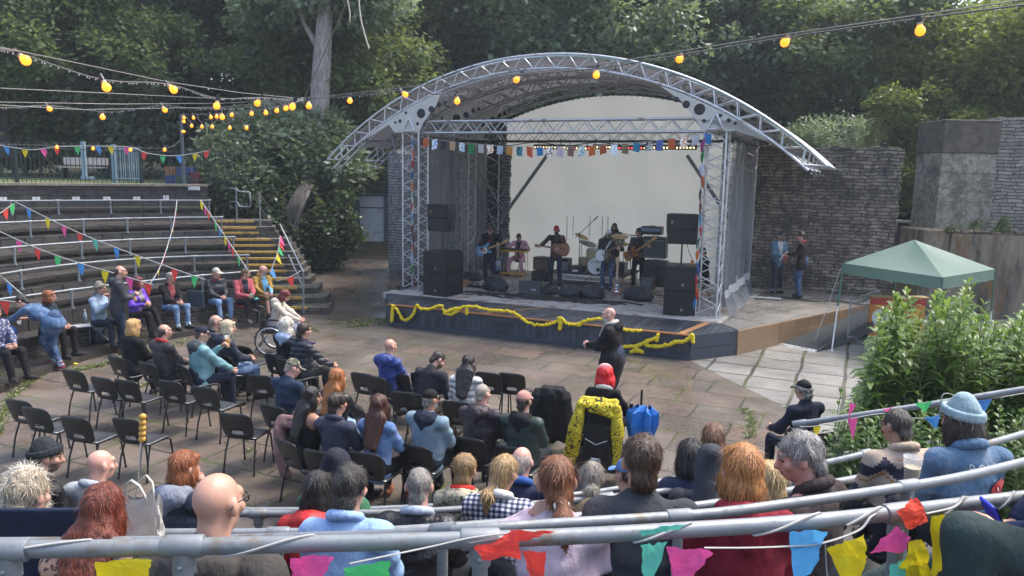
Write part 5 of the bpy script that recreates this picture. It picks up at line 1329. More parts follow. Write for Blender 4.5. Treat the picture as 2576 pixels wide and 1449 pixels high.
def person(label, px, py, yaw, pose='sit', z0=0.0, t=None, s=1.0, w=1.0, lean=4, side=0, twist=0, head=(0, 0, 0), hands=None, feet=None, seat=.45, skin='l',
           top=((.03, .03, .035), 'weave'), rough=.85, bot='#23262c', botk='weave', shoe='#1c1a1a', hair=('short', '#3a2a20'), hat=None, extra=(), res=None, group=None, fem=False,
           beard=None, glasses=None, hood=False, collar=None, coat=0.0, bare=0.0, sleeve=1.0, shorts=False, at=None, curl=.5, inner=None, hips=None, topmat=None, sit_d=None, cuffs=None, floor_pt=None):
 B = {}
 sp = rotm('X', -lean) @ rotm('Y', side) if True else 0
 tw = rotm('Z', twist)
 pz = {'sit': seat+.085, 'stand': .935, 'low': seat+.085}[pose] if hips is None else hips
 pel = V3(0, 0, pz); R = sp @ tw
 sh_w = (.165 if fem else .185)*(1+(w-1)*.4)
 nb = pel+R @ V3(0, 0, .50); ch = pel+R @ V3(0, .01, .30)
 sl, sr = nb+R @ V3(-sh_w, -.01, -.055), nb+R @ V3(sh_w, -.01, -.055)
 Rh = R @ rotm('Z', head[0]) @ rotm('X', head[1]) @ rotm('Y', head[2])
 hb = nb+(R @ V3(0, .014, .062)); hc = hb+Rh @ V3(0, .022, .105)
 toph = hc+Rh @ V3(0, -.01, .118)
 if hands is None:
  hands = ((-.09, .36, pz+.13), (.09, .36, pz+.13)) if pose != 'stand' else ((-.27, .06, .80), (.27, .06, .80))
 el, wl = ik(sl, V3(*hands[0]), .285, .25, V3(-.7, -.5, -.7)); er, wr = ik(sr, V3(*hands[1]), .285, .25, V3(.7, -.5, -.7))
 hl, hr = pel+V3(-.09, 0, -.02), pel+V3(.09, 0, -.02)
 if feet is None:
  feet = ((-.13, .46, .08), (.13, .46, .08)) if pose == 'sit' else ((-.12, .0, .08), (.12, .04, .08)) if pose == 'stand' else ((-.12, .62, pz-.38), (.12, .62, pz-.38))
 fl, fr_ = V3(*feet[0]), V3(*feet[1]); kp = V3(0, .6, 1) if pose != 'stand' else V3(0, 1, .1)
 kl, al = ik(hl, fl, .43, .42, kp+V3(-.12, 0, 0)); kr, ar_ = ik(hr, fr_, .43, .42, kp+V3(.12, 0, 0))
 rz = math.radians(yaw-90); cz, sz = math.cos(rz), math.sin(rz); tp = toph*s
 if at is not None: loc = Vector(at)
 else:
  if t is not None: tgt = T(px, py, t); z0 = tgt.z-tp[2]
  else: tgt = D(px, py, z0+tp[2])
  loc = Vector((tgt.x-(cz*tp[0]-sz*tp[1]), tgt.y-(sz*tp[0]+cz*tp[1]), z0))
 dist = loc.length; root = thing('person', label, 'person', loc, rz, group); root.scale = (s, s, s)
 h = res or (.0105 if dist < 4.6 else .0125 if dist < 8 else .0165 if dist < 16 else .022)
 hH = min(h, .013) if dist < 16 else .016
 seed = int(abs(px)*7+abs(py)) % 9973
 skc = SK.get(skin, skin) if isinstance(skin, str) and len(skin) == 1 else skin; ms = skin_mat(skc)
 hd = lambda *p: hc+Rh @ V3(*p)
 def he(c, r): return ('e', hd(*c), tuple(q*.90 for q in r), Rh)
 MY = R @ np.diag([1, 1.42, 1]) @ R.T
 P = [he((0, -.012, .028), (.077, .097, .092)), he((0, .028, -.045), (.060, .068, .070)), he((0, .058, -.085), (.034, .030, .024)), he((0, .078, .028), (.055, .022, .030)),
         ('c', hd(0, .092, .012), hd(0, .112, -.026), .010, .017), he((0, .088, -.058), (.026, .014, .015)), he((-.080, -.006, -.006), (.012, .024, .036)), he((.080, -.006, -.006), (.012, .024, .036)),
         he((-.045, .062, -.018), (.026, .022, .022)), he((.045, .062, -.018), (.026, .022, .022)),
         ('c', nb+R @ V3(0, .0, -.04), hd(0, -.012, -.045), .062*(.9 if fem else 1), .056*(.9 if fem else 1)),
         ('c', nb+R @ V3(-.10, -.005, -.05), nb+R @ V3(.10, -.005, -.05), .060, .060), ('c', pel+V3(0, 0, .05), ch, .115, .125, MY),
         ('c', sl, el, .044, .036), ('c', sr, er, .044, .036), ('c', el, wl, .037, .025), ('c', er, wr, .037, .025),
         ('c', hl, kl, .068, .050), ('c', hr, kr, .068, .050), ('c', kl, al, .048, .034), ('c', kr, ar_, .048, .034)]
 if bare: P += [('c', sl, sr, .062, .062), ('c', nb+R @ V3(-.12, -.01, -.09), nb+R @ V3(.12, -.01, -.09), .085, .085, MY)]
 mbx = MB()
 for wri, elb, sg in ((wl, el, -1), (wr, er, 1)):
  d = (wri-elb); d /= np.linalg.norm(d); inw = V3(-sg, .25, -.15) @ np.eye(3); nrm = inw-d*(inw@d); nrm /= np.linalg.norm(nrm); lat = np.cross(d, nrm)
  kn = wri+d*.085; P.append(('c', wri+d*.02, kn, .026, .030)); P.append(('c', kn-lat*.022, kn+lat*.022, .020, .020))
  if dist < 24:
   for i, L in enumerate((.066, .076, .072, .056)):
    o = kn+lat*(.030-.020*i)*(1 if sg > 0 else -1); c1 = curl*(1+.12*i)
    p1 = o+(d*math.cos(c1)+nrm*math.sin(c1))*L*.5; p2 = p1+(d*math.cos(c1*2.1)+nrm*math.sin(c1*2.1))*L*.32; p3 = p2+(d*math.cos(c1*2.9)+nrm*math.sin(c1*2.9))*L*.25
    mbx.tube([o-d*.02, o, p1, p2, p3], [.0105, .0100, .0092, .0082, .0055], 6)
   o = wri+d*.03+lat*.026*(1 if sg > 0 else -1); q = lat*(1 if sg > 0 else -1)
   mbx.tube([o, o+q*.022+d*.022+nrm*.008, o+q*.030+d*.052+nrm*.018, o+q*.026+d*.072+nrm*.024], [.015, .013, .010, .007], 6)
 V, Q = blob(P, hH, .022)
 hv = (V-hc) @ Rh; c = hv[Q].mean(1); mi = np.zeros(len(Q), int)
 for ex in (-.031, .031): mi[(np.abs(c[:, 0]-ex) < .012) & (np.abs(c[:, 2]-.008) < .004+hH*.25) & (c[:, 1] > .055)] = 1
 mi[(np.abs(c[:, 0]) < .026) & (np.abs(c[:, 2]+.058) < .006+hH*.25) & (c[:, 1] > .07)] = 2
 mi[(np.abs(np.abs(c[:, 0])-.031) < .020) & (np.abs(c[:, 2]-.034) < .005+hH*.2) & (c[:, 1] > .05)] = 3
 if beard:
  mi[(c[:, 2] < -.035) & (c[:, 2] > -.14) & (c[:, 1] > .015) & (mi == 0) & (np.abs(c[:, 0]) < .075)] = 4
 hcol = hair[1]
 body = vq_obj('body', V, Q, [ms, M_EYE, M_LIP, hair_mat(hcol), hair_mat(beard or hcol)], root, mi, mbx)
 tc, tk = top; mt = topmat or cloth(tc, rough, tk); g = w
 armr = .060*(.8+.2*g)*(.9 if fem else 1)
 wl2, wr2 = el+(wl-el)*sleeve*.97, er+(wr-er)*sleeve*.97
 if sleeve < .2: wl2, wr2 = None, None
 nbk = R @ V3(0, -.01, 0)
 P = [('c', pel+R @ V3(0, .005, -.05), ch, .162*g, .157*g, MY), ('c', ch, nb+R @ V3(0, -.01, -.10), .155*g, .13*g, MY)]
 if not bare:
  P += [('c', sl+R @ V3(.02, 0, 0), sr-R @ V3(.02, 0, 0), .070, .070), ('c', nb+nbk-R @ V3(0, 0, .05), nb+R @ V3(0, .0, .012), .085, .070)]
 e2l, e2r = sl+(el-sl)*min(1, sleeve*1.5), sr+(er-sr)*min(1, sleeve*1.5)
 P += [('c', sl, e2l, armr*1.12, armr), ('c', sr, e2r, armr*1.12, armr)]
 if sleeve > .6: P += [('c', el, wl2, armr, armr*.72), ('c', er, wr2, armr, armr*.72)]
 if w > 1.08 and pose != 'stand': P.append(('e', pel+R @ V3(0, .06, .14), (.16*g, .13*g, .15*g)))
 if fem: P.append(('c', ch+R @ V3(-.07, .09, .04), ch+R @ V3(.07, .09, .04), .065, .065))
 if coat: P += [('c', hl, hl+(kl-hl)*coat, .125*g, .115*g), ('c', hr, hr+(kr-hr)*coat, .125*g, .115*g)]
 elif pose == 'stand': P.append(('c', pel+V3(0, 0, -.10), pel+V3(0, 0, .1), .150*g, .15*g, MY))
 cuts = []
 if bare:
  b0 = nb-R @ V3(0, 0, .10+.03*bare); nz = R @ V3(0, 0, 1); cuts.append(lambda X, Y, Z: (X-b0[0])*nz[0]+(Y-b0[1])*nz[1]+(Z-b0[2])*nz[2])
 if inner is not None or True:
  pass
 V, Q = blob(P, h, .045, cuts, wr=.009, fr=17, seed=seed, an=(.7, .7, 1.6), wr2=.003, fr2=55)
 mats_ = [mt]; mi = None
 if inner is not None:
  cc = (V[Q].mean(1)-ch) @ R; mi = ((np.abs(cc[:, 0]) < .055+.03*np.clip(cc[:, 2]/.2, -1, 1)) & (cc[:, 1] > .04) & (cc[:, 2] > -.32)).astype(int); mats_.append(inner if not isinstance(inner, (str, tuple)) else cloth(inner))
 tp_o = vq_obj('jacket' if rough < .8 or hood or collar else 'top', V, Q, mats_, root, mi)
 if hood:
  hm = mt if hood is True else cloth(hood)
  P = [('e', nb+R @ V3(0, -.085, -.015), (.135, .075, .085), R), ('c', nb+R @ V3(-.085, -.03, .015), nb+R @ V3(0, -.115, .01), .040, .046), ('c', nb+R @ V3(.085, -.03, .015), nb+R @ V3(0, -.115, .01), .040, .046),
             ('c', nb+R @ V3(-.085, -.03, .015), nb+R @ V3(-.055, .07, -.03), .036, .028), ('c', nb+R @ V3(.085, -.03, .015), nb+R @ V3(.055, .07, -.03), .036, .028), ('c', nb+R @ V3(0, -.11, -.02), nb+R @ V3(0, -.13, -.13), .07, .02)]
  V, Q = blob(P, h*.85, .03, wr=.005, fr=38, seed=seed+3, wr2=.002, fr2=110); vq_obj('hood', V, Q, hm, root)
 if collar:
  P = []
  for i in range(12):
   a0, a1 = [math.pi*(.5+.16)+2*math.pi*.84*(i+q)/12 for q in (0, 1)]
   f = lambda a: nb+R @ V3(.078*math.cos(a), .072*math.sin(a)-.012, .018-.03*math.sin(a)+(.012 if math.sin(a) < 0 else 0))
   P.append(('c', f(a0), f(a1), .026, .026))
  V, Q = blob(P, h*.8, .015, wr=.003, fr=40, seed=seed); vq_obj('collar', V, Q, mt if collar is True else cloth(collar), root)
 bm = cloth(bot, .85, botk)
 P = [('c', pel+V3(0, -.02, .06), pel+V3(0, -.02, -.01), .138*g, .145*g, np.diag([1, 1.25, 1])), ('c', hl, kl, .088*g, .068), ('c', hr, kr, .088*g, .068)]
 if shorts: pass
 else: P += [('c', kl, al, .068, .053), ('c', kr, ar_, .068, .053)]
 cut = []
 if cuffs: pass
 V, Q = blob(P, h, .035, wr=.008, fr=20, seed=seed+1, an=(1, 1, 1.3), wr2=.0015, fr2=90); mi = None
 if cuffs:
  cc = V[Q].mean(1); mi = ((np.linalg.norm(cc-al, axis=1) < .085) | (np.linalg.norm(cc-ar_, axis=1) < .085)).astype(int)
 vq_obj('shorts' if shorts else 'trousers', V, Q, [bm, cloth(cuffs)] if cuffs else bm, root, mi)
 for a_, k_ in ((al, kl), (ar_, kr)):
  sd = a_-k_; fd = V3(0, 1, 0) if pose != 'stand' or True else sd
  fd = fd+V3((-.25 if a_ is al else .25), 0, 0); fd /= np.linalg.norm(fd)
  b = a_-V3(0, 0, .04); sh = cloth(shoe, .6)
  V, Q = blob([('c', b-fd*.045, b+fd*.08, .045, .042), ('c', b+fd*.08, b+fd*.165, .042, .030), ('c', b, a_+V3(0, 0, .03), .045, .046)], h*.85, .02, [lambda X, Y, Z, q=b[2]-.040: q-Z+0*X+0*Y])
  cc = V[Q].mean(1)[:, 2]; vq_obj('shoe', V, Q, [sh, M_SOLE if 'w' in extra else M_BLACK], root, (cc < b[2]-.022).astype(int))
 sty, hcol = hair; hm = hair_mat(hcol); near = dist < 8
 def cutp(nv, d0): 
  nv = Rh @ (V3(*nv)/np.linalg.norm(nv)); off = float(nv@hc)+d0
  return lambda X, Y, Z: X*F32(nv[0])+Y*F32(nv[1])+Z*F32(nv[2])-F32(off)
 P = None; cuts = []; hk = .02; hw = .004 if near else .003
 fl_ = (0, .75, -.66)
 cap = he((0, -.016, .034), (.086, .106, .099))
 if sty == 'short': P = [cap, he((0, -.075, -.045), (.060, .035, .05))]; cuts = [cutp(fl_, .018)]
 elif sty == 'thick': P = [he((0, -.022, .040), (.096, .115, .108)), he((0, -.08, -.055), (.072, .045, .065))]; cuts = [cutp(fl_, .020)]; hw = .007
 elif sty == 'crop': P = [he((0, -.016, .032), (.081, .101, .096)), he((0, -.07, -.04), (.058, .035, .045))]; cuts = [cutp(fl_, .014)]; hw = .0015
 elif sty == 'balding': P = [he((0, -.02, .01), (.084, .103, .088)), he((0, -.075, -.045), (.058, .034, .045))]; cuts = [cutp(fl_, .0), cutp((0, .35, 1), .045)]; hw = .002
 elif sty == 'bob': P = [he((0, -.018, .040), (.097, .115, .106)), he((0, -.045, -.06), (.102, .085, .10)), he((-.07, .02, -.055), (.035, .055, .085)), he((.07, .02, -.055), (.035, .055, .085)), he((0, .075, .075), (.07, .035, .03))]; hw = .004
 elif sty == 'fullbob': P = [he((0, -.018, .040), (.112, .128, .115)), he((0, -.045, -.07), (.128, .10, .12)), he((-.085, .02, -.07), (.045, .06, .10)), he((.085, .02, -.07), (.045, .06, .10))]; hw = .003
 elif sty == 'long': P = [he((0, -.018, .040), (.096, .113, .104)), he((0, -.06, -.08), (.098, .07, .13)), ('c', hd(-.03, -.085, -.12), pel+R @ V3(-.03, -.16*g, .27), .075, .035, R @ np.diag([.75, 1.4, 1]) @ R.T), ('c', hd(.03, -.085, -.12), pel+R @ V3(.03, -.16*g, .25), .075, .035, R @ np.diag([.75, 1.4, 1]) @ R.T), he((-.078, .01, -.06), (.03, .05, .10)), he((.078, .01, -.06), (.03, .05, .10))]; hw = .006
 elif sty == 'mid': P = [he((0, -.018, .040), (.097, .115, .106)), he((0, -.055, -.07), (.102, .078, .13)), he((-.072, .01, -.075), (.036, .055, .11)), he((.072, .01, -.075), (.036, .055, .11)), he((0, .07, .08), (.065, .035, .03))]; hw = .006
 elif sty == 'curly': P = [he((0, -.022, .03), (.125, .135, .125)), he((-.06, -.03, -.10), (.085, .09, .11)), he((.06, -.03, -.10), (.085, .09, .11)), he((0, -.07, -.12), (.10, .07, .12))]; cuts = []; hw = .012
 elif sty == 'pony': P = [he((0, -.016, .036), (.089, .108, .100)), he((0, -.06, -.04), (.072, .055, .07)), ('c', hd(0, -.105, -.075), hd(0, -.15, -.13), .026, .038), ('c', hd(0, -.15, -.13), hd(0, -.13, -.24), .042, .016)]; cuts = []; hw = .003
 elif sty == 'bun': P = [he((0, -.016, .036), (.089, .108, .100)), he((0, -.07, -.05), (.07, .05, .07)), he((0, -.115, -.06), (.055, .045, .05))]; hw = .005
 if P is not None:
  if sty in ('bob', 'fullbob', 'long', 'mid', 'curly', 'pony', 'bun'):
   fc = hd(0, .13, -.035); Rl = Rh
   def facecut(X, Y, Z, fc=fc, R_=Rh, r=(.068 if sty != 'curly' else .075, .115 if sty not in ('pony', 'bun') else .14, .10 if sty not in ('pony', 'bun') else .10)):
    x, y, z = X-F32(fc[0]), Y-F32(fc[1]), Z-F32(fc[2]); a_ = R_[0][0]*x+R_[1][0]*y+R_[2][0]*z; b_ = R_[0][1]*x+R_[1][1]*y+R_[2][1]*z; c_ = R_[0][2]*x+R_[1][2]*y+R_[2][2]*z
    return (.06-np.sqrt((a_/r[0])**2+(b_/r[1])**2+(c_/r[2])**2)*.06)
   cuts.append(facecut)
   if sty in ('pony', 'bun'): cuts.append(cutp((0, .9, -.5), .055))
  if hat and hat[0] in ('beanie', 'cap'): cuts.append(cutp((0, -.25, 1), .052))
  hh = hH*.9
  V, Q = blob(P, hh, hk, cuts, wr=hw*.65, fr=42 if sty != 'curly' else 34, seed=seed+5, an=(1.4, 1.4, .35) if sty != 'curly' else (1, 1, 1), wr2=hw*.5, fr2=120)
  ex = None
  if dist < 14 and sty != 'crop' and len(V) > 50:
   N_ = vnormals(V, Q); r = np.random.RandomState(seed); nn = {'short': 260, 'thick': 480, 'balding': 160, 'bob': 420, 'long': 620, 'mid': 520, 'curly': 900, 'pony': 380, 'bun': 380}.get(sty, 200)
   nn = int(nn*(2.6 if near else .5)); ex = MB(); dn = -(R @ V3(0, 0, 1)); sw = .0011 if near else .0022
   for i in r.randint(0, len(V), nn):
    n_ = N_[i]; d = dn+r.normal(size=3)*(.22 if sty not in ('curly', 'thick') else .9 if sty == 'curly' else .55); d = d-n_*(d@n_); d /= np.linalg.norm(d)+1e-9; L = r.uniform(.035, .10)*(1.2 if sty in ('long', 'mid', 'curly') else .6 if sty in ('short', 'balding', 'thick') else 1)
    p0 = V[i]-n_*.002; sd = np.cross(n_, d)*sw*r.uniform(.7, 1.6); lift = r.uniform(.003, .009)*(2.2 if sty == 'curly' else 1 if sty == 'thick' else .45)
    p1 = p0+d*L*.5+n_*lift; p2 = p0+d*L+n_*lift*r.uniform(-.3, 1.1); mi_ = int(r.rand() < .35)
    ex.add([p0-sd, p0+sd, p1+sd, p1-sd, p2], [(0, 1, 2, 3), (3, 2, 4)], mi_, True)
  c_ = hx(hcol) if isinstance(hcol, str) else hcol
  vq_obj('hair', V, Q, [hm, hair_mat(tuple(min(1, x*1.7+.02) for x in c_))], root, None, ex)
  if sty == 'pony':
   mo = MB(); mo.tube([hd(.03*math.cos(a), -.105+.012*math.sin(a), -.075+.03*math.sin(a)) for a in np.linspace(0, 6.28, 13)], .007, 6); mo.obj('hair_tie', M_WHITE, root)
 if hat:
  hs, hcl = hat; hmat = cloth(hcl, .8, 'knit' if hs == 'beanie' else 'weave') if not isinstance(hcl, bpy.types.Material) else hcl
  if hs == 'beanie':
   V, Q = blob([he((0, -.022, .05), (.094, .112, .108)), he((0, -.03, .12), (.05, .06, .05))], hH*.8, .03, [cutp((0, .30, -1), -.022)], wr=.002, fr=60, seed=seed); o = vq_obj('beanie', V, Q, hmat, root)
   P = []
   for i in range(20):
    a0, a1 = 2*math.pi*i/20, 2*math.pi*(i+1)/20; f = lambda a: hd(.089*math.cos(a), -.018+.105*math.sin(a), .038+.030*math.sin(a)); P.append(('c', f(a0), f(a1), .0145, .0145, np.eye(3)))
    f2 = lambda a: hd(.087*math.cos(a), -.020+.104*math.sin(a), .060+.030*math.sin(a)); P.append(('c', f2(a0), f2(a1), .0145, .0145))
   V, Q = blob(P, .006 if near else hH*.8, .012); vq_obj('turned_cuff', V, Q, hmat, root)
  elif hs == 'cap':
   V, Q = blob([he((0, -.014, .045), (.088, .108, .092))], hH*.8, .02, [cutp((0, -.12, -1), -.028)], wr=.0015, fr=50, seed=seed); o = vq_obj('cap', V, Q, hmat, root)
   m = MB(); n_ = 9; A_ = []; B_ = []
   for i in range(n_):
    a = math.radians(25+130*i/(n_-1)); A_.append(hd(.083*math.cos(a), .075*math.sin(a)+.012, .037)); B_.append(hd(.080*math.cos(a), .10*math.sin(a)+.072+.0*i, .026-.010*abs(math.cos(a))))
   m.strip(A_, B_, 0, True); m.strip([p-Rh @ V3(0, 0, .004) for p in B_], [p-Rh @ V3(0, 0, .004) for p in A_], 0, True); m.strip(B_, [p-Rh @ V3(0, 0, .004) for p in B_])
   m.obj('peak', hmat, root); m = MB(); m.ball(hd(0, -.014, .138), (.008, .008, .005), 8); m.obj('button', hmat, o)
  elif hs == 'hood':
   V, Q = blob([he((0, -.03, .03), (.115, .135, .135)), ('c', hd(0, -.06, -.08), nb+R @ V3(0, -.06, -.02), .10, .11), he((0, -.08, .11), (.06, .07, .06))], h*.8, .04, [lambda X, Y, Z, f=hd(0, .15, -.0): .105-np.sqrt((X-f[0])**2+(Y-f[1])**2+((Z-f[2])*.8)**2)], wr=.005, fr=36, seed=seed); vq_obj('hood', V, Q, hmat, root)
  elif hs == 'lace':
   m = MB()
   for k in range(2, 5):
    for i in range(16):
     a = 2*math.pi*(i+.5*(k % 2))/16; el_ = .35+k*.24; rr = math.cos(el_); c0 = hd(.098*rr*math.cos(a), -.02+.117*rr*math.sin(a), .045+.103*math.sin(el_)); nx_ = Rh @ V3(rr*math.cos(a), rr*math.sin(a), math.sin(el_)); t1 = np.cross(nx_, Rh @ V3(0, 0, 1)); t1 /= np.linalg.norm(t1)+1e-9; t2 = np.cross(t1, nx_); q = .021*max(.35, rr)
     m.tube([c0+t1*q*math.cos(b)+t2*.021*math.sin(b)+nx_*.003 for b in np.linspace(0, 6.28, 8)], .0022, 4)
   m.obj('lace_cap', pm('pale pink lace', (.70, .42, .45), .7), root)
 if glasses:
  m = MB(); z = .010
  for sx in (-1, 1):
   ring = [hd(sx*.034+.024*math.cos(a), .106-.012*abs(math.cos(a)), z-.004+.018*math.sin(a)) for a in np.linspace(0, 6.28, 13)]; m.tube(ring, .0028, 5)
   m.tube([hd(sx*.058, .098, z+.004), hd(sx*.082, .04, z+.008), hd(sx*.084, -.012, z+.004), hd(sx*.082, -.03, z-.014)], .0028, 5)
  m.tube([hd(-.012, .108, z), hd(.012, .108, z)], .0028, 5); go = m.obj('sunglasses' if glasses == 'sun' else 'glasses', M_BLACK, root)
  if glasses == 'sun':
   m = MB(); 
   for sx in (-1, 1): m.add([hd(sx*.034+.024*math.cos(a), .105-.012*abs(math.cos(a)), z-.004+.018*math.sin(a)) for a in np.linspace(0, 6.28, 13)[:-1]], [tuple(range(12))])
   m.obj('lens', M_LENS, go)
 info = dict(root=root, hc=hc, Rh=Rh, R=R, nb=nb, ch=ch, pel=pel, wl=wl, wr=wr, el=el, er=er, sl=sl, sr=sr, kl=kl, kr=kr, al=al, ar=ar_, loc=loc, yaw=yaw, hd=hd, top=tp_o, body=body, s=s, rz=rz, seat=seat,
    W=lambda p: root.matrix_basis @ Vector(tuple(p)))
 return info
# -- moulded black chairs
M_CH = pm('black moulded plastic', (.012, .012, .0125), .42, 0, .35, 12, .25, 220, .001)
M_CHW = pm('wet seat with painted sky sheen', (.03, .031, .033), .36, 0, .35, 12, .15, **{'Specular IOR Level': 1.0, 'Coat Weight': .6, 'Coat Roughness': .3})  # base raised above the backrest black to stand in for sky reflection
M_LEG = pm('black tube', (.018, .018, .02), .4, .3)
def rrect(w, h, r, n=40, bot=1.0):
 out = []
 for i in range(n):
  a = 2*math.pi*i/n; c, s_ = math.cos(a), math.sin(a); e = .42
  x = w/2*math.copysign(abs(c)**e, c); y = h/2*math.copysign(abs(s_)**e, s_); out.append((x*(bot if y < 0 else 1), y))
 return out
def make_chair():
 root = thing('plastic_chair', 'x', 'chair')
 m = MB(); o_ = rrect(.43, .36, .06, bot=.96); hl = rrect(.15, .062, .02, bot=1.12); R_ = 5
 def bp(x, y): # back panel: x across, y up from its bottom
  return (x, -.185-.11*(y/.36)-.028*(1-(x/.215)**2)+.0, .455+y*.94)
 ring = []
 for k in range(R_+1):
  q = k/R_
  ring.append([bp(a[0]*(1-q)+b[0]*q, (a[1]+.18)*(1-q)+(b[1]+.085)*q) for a, b in zip(o_, hl)])
 vs = [p for r_ in ring for p in r_]; n_ = 40
 m.add(vs, [(k*n_+i, k*n_+(i+1) % n_, (k+1)*n_+(i+1) % n_, (k+1)*n_+i) for k in range(R_) for i in range(n_)], 0, True)
 b = m.obj('backrest', M_CH, root); sd = b.modifiers.new('thick', 'SOLIDIFY'); sd.thickness = .012; sd.offset = 0
 m = MB(); G = 9; vs = []
 for j in range(G):
  for i in range(G):
   u, v = i/(G-1)*2-1, j/(G-1); w = .205*(1-.06*v); vs.append((u*w, -.205+.41*v, .455-.020*(1-u*u)*(1-abs(2*v-1)**2)-.035*max(0, v-.75)**1*2+.03*max(0, .12-v)*3))
 m.add(vs, [(j*G+i, j*G+i+1, (j+1)*G+i+1, (j+1)*G+i) for j in range(G-1) for i in range(G-1)], 0, True)
 b = m.obj('seat', M_CHW, root); sd = b.modifiers.new('thick', 'SOLIDIFY'); sd.thickness = .012; sd.offset = -1
 m = MB(); m.tube([(-.18, -.15, .43), (-.18, .15, .425), (-.165, .17, .424), (.165, .17, .424), (.18, .15, .425), (.18, -.15, .43), (-.18, -.15, .43)], .0105, 6); m.obj('seat_frame', M_LEG, root)
 for sx in (-1, 1):
  m = MB(); m.tube([(sx*.18, -.14, .432), (sx*.195, -.20, .25), (sx*.205, -.245, .005)], .0115, 7); m.cyl((sx*.205, -.245, 0), .015, .02, 8); m.obj('leg', M_LEG, root)
  m = MB(); m.tube([(sx*.18, .14, .425), (sx*.192, .19, .40), (sx*.205, .235, .005)], .0115, 7); m.cyl((sx*.205, .235, 0), .015, .02, 8); m.obj('leg', M_LEG, root)
 m = MB(); m.tube([(-.19, -.155, .36), (-.24, -.155, .365), (-.24, -.155, .335), (-.19, -.155, .33)], .004, 5); m.obj('linking_clip', M_LEG, root)
 return root
CHAIR0 = make_chair(); CH_USED = [False]
def chair(p, heading, label):
 rz = math.radians(heading-90)
 if not CH_USED[0]:
  CH_USED[0] = True; CHAIR0.location = p; CHAIR0.rotation_euler = (0, 0, rz); CHAIR0['label'] = label; CHAIR0['group'] = 'black plastic chairs on the paving'; return CHAIR0
 return dup_tree(CHAIR0, p, rz, label, 'black plastic chairs on the paving')
def q1(x, y): return .3335*x, 966+.3335*y
def chair_rl(px, heading, label):
 f = D(*px, 0); rz = math.radians(heading-90); c, s_ = math.cos(rz), math.sin(rz); lx, ly = -.205, -.245
 chair(Vector((f.x-(c*lx-s_*ly), f.y-(s_*lx+c*ly), 0)), heading, label)
for px, hdg, lab in ((q1(98, 548), 72, 'empty black chair at the far left end of the front empty row'), (q1(220, 618), 72, 'empty black chair second from the left in the front empty row'),
  (q1(508, 704), 74, 'empty black chair behind the bald man in the pale blue jacket'), (q1(894, 716), 74, 'empty black chair left of the bob haired woman'),
  (q1(514, 272), 70, 'empty black chair at the left end of the second empty row'), (q1(726, 338), 70, 'empty black chair second from the left in the second empty row'),
  (q1(902, 360), 70, 'empty black chair third from the left in the second empty row'), (q1(1228, 366), 70, 'empty black chair fourth from the left in the second empty row'),
  (q1(1480, 421), 69, 'empty black chair at the right end of the second empty row'), (q1(1886, 314), 76, 'empty black chair left of the man in the camouflage cap'),
  (q1(1686, 672), 78, 'empty black chair standing alone in front of the bald man with glasses'),
  ((592, 980), 66, 'empty black chair between the teal jacket and the curly white hair'), ((972, 1060), 66, 'empty black chair in front of the long haired denim woman'),
  ((1036, 1062), 68, 'empty black chair between the blue jacket and the black sweater'), ((1253, 1062), 72, 'empty black chair beside the grey haired man in the purple jacket'),
  ((545, 1008), 62, 'empty black chair beside the teal jacket nearest the camera'), ((985, 1120), 70, 'empty black chair left of the black cap and denim jacket'), ((888, 1062), 66, 'empty black chair right of the ginger haired woman'),
  ((1196, 1060), 72, 'empty black chair behind the woman in the white jacket')):
 chair_rl(px, hdg, lab)
# -- patterned cloths
def pat_leopard(name, base, spot, core, scale=26):
 n = N(name); o = n.co(); ns = n.n('TexNoise'); n.set(ns.inputs['Vector'], o); ns.inputs['Scale'].default_value = 14
 vm = n.n('VectorMath', operation='MULTIPLY_ADD'); n.set(vm.inputs[0], ns.outputs['Color']); vm.inputs[1].default_value = (.05, .05, .05); n.set(vm.inputs[2], o)
 v = n.n('TexVoronoi'); n.set(v.inputs['Vector'], vm.outputs[0]); v.inputs['Scale'].default_value = scale; d = v.outputs['Distance']
 ring = n.ramp(d, [(.22, 0), (.27, 1), (.42, 1), (.47, 0)]); brk = n.ramp(n.noise(o, 40, 2), [(.42, 0), (.47, 1)])
 c = n.mix(n.math('MULTIPLY', ring, brk), n.mix(n.ramp(d, [(.22, 1), (.27, 0)]), base, core), spot)
 return n.fin(c, .8, n.bump(n.noise(n.mapv(o, (7, 7, 4)), 2.2, 4), .5, .03))
M_LEO = pat_leopard('leopard print', (.42, .25, .17), (.035, .028, .035), (.24, .13, .09))
M_LEOG = pat_leopard('green leopard print', (.36, .33, .24), (.04, .045, .03), (.20, .19, .12), 30)
def pat_gingham():
 n = N('gingham'); o = n.co(); sp_ = n.n('SeparateXYZ'); n.set(sp_.inputs[0], o)
 a = n.math('GREATER_THAN', n.math('FRACT', n.math('MULTIPLY', sp_.outputs[0], 28)), .5); b = n.math('GREATER_THAN', n.math('FRACT', n.math('MULTIPLY', n.math('ADD', sp_.outputs[2], n.math('MULTIPLY', sp_.outputs[1], .6)), 28)), .5)
 return n.fin(n.ramp(n.math('MULTIPLY', n.math('ADD', a, b), .5), [(.2, (.7, .7, .68)), (.5, (.16, .18, .26)), (.9, (.02, .025, .06))], 'CONSTANT'), .8)
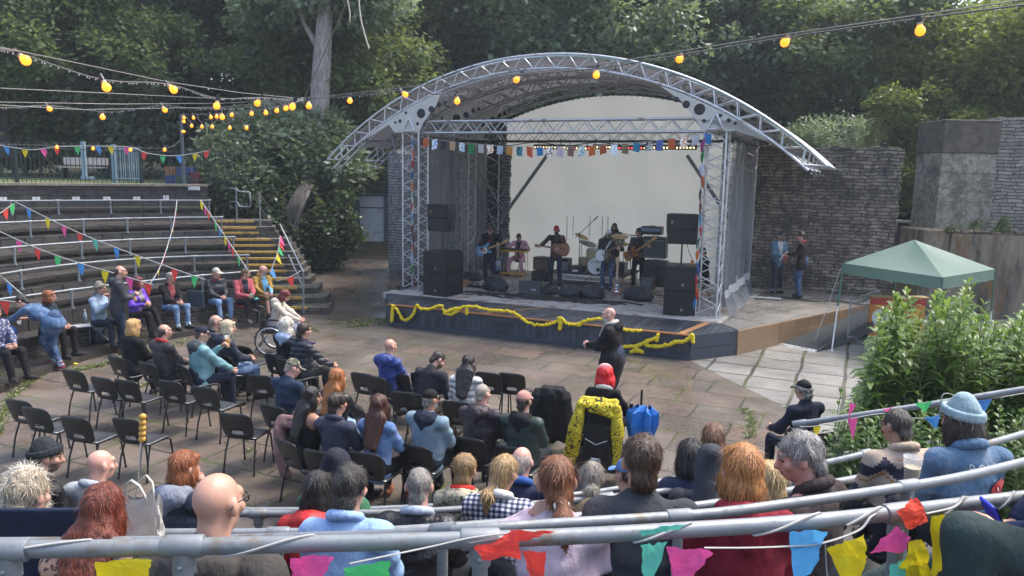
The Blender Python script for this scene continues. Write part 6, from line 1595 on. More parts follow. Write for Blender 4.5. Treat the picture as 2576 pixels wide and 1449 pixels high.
def pat_aztec():
 n = N('zigzag fleece'); o = n.co(); sp_ = n.n('SeparateXYZ'); n.set(sp_.inputs[0], o)
 zx = n.math('MULTIPLY', n.math('PINGPONG', n.math('MULTIPLY', sp_.outputs[0], 1.0), .085), 1.0)
 stp_ = n.math('SNAP', zx, .017); z = n.math('ADD', sp_.outputs[2], stp_)
 t_ = n.math('FRACT', n.math('MULTIPLY', z, 5.6)); big = n.math('GREATER_THAN', n.noise(n.mapv(o, (1, .4, 1)), 5.5, 1), .46)
 navy = n.math('MULTIPLY', n.math('LESS_THAN', t_, .46), n.math('LESS_THAN', n.math('FRACT', n.math('ADD', n.math('MULTIPLY', sp_.outputs[0], 3.1), n.math('MULTIPLY', n.math('FLOOR', n.math('MULTIPLY', z, 5.6)), .37))), .74)); org = n.math('MULTIPLY', n.math('LESS_THAN', n.math('ABSOLUTE', n.math('SUBTRACT', t_, .80)), .05), n.math('GREATER_THAN', n.noise(o, 2.6, 1), .52))
 c = n.mix(navy, n.mix(org, (.40, .32, .25), (.36, .16, .05)), (.022, .024, .045))
 return n.fin(c, .9, n.bump(n.noise(o, 200, 3), .5, .006, n.bump(n.noise(n.mapv(o, (7, 7, 4)), 2.2, 4), .5, .03)))
def pat_doodle():
 n = N('yellow doodle print'); o = n.co(); f = n.noise(o, 8, 1.2, .5); l = n.ramp(n.math('ABSOLUTE', n.math('SUBTRACT', n.math('FRACT', n.math('MULTIPLY', f, 9)), .5)), [(.09, 1), (.15, 0)])
 return n.fin(n.mix(l, (.60, .47, .012), (.02, .018, .015)), .75, n.bump(n.noise(n.mapv(o, (7, 7, 4)), 2.2, 4), .5, .03))
def pat_embroid(c, thread, th2):
 n = N('embroidered shirt'); o = n.co(); f = n.noise(o, 15, 2, .6); m_ = n.math('MULTIPLY', n.ramp(n.math('ABSOLUTE', n.math('SUBTRACT', f, .5)), [(.02, 1), (.035, 0)]), n.ramp(n.noise(o, 3.5, 1), [(.47, 0), (.53, 1)]))
 return n.fin(n.mix(m_, c, n.mix(n.noise(o, 6, 1), thread, th2)), .7)
def pat_stripe(c1, c2):
 n = N('patterned shirt'); o = n.co(); v = n.n('TexVoronoi'); n.set(v.inputs['Vector'], o); v.inputs['Scale'].default_value = 22
 return n.fin(n.ramp(v.outputs['Distance'], [(.3, c1), (.42, c2)]), .8)
def pat_camo():
 n = N('camouflage'); o = n.co(); return n.fin(n.ramp(n.noise(o, 16, 2), [(.40, (.045, .05, .03)), (.47, (.12, .125, .085)), (.54, (.21, .19, .14)), (.6, (.07, .055, .04))], 'CONSTANT'), .8)
M_GING, M_AZT, M_DOOD, M_CAMO = pat_gingham(), pat_aztec(), pat_doodle(), pat_camo()
BK, NAVY, CHAR = (.009, .009, .0105), (.016, .021, .040), (.030, .030, .034)
DEN, DENL, DEND = (.075, .135, .25), (.20, .31, .46), (.022, .045, .10)
# -- seated audience on the paving
GA = 'audience seated on the black chairs'
def seated(label, px, py, h=68, clab=None, **k):
 k.setdefault('lean', 2); i = person(label, px, py, h, 'sit', group=GA, **k)
 if clab:
  p = i['root'].matrix_basis @ Vector((0, .02, 0)); chair(Vector((p.x, p.y, 0)), h, clab)
 return i
AUD = {}
AUD['blonde'] = seated('woman with straight blonde hair in a plain black top seated at the left', 334, 803, 62, 'black chair under the blonde woman in the black top', top=(BK, 'weave'), hair=('mid', '#c79a5e'), fem=True, w=1.12, head=(-6, 0, 0))
AUD['red_collar'] = seated('balding man with glasses and a red collar under a charcoal jacket', 413, 815, 60, 'black chair under the balding man with the red collar', top=((.035, .030, .033), 'weave'), rough=.6, hair=('balding', '#4a3f38'), glasses='clear', collar=(.30, .03, .03), head=(-14, -2, 0), w=1.1)
AUD['teal'] = seated('man in a navy cap and teal hooded jacket holding a beer', 508, 821, 46, 'black chair under the man in the teal jacket', top=((.15, .30, .33), 'weave'), rough=.5, hood=(.05, .06, .065), bot=NAVY, hair=('crop', '#5a5048'), hat=('cap', NAVY), head=(-22, -4, 0), w=1.22, hands=((.12, .30, .98), (.22, .50, .55)))
AUD['specs'] = seated('bald man with glasses and dark jacket seated behind the blonde bob', 542, 792, 40, None, top=(CHAR, 'weave'), rough=.6, hair=('balding', '#8a7a70'), glasses='clear', head=(-20, 0, 0), w=1.1, collar=True)
AUD['bob'] = seated('woman with a pale blonde bob and navy quilted jacket', 573, 806, 42, 'black chair under the woman with the pale blonde bob', top=(NAVY, 'weave'), rough=.55, hood=True, bot=DEN, botk='denim', hair=('bob', '#c9b897'), fem=True, head=(-24, 0, 0), w=1.1)
AUD['curly'] = seated('woman with big curly white hair and a pale blue hood', 722, 800, 66, 'black chair under the woman with curly white hair', top=(BK, 'weave'), hood=(.34, .42, .58), hair=('curly', '#d9d2c2'), fem=True, w=1.05)
AUD['puffer'] = seated('person with dark brown hair in a navy padded jacket leaning right', 766, 814, 54, 'black chair under the navy padded jacket', top=((.022, .028, .042), 'puffer'), rough=.5, hair=('thick', '#3a2a20'), w=1.22, side=8, head=(-12, 0, 0), hands=((.20, .34, .66), (.34, .40, .62)))
AUD['camo'] = seated('man in a camouflage cap and navy shirt looking down', 742, 903, 62, 'black chair under the man in the camouflage cap', top=((.022, .035, .065), 'weave'), hair=('crop', '#a89a8a'), hat=('cap', M_CAMO), skin='p', head=(-30, -18, 0), w=1.12)
AUD['ginger'] = seated('woman with long wavy ginger hair and black leather jacket', 848, 928, 60, 'black chair under the woman with long ginger hair', top=((.012, .012, .013), 'weave'), rough=.3, bot=DENL, botk='denim', hair=('long', '#a8662c'), fem=True, head=(-8, 0, 0), hands=((.05, .38, .62), (.20, .42, .60)))
AUD['offshoulder'] = seated('woman with long black hair in a black off shoulder top', 783, 973, 48, 'black chair with a red label under the off shoulder top', top=(BK, 'weave'), bare=1.0, sleeve=1.0, hair=('long', '#1d1512'), skin='m', fem=True, head=(-22, -4, 0))
AUD['navyman'] = seated('young man with short brown hair in a slate blue jacket', 848, 990, 66, 'black chair under the young man in the slate blue jacket', top=((.045, .050, .075), 'weave'), hair=('thick', '#33261c'), collar=True, head=(-14, 0, 0))
AUD['denimgirl'] = seated('woman with long straight brown hair in a denim shirt', 954, 993, 70, 'black chair under the woman in the denim shirt', top=((.11, .20, .38), 'denim'), bot=BK, shoe='#7a4326', hair=('long', '#4a2618'), fem=True)
AUD['denimhood'] = seated('man in a black cap and faded denim jacket with navy hood', 1082, 980, 64, 'black chair under the man in the faded denim jacket', top=((.17, .25, .31), 'denim'), hood=NAVY, hair=('crop', '#8a8580'), hat=('cap', BK), beard='#b5b0a8', skin='m', head=(-20, 0, 0), w=1.18)
AUD['bluecoat'] = seated('bald man in a royal blue hooded jacket sitting alone', 981, 852, 58, 'black chair under the man in the royal blue jacket', top=((.022, .045, .20), 'weave'), rough=.5, hood=True, hair=('bald', '#b0a090'), glasses='clear', head=(-14, 0, 0), bot=NAVY, s=.97)
AUD['bowed'] = seated('dark haired man in a black sweater bowing his head', 1113, 887, 62, 'black chair under the man bowing his head', top=((.025, .026, .034), 'weave'), bot=(.20, .15, .11), hair=('short', '#2c211b'), beard='#3a2c24', head=(-34, -30, 0), lean=12, w=1.05)
AUD['white'] = seated('woman with a long dark ponytail in a white padded jacket', 1180, 893, 74, 'black chair under the woman in the white padded jacket', top=((.60, .60, .58), 'puffer'), rough=.5, bot=(.24, .17, .12), hair=('long', '#1c1513'), fem=True, skin='p', head=(0, -10, 0), lean=8)
AUD['purple'] = seated('grey haired man in a dark purple rain jacket', 1214, 966, 66, 'black chair under the man in the dark purple jacket', top=((.034, .025, .032), 'weave'), rough=.5, hood=True, hair=('crop', '#a89c90'), skin='p', head=(-14, -2, 0), w=1.15)
AUD['pinkcap'] = seated('person in a pink cap and dark green waxed jacket', 1318, 984, 68, 'black chair under the person in the pink cap', top=((.025, .046, .038), 'weave'), rough=.45, hood=(.012, .012, .014), hair=('short', '#3a2e26'), hat=('cap', (.50, .25, .21)), w=1.1)
hcx = D(1398, 1118, 0); chair(Vector((hcx.x, hcx.y+.1, 0)), 74, 'black chair hidden under the black coat beside the yellow jacket')
mcap = person('man in a black cap and dark navy jacket seated at the right of the paving', 2022, 957, 112, 'sit', top=((.014, .020, .040), 'weave'), bot=(.018, .022, .04), hair=('thick', '#8a8682'), hat=('cap', BK), glasses=None, head=(8, 0, 0), lean=6, hands=((-.20, .38, .66), (.10, .36, .62)), w=1.1)
p_ = mcap['root'].matrix_basis @ Vector((0, .02, 0)); chair(Vector((p_.x, p_.y, 0)), 112, 'black chair under the man in the black cap at the right')
coatman = person('bald bearded man standing in a long dark coat with a pale scarf', 1533, 773, 158, 'stand', top=((.008, .007, .010), 'weave'), rough=.8, coat=.95, hood=True, bot=(.03, .04, .07), hair=('bald', '#cbb8a8'), skin='p', beard='#cfc8bd', head=(10, 0, 0), hands=((-.06, .38, 1.12), (.10, .38, 1.10)), w=1.42, floor_pt=1)
m = MB()
nb, R_ = coatman['nb'], coatman['R']
m.tube([nb+R_ @ V3(.085*math.cos(a), .08*math.sin(a), .045-.02*math.sin(a)) for a in np.linspace(0, 6.28, 16)], .036, 8, closed=False)
m.tube([nb+R_ @ V3(.06, .09, .0), nb+R_ @ V3(.05, .15, -.15), nb+R_ @ V3(.04, .19, -.38)], [.035, .04, .03], 8, flat=.5); m.tube([nb+R_ @ V3(-.05, .09, .0), nb+R_ @ V3(-.04, .15, -.15), nb+R_ @ V3(-.05, .18, -.30)], [.035, .04, .03], 8, flat=.5)
m.obj('scarf', cloth((.45, .42, .36)), coatman['root'])
# -- people along the bottom bench of the left terrace
GB = 'people along the lowest bench of the left terrace'
FZ = .12; BS = .385
def bench(label, px, py, h, **k):
 k.setdefault('seat', BS); return person(label, px, py, h, 'sit', z0=FZ, group=GB, **k)
BEN = {}
BEN['edge'] = bench('person in black trousers and white laced shoes cut by the left edge', -14, 768, -20, top=((.05, .05, .06), 'weave'), bot=BK, hair=('short', '#6a5a4a'), glasses='clear', feet=((-.14, .55, .08), (.10, .50, .08)), topmat=pat_stripe((.3, .3, .36), (.04, .05, .12)))
BEN['gingerdark'] = bench('woman with a ginger bob and sunglasses in a dark coat', 122, 731, -10, top=((.02, .03, .04), 'weave'), bot=BK, hair=('bob', '#8a4e22'), glasses='sun', fem=True, head=(25, 0, 0), skin='p')
BEN['cap'] = bench('woman in a grey cap and light blue cardigan raising a hand', 250, 712, -15, top=((.25, .33, .43), 'weave'), bot=(.02, .025, .045), hair=('pony', '#8f8878'), hat=('beanie', (.20, .19, .15)), glasses='sun', fem=True, head=(22, 4, 0), hands=((.02, .30, .98), (.10, .34, .86)), feet=((.0, .5, .08), (.2, .5, .08)))
BEN['purple'] = bench('woman with dark red hair in a bright purple coat, legs crossed', 346, 697, -20, top=((.105, .035, .42), 'weave'), rough=.6, bot=BK, hair=('mid', '#5e1614'), fem=True, head=(32, 2, 0), hands=((.02, .36, .72), (.14, .36, .70)), feet=((.02, .66, .22), (.10, .48, .08)), inner=(.22, .2, .19))
BEN['shades'] = bench('man with grey hair and sunglasses in a black jacket and jeans', 428, 685, -30, top=(BK, 'weave'), bot=(.12, .20, .34), botk='denim', cuffs=(.38, .46, .58), hair=('short', '#8f8a84'), glasses='sun', head=(38, 0, 0), hands=((-.02, .40, .62), (.10, .42, .62)), inner=(.25, .06, .07), skin='l')
BEN['redscarf'] = bench('person in a pale cap and red scarf with black jacket and jeans', 544, 674, -42, top=((.02, .022, .027), 'weave'), rough=.5, bot=(.13, .22, .38), botk='denim', hair=('short', '#9a8a70'), hat=('cap', (.42, .42, .36)), hood=True, collar=(.45, .03, .025), head=(24, 0, 0), skin='p', shoe='#8a6a4a', hands=((-.04, .36, .60), (.06, .37, .60)))
BEN['pink'] = bench('man with glasses in a dusty pink fleece holding a cup', 618, 676, -40, top=((.38, .085, .10), 'weave'), bot=BK, hair=('short', '#6b5236'), glasses='clear', head=(55, -4, 0), hands=((.0, .42, .64), (.12, .42, .64)), inner=(.02, .03, .04), shoe='#4a5052', lean=8)
BEN['mustard'] = bench('bald bearded man in a mustard jacket and khaki shorts', 661, 667, -38, top=((.27, .155, .015), 'weave'), rough=.6, bot=(.16, .12, .06), shorts=True, hair=('bald', '#c9a890'), glasses='clear', beard='#b8a898', hood=True, head=(52, 2, 0), skin='p', hands=((.0, .40, .60), (.22, .42, .62)), inner=(.20, .50, .72), w=1.08)
stander = person('balding man standing in a dark hooded jacket with folded arms', 302, 668, 28, 'stand', top=((.028, .03, .037), 'weave'), rough=.6, hood=True, bot=(.02, .03, .055), hair=('balding', '#3c322b'), head=(-10, 0, 0), hands=((.14, .26, 1.10), (-.02, .30, 1.14)), s=1.03, w=1.1, group=GB, shoe='#4a3a2c')
bent = person('woman in a long denim shirt bending over the bench with a cup', 65, 752, 176, 'stand', at=D(143, 926, .03)+Vector((0, 0, 0)), top=((.05, .105, .21), 'denim'), bot=(.022, .055, .13), botk='denim', cuffs=(.25, .36, .5), lean=62, hips=.88, coat=.30, hair=('thick', '#1b1512'), fem=True, head=(20, 25, 0), hands=((-.16, .86, .82), (.18, .72, .86)), feet=((.12, .10, .12), (-.05, -.12, .08)), w=1.05, shoe='#6a2a38', group=GB, extra=('w',), sleeve=.75)
wch = person('person with dark red hair in a cream hooded jacket in the wheelchair', 722, 731, 4, 'sit', z0=0, seat=.50, top=((.52, .46, .37), 'weave'), hood=True, bot=(.30, .30, .36), hair=('bob', '#6e1a16'), head=(-5, -18, 0), lean=14, hands=((-.05, .52, .72), (.10, .52, .72)), feet=((-.12, .62, .22), (.12, .62, .22)), shoe='#3a2a52', s=.98)
# -- foreground rows, backs to the camera
GN = 'people on the near terraces with their backs to the camera'
def near(label, px, py, t, h=85, **k):
 k.setdefault('seat', .40); k.setdefault('lean', 8)
 return person(label, px, py, h, 'low', t=t, group=GN, **k)
NE = {}
NE['greyleft'] = near('woman with thick grey blonde hair in a denim jacket at the left edge', 74, 1190, 3.6, 82, s=.93, top=((.22, .33, .45), 'denim'), hair=('thick', '#a89a84'), fem=True, w=1.05, head=(-6, -4, 0))
NE['whiteleft'] = near('person with fluffy white hair behind the grey blonde woman', 62, 1182, 4.3, 80, top=((.13, .17, .2), 'weave'), hair=('curly', '#cfc4b0'), fem=True)
NE['beanieleft'] = near('man in a black beanie looking to the right', 118, 1112, 4.9, 62, s=.84, top=(BK, 'weave'), rough=.5, hood=True, hair=('short', '#2c2622'), hat=('beanie', (.022, .026, .030)), beard='#6a5a50', head=(-28, -2, 0))
NE['baldblue'] = near('bald man in a pale grey and bright blue jacket', 252, 1130, 5.0, 72, s=.88, top=((.30, .33, .36), 'weave'), rough=.55, collar=(.33, .36, .40), hair=('bald', '#b08a74'), head=(-20, 0, 0), skin='p', w=1.05)
NE['leopard'] = near('woman with long dark red hair in a leopard print top', 265, 1220, 3.2, 88, s=.92, top=((.4, .25, .17), 'weave'), topmat=M_LEO, hair=('long', '#6a2c16'), fem=True, w=1.25, head=(4, -8, 6), side=-4)
NE['bobnavy'] = near('woman with an auburn bob and navy hooded jacket', 463, 1137, 4.8, 72, s=.86, top=((.025, .036, .055), 'weave'), rough=.42, hood=(.20, .22, .27), hair=('bob', '#8a4c22'), fem=True, head=(-18, 0, 0), hands=((-.1, .4, .6), (.10, .24, .98)))
NE['baldspecs'] = near('bald man with black glasses in a charcoal hooded fleece', 545, 1186, 2.72, 86, top=((.055, .050, .046), 'weave'), hood=True, collar=(.022, .030, .065), hair=('bald', '#c09a80'), glasses='clear', skin='l', head=(-16, 0, 0), w=1.18)
NE['redcoat'] = near('woman with shoulder length black hair in a red jacket', 800, 1188, 4.9, 84, top=((.50, .022, .022), 'weave'), rough=.5, hair=('mid', '#1c1614'), fem=True, hood=True)
NE['greenhood'] = near('person in a dark navy hood and green jacket', 850, 1140, 5.3, 80, top=((.05, .16, .08), 'weave'), hair=('crop', '#2a2220'), hat=('hood', (.018, .020, .030)))
NE['blueshirt'] = near('man with curly dark grey hair in a pale blue shirt', 884, 1174, 3.7, 84, s=.9, top=((.28, .42, .66), 'weave'), collar=True, hair=('thick', '#3c3833'), head=(-10, -3, 0), w=1.05)
NE['greycrop'] = near('man with short grey thinning hair in a black leather jacket', 1055, 1177, 4.7, 88, top=((.018, .018, .020), 'weave'), rough=.35, collar=(.36, .42, .5), hair=('short', '#8a837c'), skin='p')
NE['greenleo'] = near('woman with short curled blonde hair in a green leopard print coat', 1170, 1145, 5.9, 84, topmat=M_LEOG, top=((.3, .3, .2), 'weave'), hair=('thick', '#9a7c54'), fem=True, hood=True, collar=(.5, .03, .025), head=(-8, 0, 0))
NE['gingham'] = near('blonde woman with a low ponytail in a gingham shirt', 1275, 1145, 4.95, 80, topmat=M_GING, top=((.5, .5, .5), 'weave'), collar=(.62, .61, .58), hair=('pony', '#b08f62'), fem=True, head=(-24, -2, 8), w=1.05)
NE['bluecollar'] = near('man with thinning white hair in a blue collared jacket', 1315, 1122, 5.7, 80, top=((.018, .026, .055), 'weave'), collar=(.03, .09, .30), hair=('balding', '#a89c92'), skin='p', head=(-10, -4, 0))
NE['pinkpony'] = near('woman with a long brown ponytail in a pale pink top', 1398, 1148, 3.4, 86, top=((.55, .43, .50), 'weave'), hair=('pony', '#7a4c2e'), fem=True, w=1.08, head=(10, -4, -4), hands=((-.13, .16, .96), (.30, .30, .45)), bot=DENL, botk='denim')
NE['fur'] = near('woman with long grey hair and a fur trimmed hood', 1490, 1162, 5.35, 84, top=((.03, .03, .032), 'weave'), hood=(.30, .22, .13), hair=('bun', '#8a8278'), fem=True)
NE['darkgrey'] = near('man with thick brown hair in a plain dark grey jersey', 1616, 1100, 3.45, 84, top=((.050, .054, .062), 'weave'), hair=('thick', '#4a3626'), w=1.12, bot=BK, head=(8, 0, 0))
NE['bluecap'] = near('person in a blue cap half hidden by the man in dark grey', 1583, 1150, 5.0, 100, top=((.02, .03, .06), 'weave'), hair=('short', '#4a3626'), hat=('cap', (.10, .2, .42)), head=(20, 0, 0))
NE['blackhair'] = near('woman with long black hair next to the hooded person', 1738, 1107, 5.5, 84, top=((.02, .03, .065), 'weave'), hair=('mid', '#191413'), fem=True)
NE['hooded'] = near('person in a dark grey hooded padded jacket', 1788, 1130, 5.0, 80, top=((.022, .024, .030), 'weave'), rough=.5, hair=('crop', '#222'+'222'), hat=('hood', (.045, .048, .056)), w=1.1)
NE['sunhead'] = near('woman with brown hair and sunglasses pushed up on her head', 1797, 1068, 6.0, 86, top=((.10, .10, .1), 'weave'), hair=('mid', '#6e4a30'), fem=True)
NE['blondbit'] = near('blonde person half hidden behind the smiling grey haired man', 1938, 1165, 4.5, 84, top=((.05, .05, .05), 'weave'), hair=('mid', '#b89a6a'), fem=True)
NE['burgundy'] = near('woman with a ginger bob in a burgundy hoodie', 1870, 1121, 3.25, 86, top=((.20, .016, .030), 'weave'), hood=True, hair=('bob', '#b0763e'), fem=True, w=1.1, head=(4, 0, 0), s=.97)
NE['smiling'] = near('smiling man with short grey hair turned to the left', 2004, 1094, 3.5, 128, s=.92, top=((.046, .036, .036), 'weave'), collar=True, hair=('thick', '#8f8c88'), skin='p', head=(40, -8, -4), w=1.15)
NE['aztec'] = near('man with thinning dark hair in a beige and navy zigzag fleece', 2255, 1029, 4.5, 96, s=.86, topmat=M_AZT, top=((.4, .3, .25), 'weave'), collar=(.40, .31, .23), hair=('short', '#46403a'), glasses='clear', skin='m', head=(16, -6, 0), w=1.15)
NE['denimback'] = near('person in a pale blue beanie and lettered denim jacket', 2418, 1006, 3.9, 98, s=.88, top=((.085, .155, .25), 'denim'), collar=True, hair=('mid', '#33241d'), hat=('beanie', (.27, .37, .40)), w=1.08, head=(12, -4, 0), side=0)
# -- band
GBAND = 'musicians on the stage'
def fb(px, py, b):                            # pixel on the stage's vertical plane b -> world
 a, z = SB(px, py, b); return S(a, b, z)
BAN = {}
def mus(label, px, py, h, pose='stand', **k):
 k.setdefault('z0', SZ); return person(label, px, py, h, pose, group=GBAND, **k)
RH = ((-.34, .33, 1.18), (.16, .27, 1.02))     # neck to the player's left
BAN['lead'] = mus('guitarist in black with sunglasses playing at the left of the stage', 1230, 568, 258, hands=RH, top=(BK, 'weave'), bot=(.018, .022, .04), hair=('thick', '#2a2019'), glasses='sun', head=(-6, -22, 0), skin='l', w=1.08)
BAN['steel'] = mus('seated musician in a pale pink suit at the pedal steel', 1305, 589, 250, 'sit', seat=.48, top=((.62, .33, .38), 'weave'), bot=(.62, .33, .38), hair=('short', '#3a2a1e'), head=(20, -25, 0), lean=10, hands=((-.30, .44, .88), (.26, .44, .88)), inner=(.02, .02, .024), shoe='#5a2a1c', feet=((-.2, .42, .08), (.2, .5, .08)))
BAN['singer'] = mus('singer in a red cap and embroidered black shirt playing acoustic guitar', 1400, 568, 255, hands=((-.14, .28, 1.08), (.40, .33, 1.16)), top=(BK, 'weave'), topmat=pat_embroid((.014, .013, .016), (.45, .04, .05), (.40, .12, .08)), bot=(.018, .028, .06), hair=('crop', '#3a2c24'), hat=('cap', (.38, .03, .03)), beard='#3a2c24', skin='l', head=(14, 0, 0))
BAN['banjo'] = mus('bearded singer in a white cap and yellow embroidered shirt playing banjo', 1531, 576, 255, hands=((-.36, .33, 1.22), (.10, .27, 1.02)), top=(BK, 'weave'), topmat=pat_embroid((.014, .014, .014), (.55, .38, .05), (.35, .28, .12)), bot=(.024, .05, .12), botk='denim', cuffs=(.2, .28, .42), hair=('crop', '#9a948c'), hat=('cap', (.62, .64, .68)), beard='#b8b2a8', skin='p', head=(6, 0, 0), w=1.14)
BAN['drums'] = mus('drummer with long dark hair and sunglasses behind the banjo player', 1546, 562, 255, 'sit', z0=.9, seat=.5, top=((.03, .05, .06), 'weave'), topmat=pat_stripe((.08, .26, .32), (.02, .03, .03)), hair=('long', '#15100e'), glasses='sun', beard='#2a201a', hands=((-.25, .45, .80), (.3, .45, .85)))
BAN['bass'] = mus('bass player in a black western shirt with dark quiff', 1608, 574, 245, hands=((-.40, .33, 1.24), (.20, .26, .98)), top=(BK, 'weave'), topmat=pat_embroid((.013, .013, .014), (.30, .22, .10), (.2, .15, .08)), bot=BK, hair=('thick', '#1a1411'), head=(-40, 0, 0), skin='l')
BAN['side'] = mus('dark haired person seated behind the right loudspeaker stack', 1766, 622, 190, 'sit', seat=.5, top=(BK, 'weave'), hair=('short', '#2a1f18'), head=(0, -8, 0))
for k, hgt, lb in (('steel', .46, 'black stool under the pedal steel player'), ('side', .48, 'black stool beside the right loudspeaker stack'), ('drums', .48, 'round black drum stool behind the kit')):
 i = BAN[k]; p = i['root'].matrix_basis @ Vector((0, 0, 0)); st_ = thing('stool', lb, 'stool', p); m = MB(); m.cyl((0, 0, hgt-.06), .16, .07, 16); m.obj('seat', M_BLACK, st_, bevel=.01)
 for q in range(3): a = q*2.09; m = MB(); m.tube([(0, 0, hgt-.1), (.2*math.cos(a), .2*math.sin(a), .01)], .012, 6); m.obj('leg', M_BLACK, st_)
GT = 'people talking on the terrace right of the stage'
r1 = person('man in a dark cap and blue denim shirt with sunglasses by the stone wall', 1983, 577, 285, 'stand', at=S(8.86, 4.55, SZ), group=GT, top=((.065, .15, .24), 'denim'), bot=(.018, .028, .045), cuffs=(.2, .24, .28), hair=('crop', '#8a8078'), hat=('cap', (.02, .022, .028)), glasses='sun', beard='#7a7068', hands=((-.02, .30, 1.10), (.05, .32, 1.05)), head=(25, 0, 0), inner=(.5, .5, .48))
r2 = person('man in a dark blazer and blue jeans gesturing by the stone wall', 2008, 570, 150, 'stand', at=S(9.55, 4.05, SZ), group=GT, top=((.022, .016, .018), 'weave'), bot=(.028, .07, .17), botk='denim', hair=('thick', '#3a2c22'), coat=.2, hands=((-.05, .36, 1.14), (.25, .05, .82)), head=(25, 0, 0), s=1.02, w=1.1, collar=(.3, .04, .03))
m = MB(); q = r1['root'].matrix_basis @ Vector((.05, .37, 1.05)); m.box((0, 0, 0), (.16, .03, .12), rz=.4); m.box((.02, -.03, -.05), (.12, .05, .16), rz=.2, mi=1); o = m.obj('carrier_bag', [M_WHITE, pm('red bag', (.35, .05, .06), .5)]); o.location = q; tag(o, 'small white and red bag held by the man in the denim shirt', 'bag')
m = MB(); m.box((0, 0, .17), (.32, .2, .34), taper=.8); m.box((0, -.11, .12), (.24, .06, .2)); m.tube([(-.08, 0, .33), (-.05, 0, .4), (.05, 0, .4), (.08, 0, .33)], .012, 6); o = m.obj('rucksack', cloth(BK), bevel=.03); o.location = S(*SP(1942, 722), SZ); tag(o, 'small black rucksack on the floor by the stone wall', 'rucksack')
m = MB(); m.tube([D(1873, 745, SZ+.03), D(1905, 748, SZ+.03), D(1966, 752, SZ+.03)], .022, 8); tag(m.obj('white_pole', M_WHITE), 'white pole lying on the terrace below the side sheet', 'pole')
m = MB(); P_ = [D(1880+i*20, 745+i*1.3+2*math.sin(i), SZ+.015) for i in range(18)]; m.tube(P_, .015, 6); m.tube([p+Vector((.05, .12, 0)) for p in P_], .013, 6); tag(m.obj('floor_cable', M_BLACK), 'black cables running across the terrace to the right of the stage', 'cable')
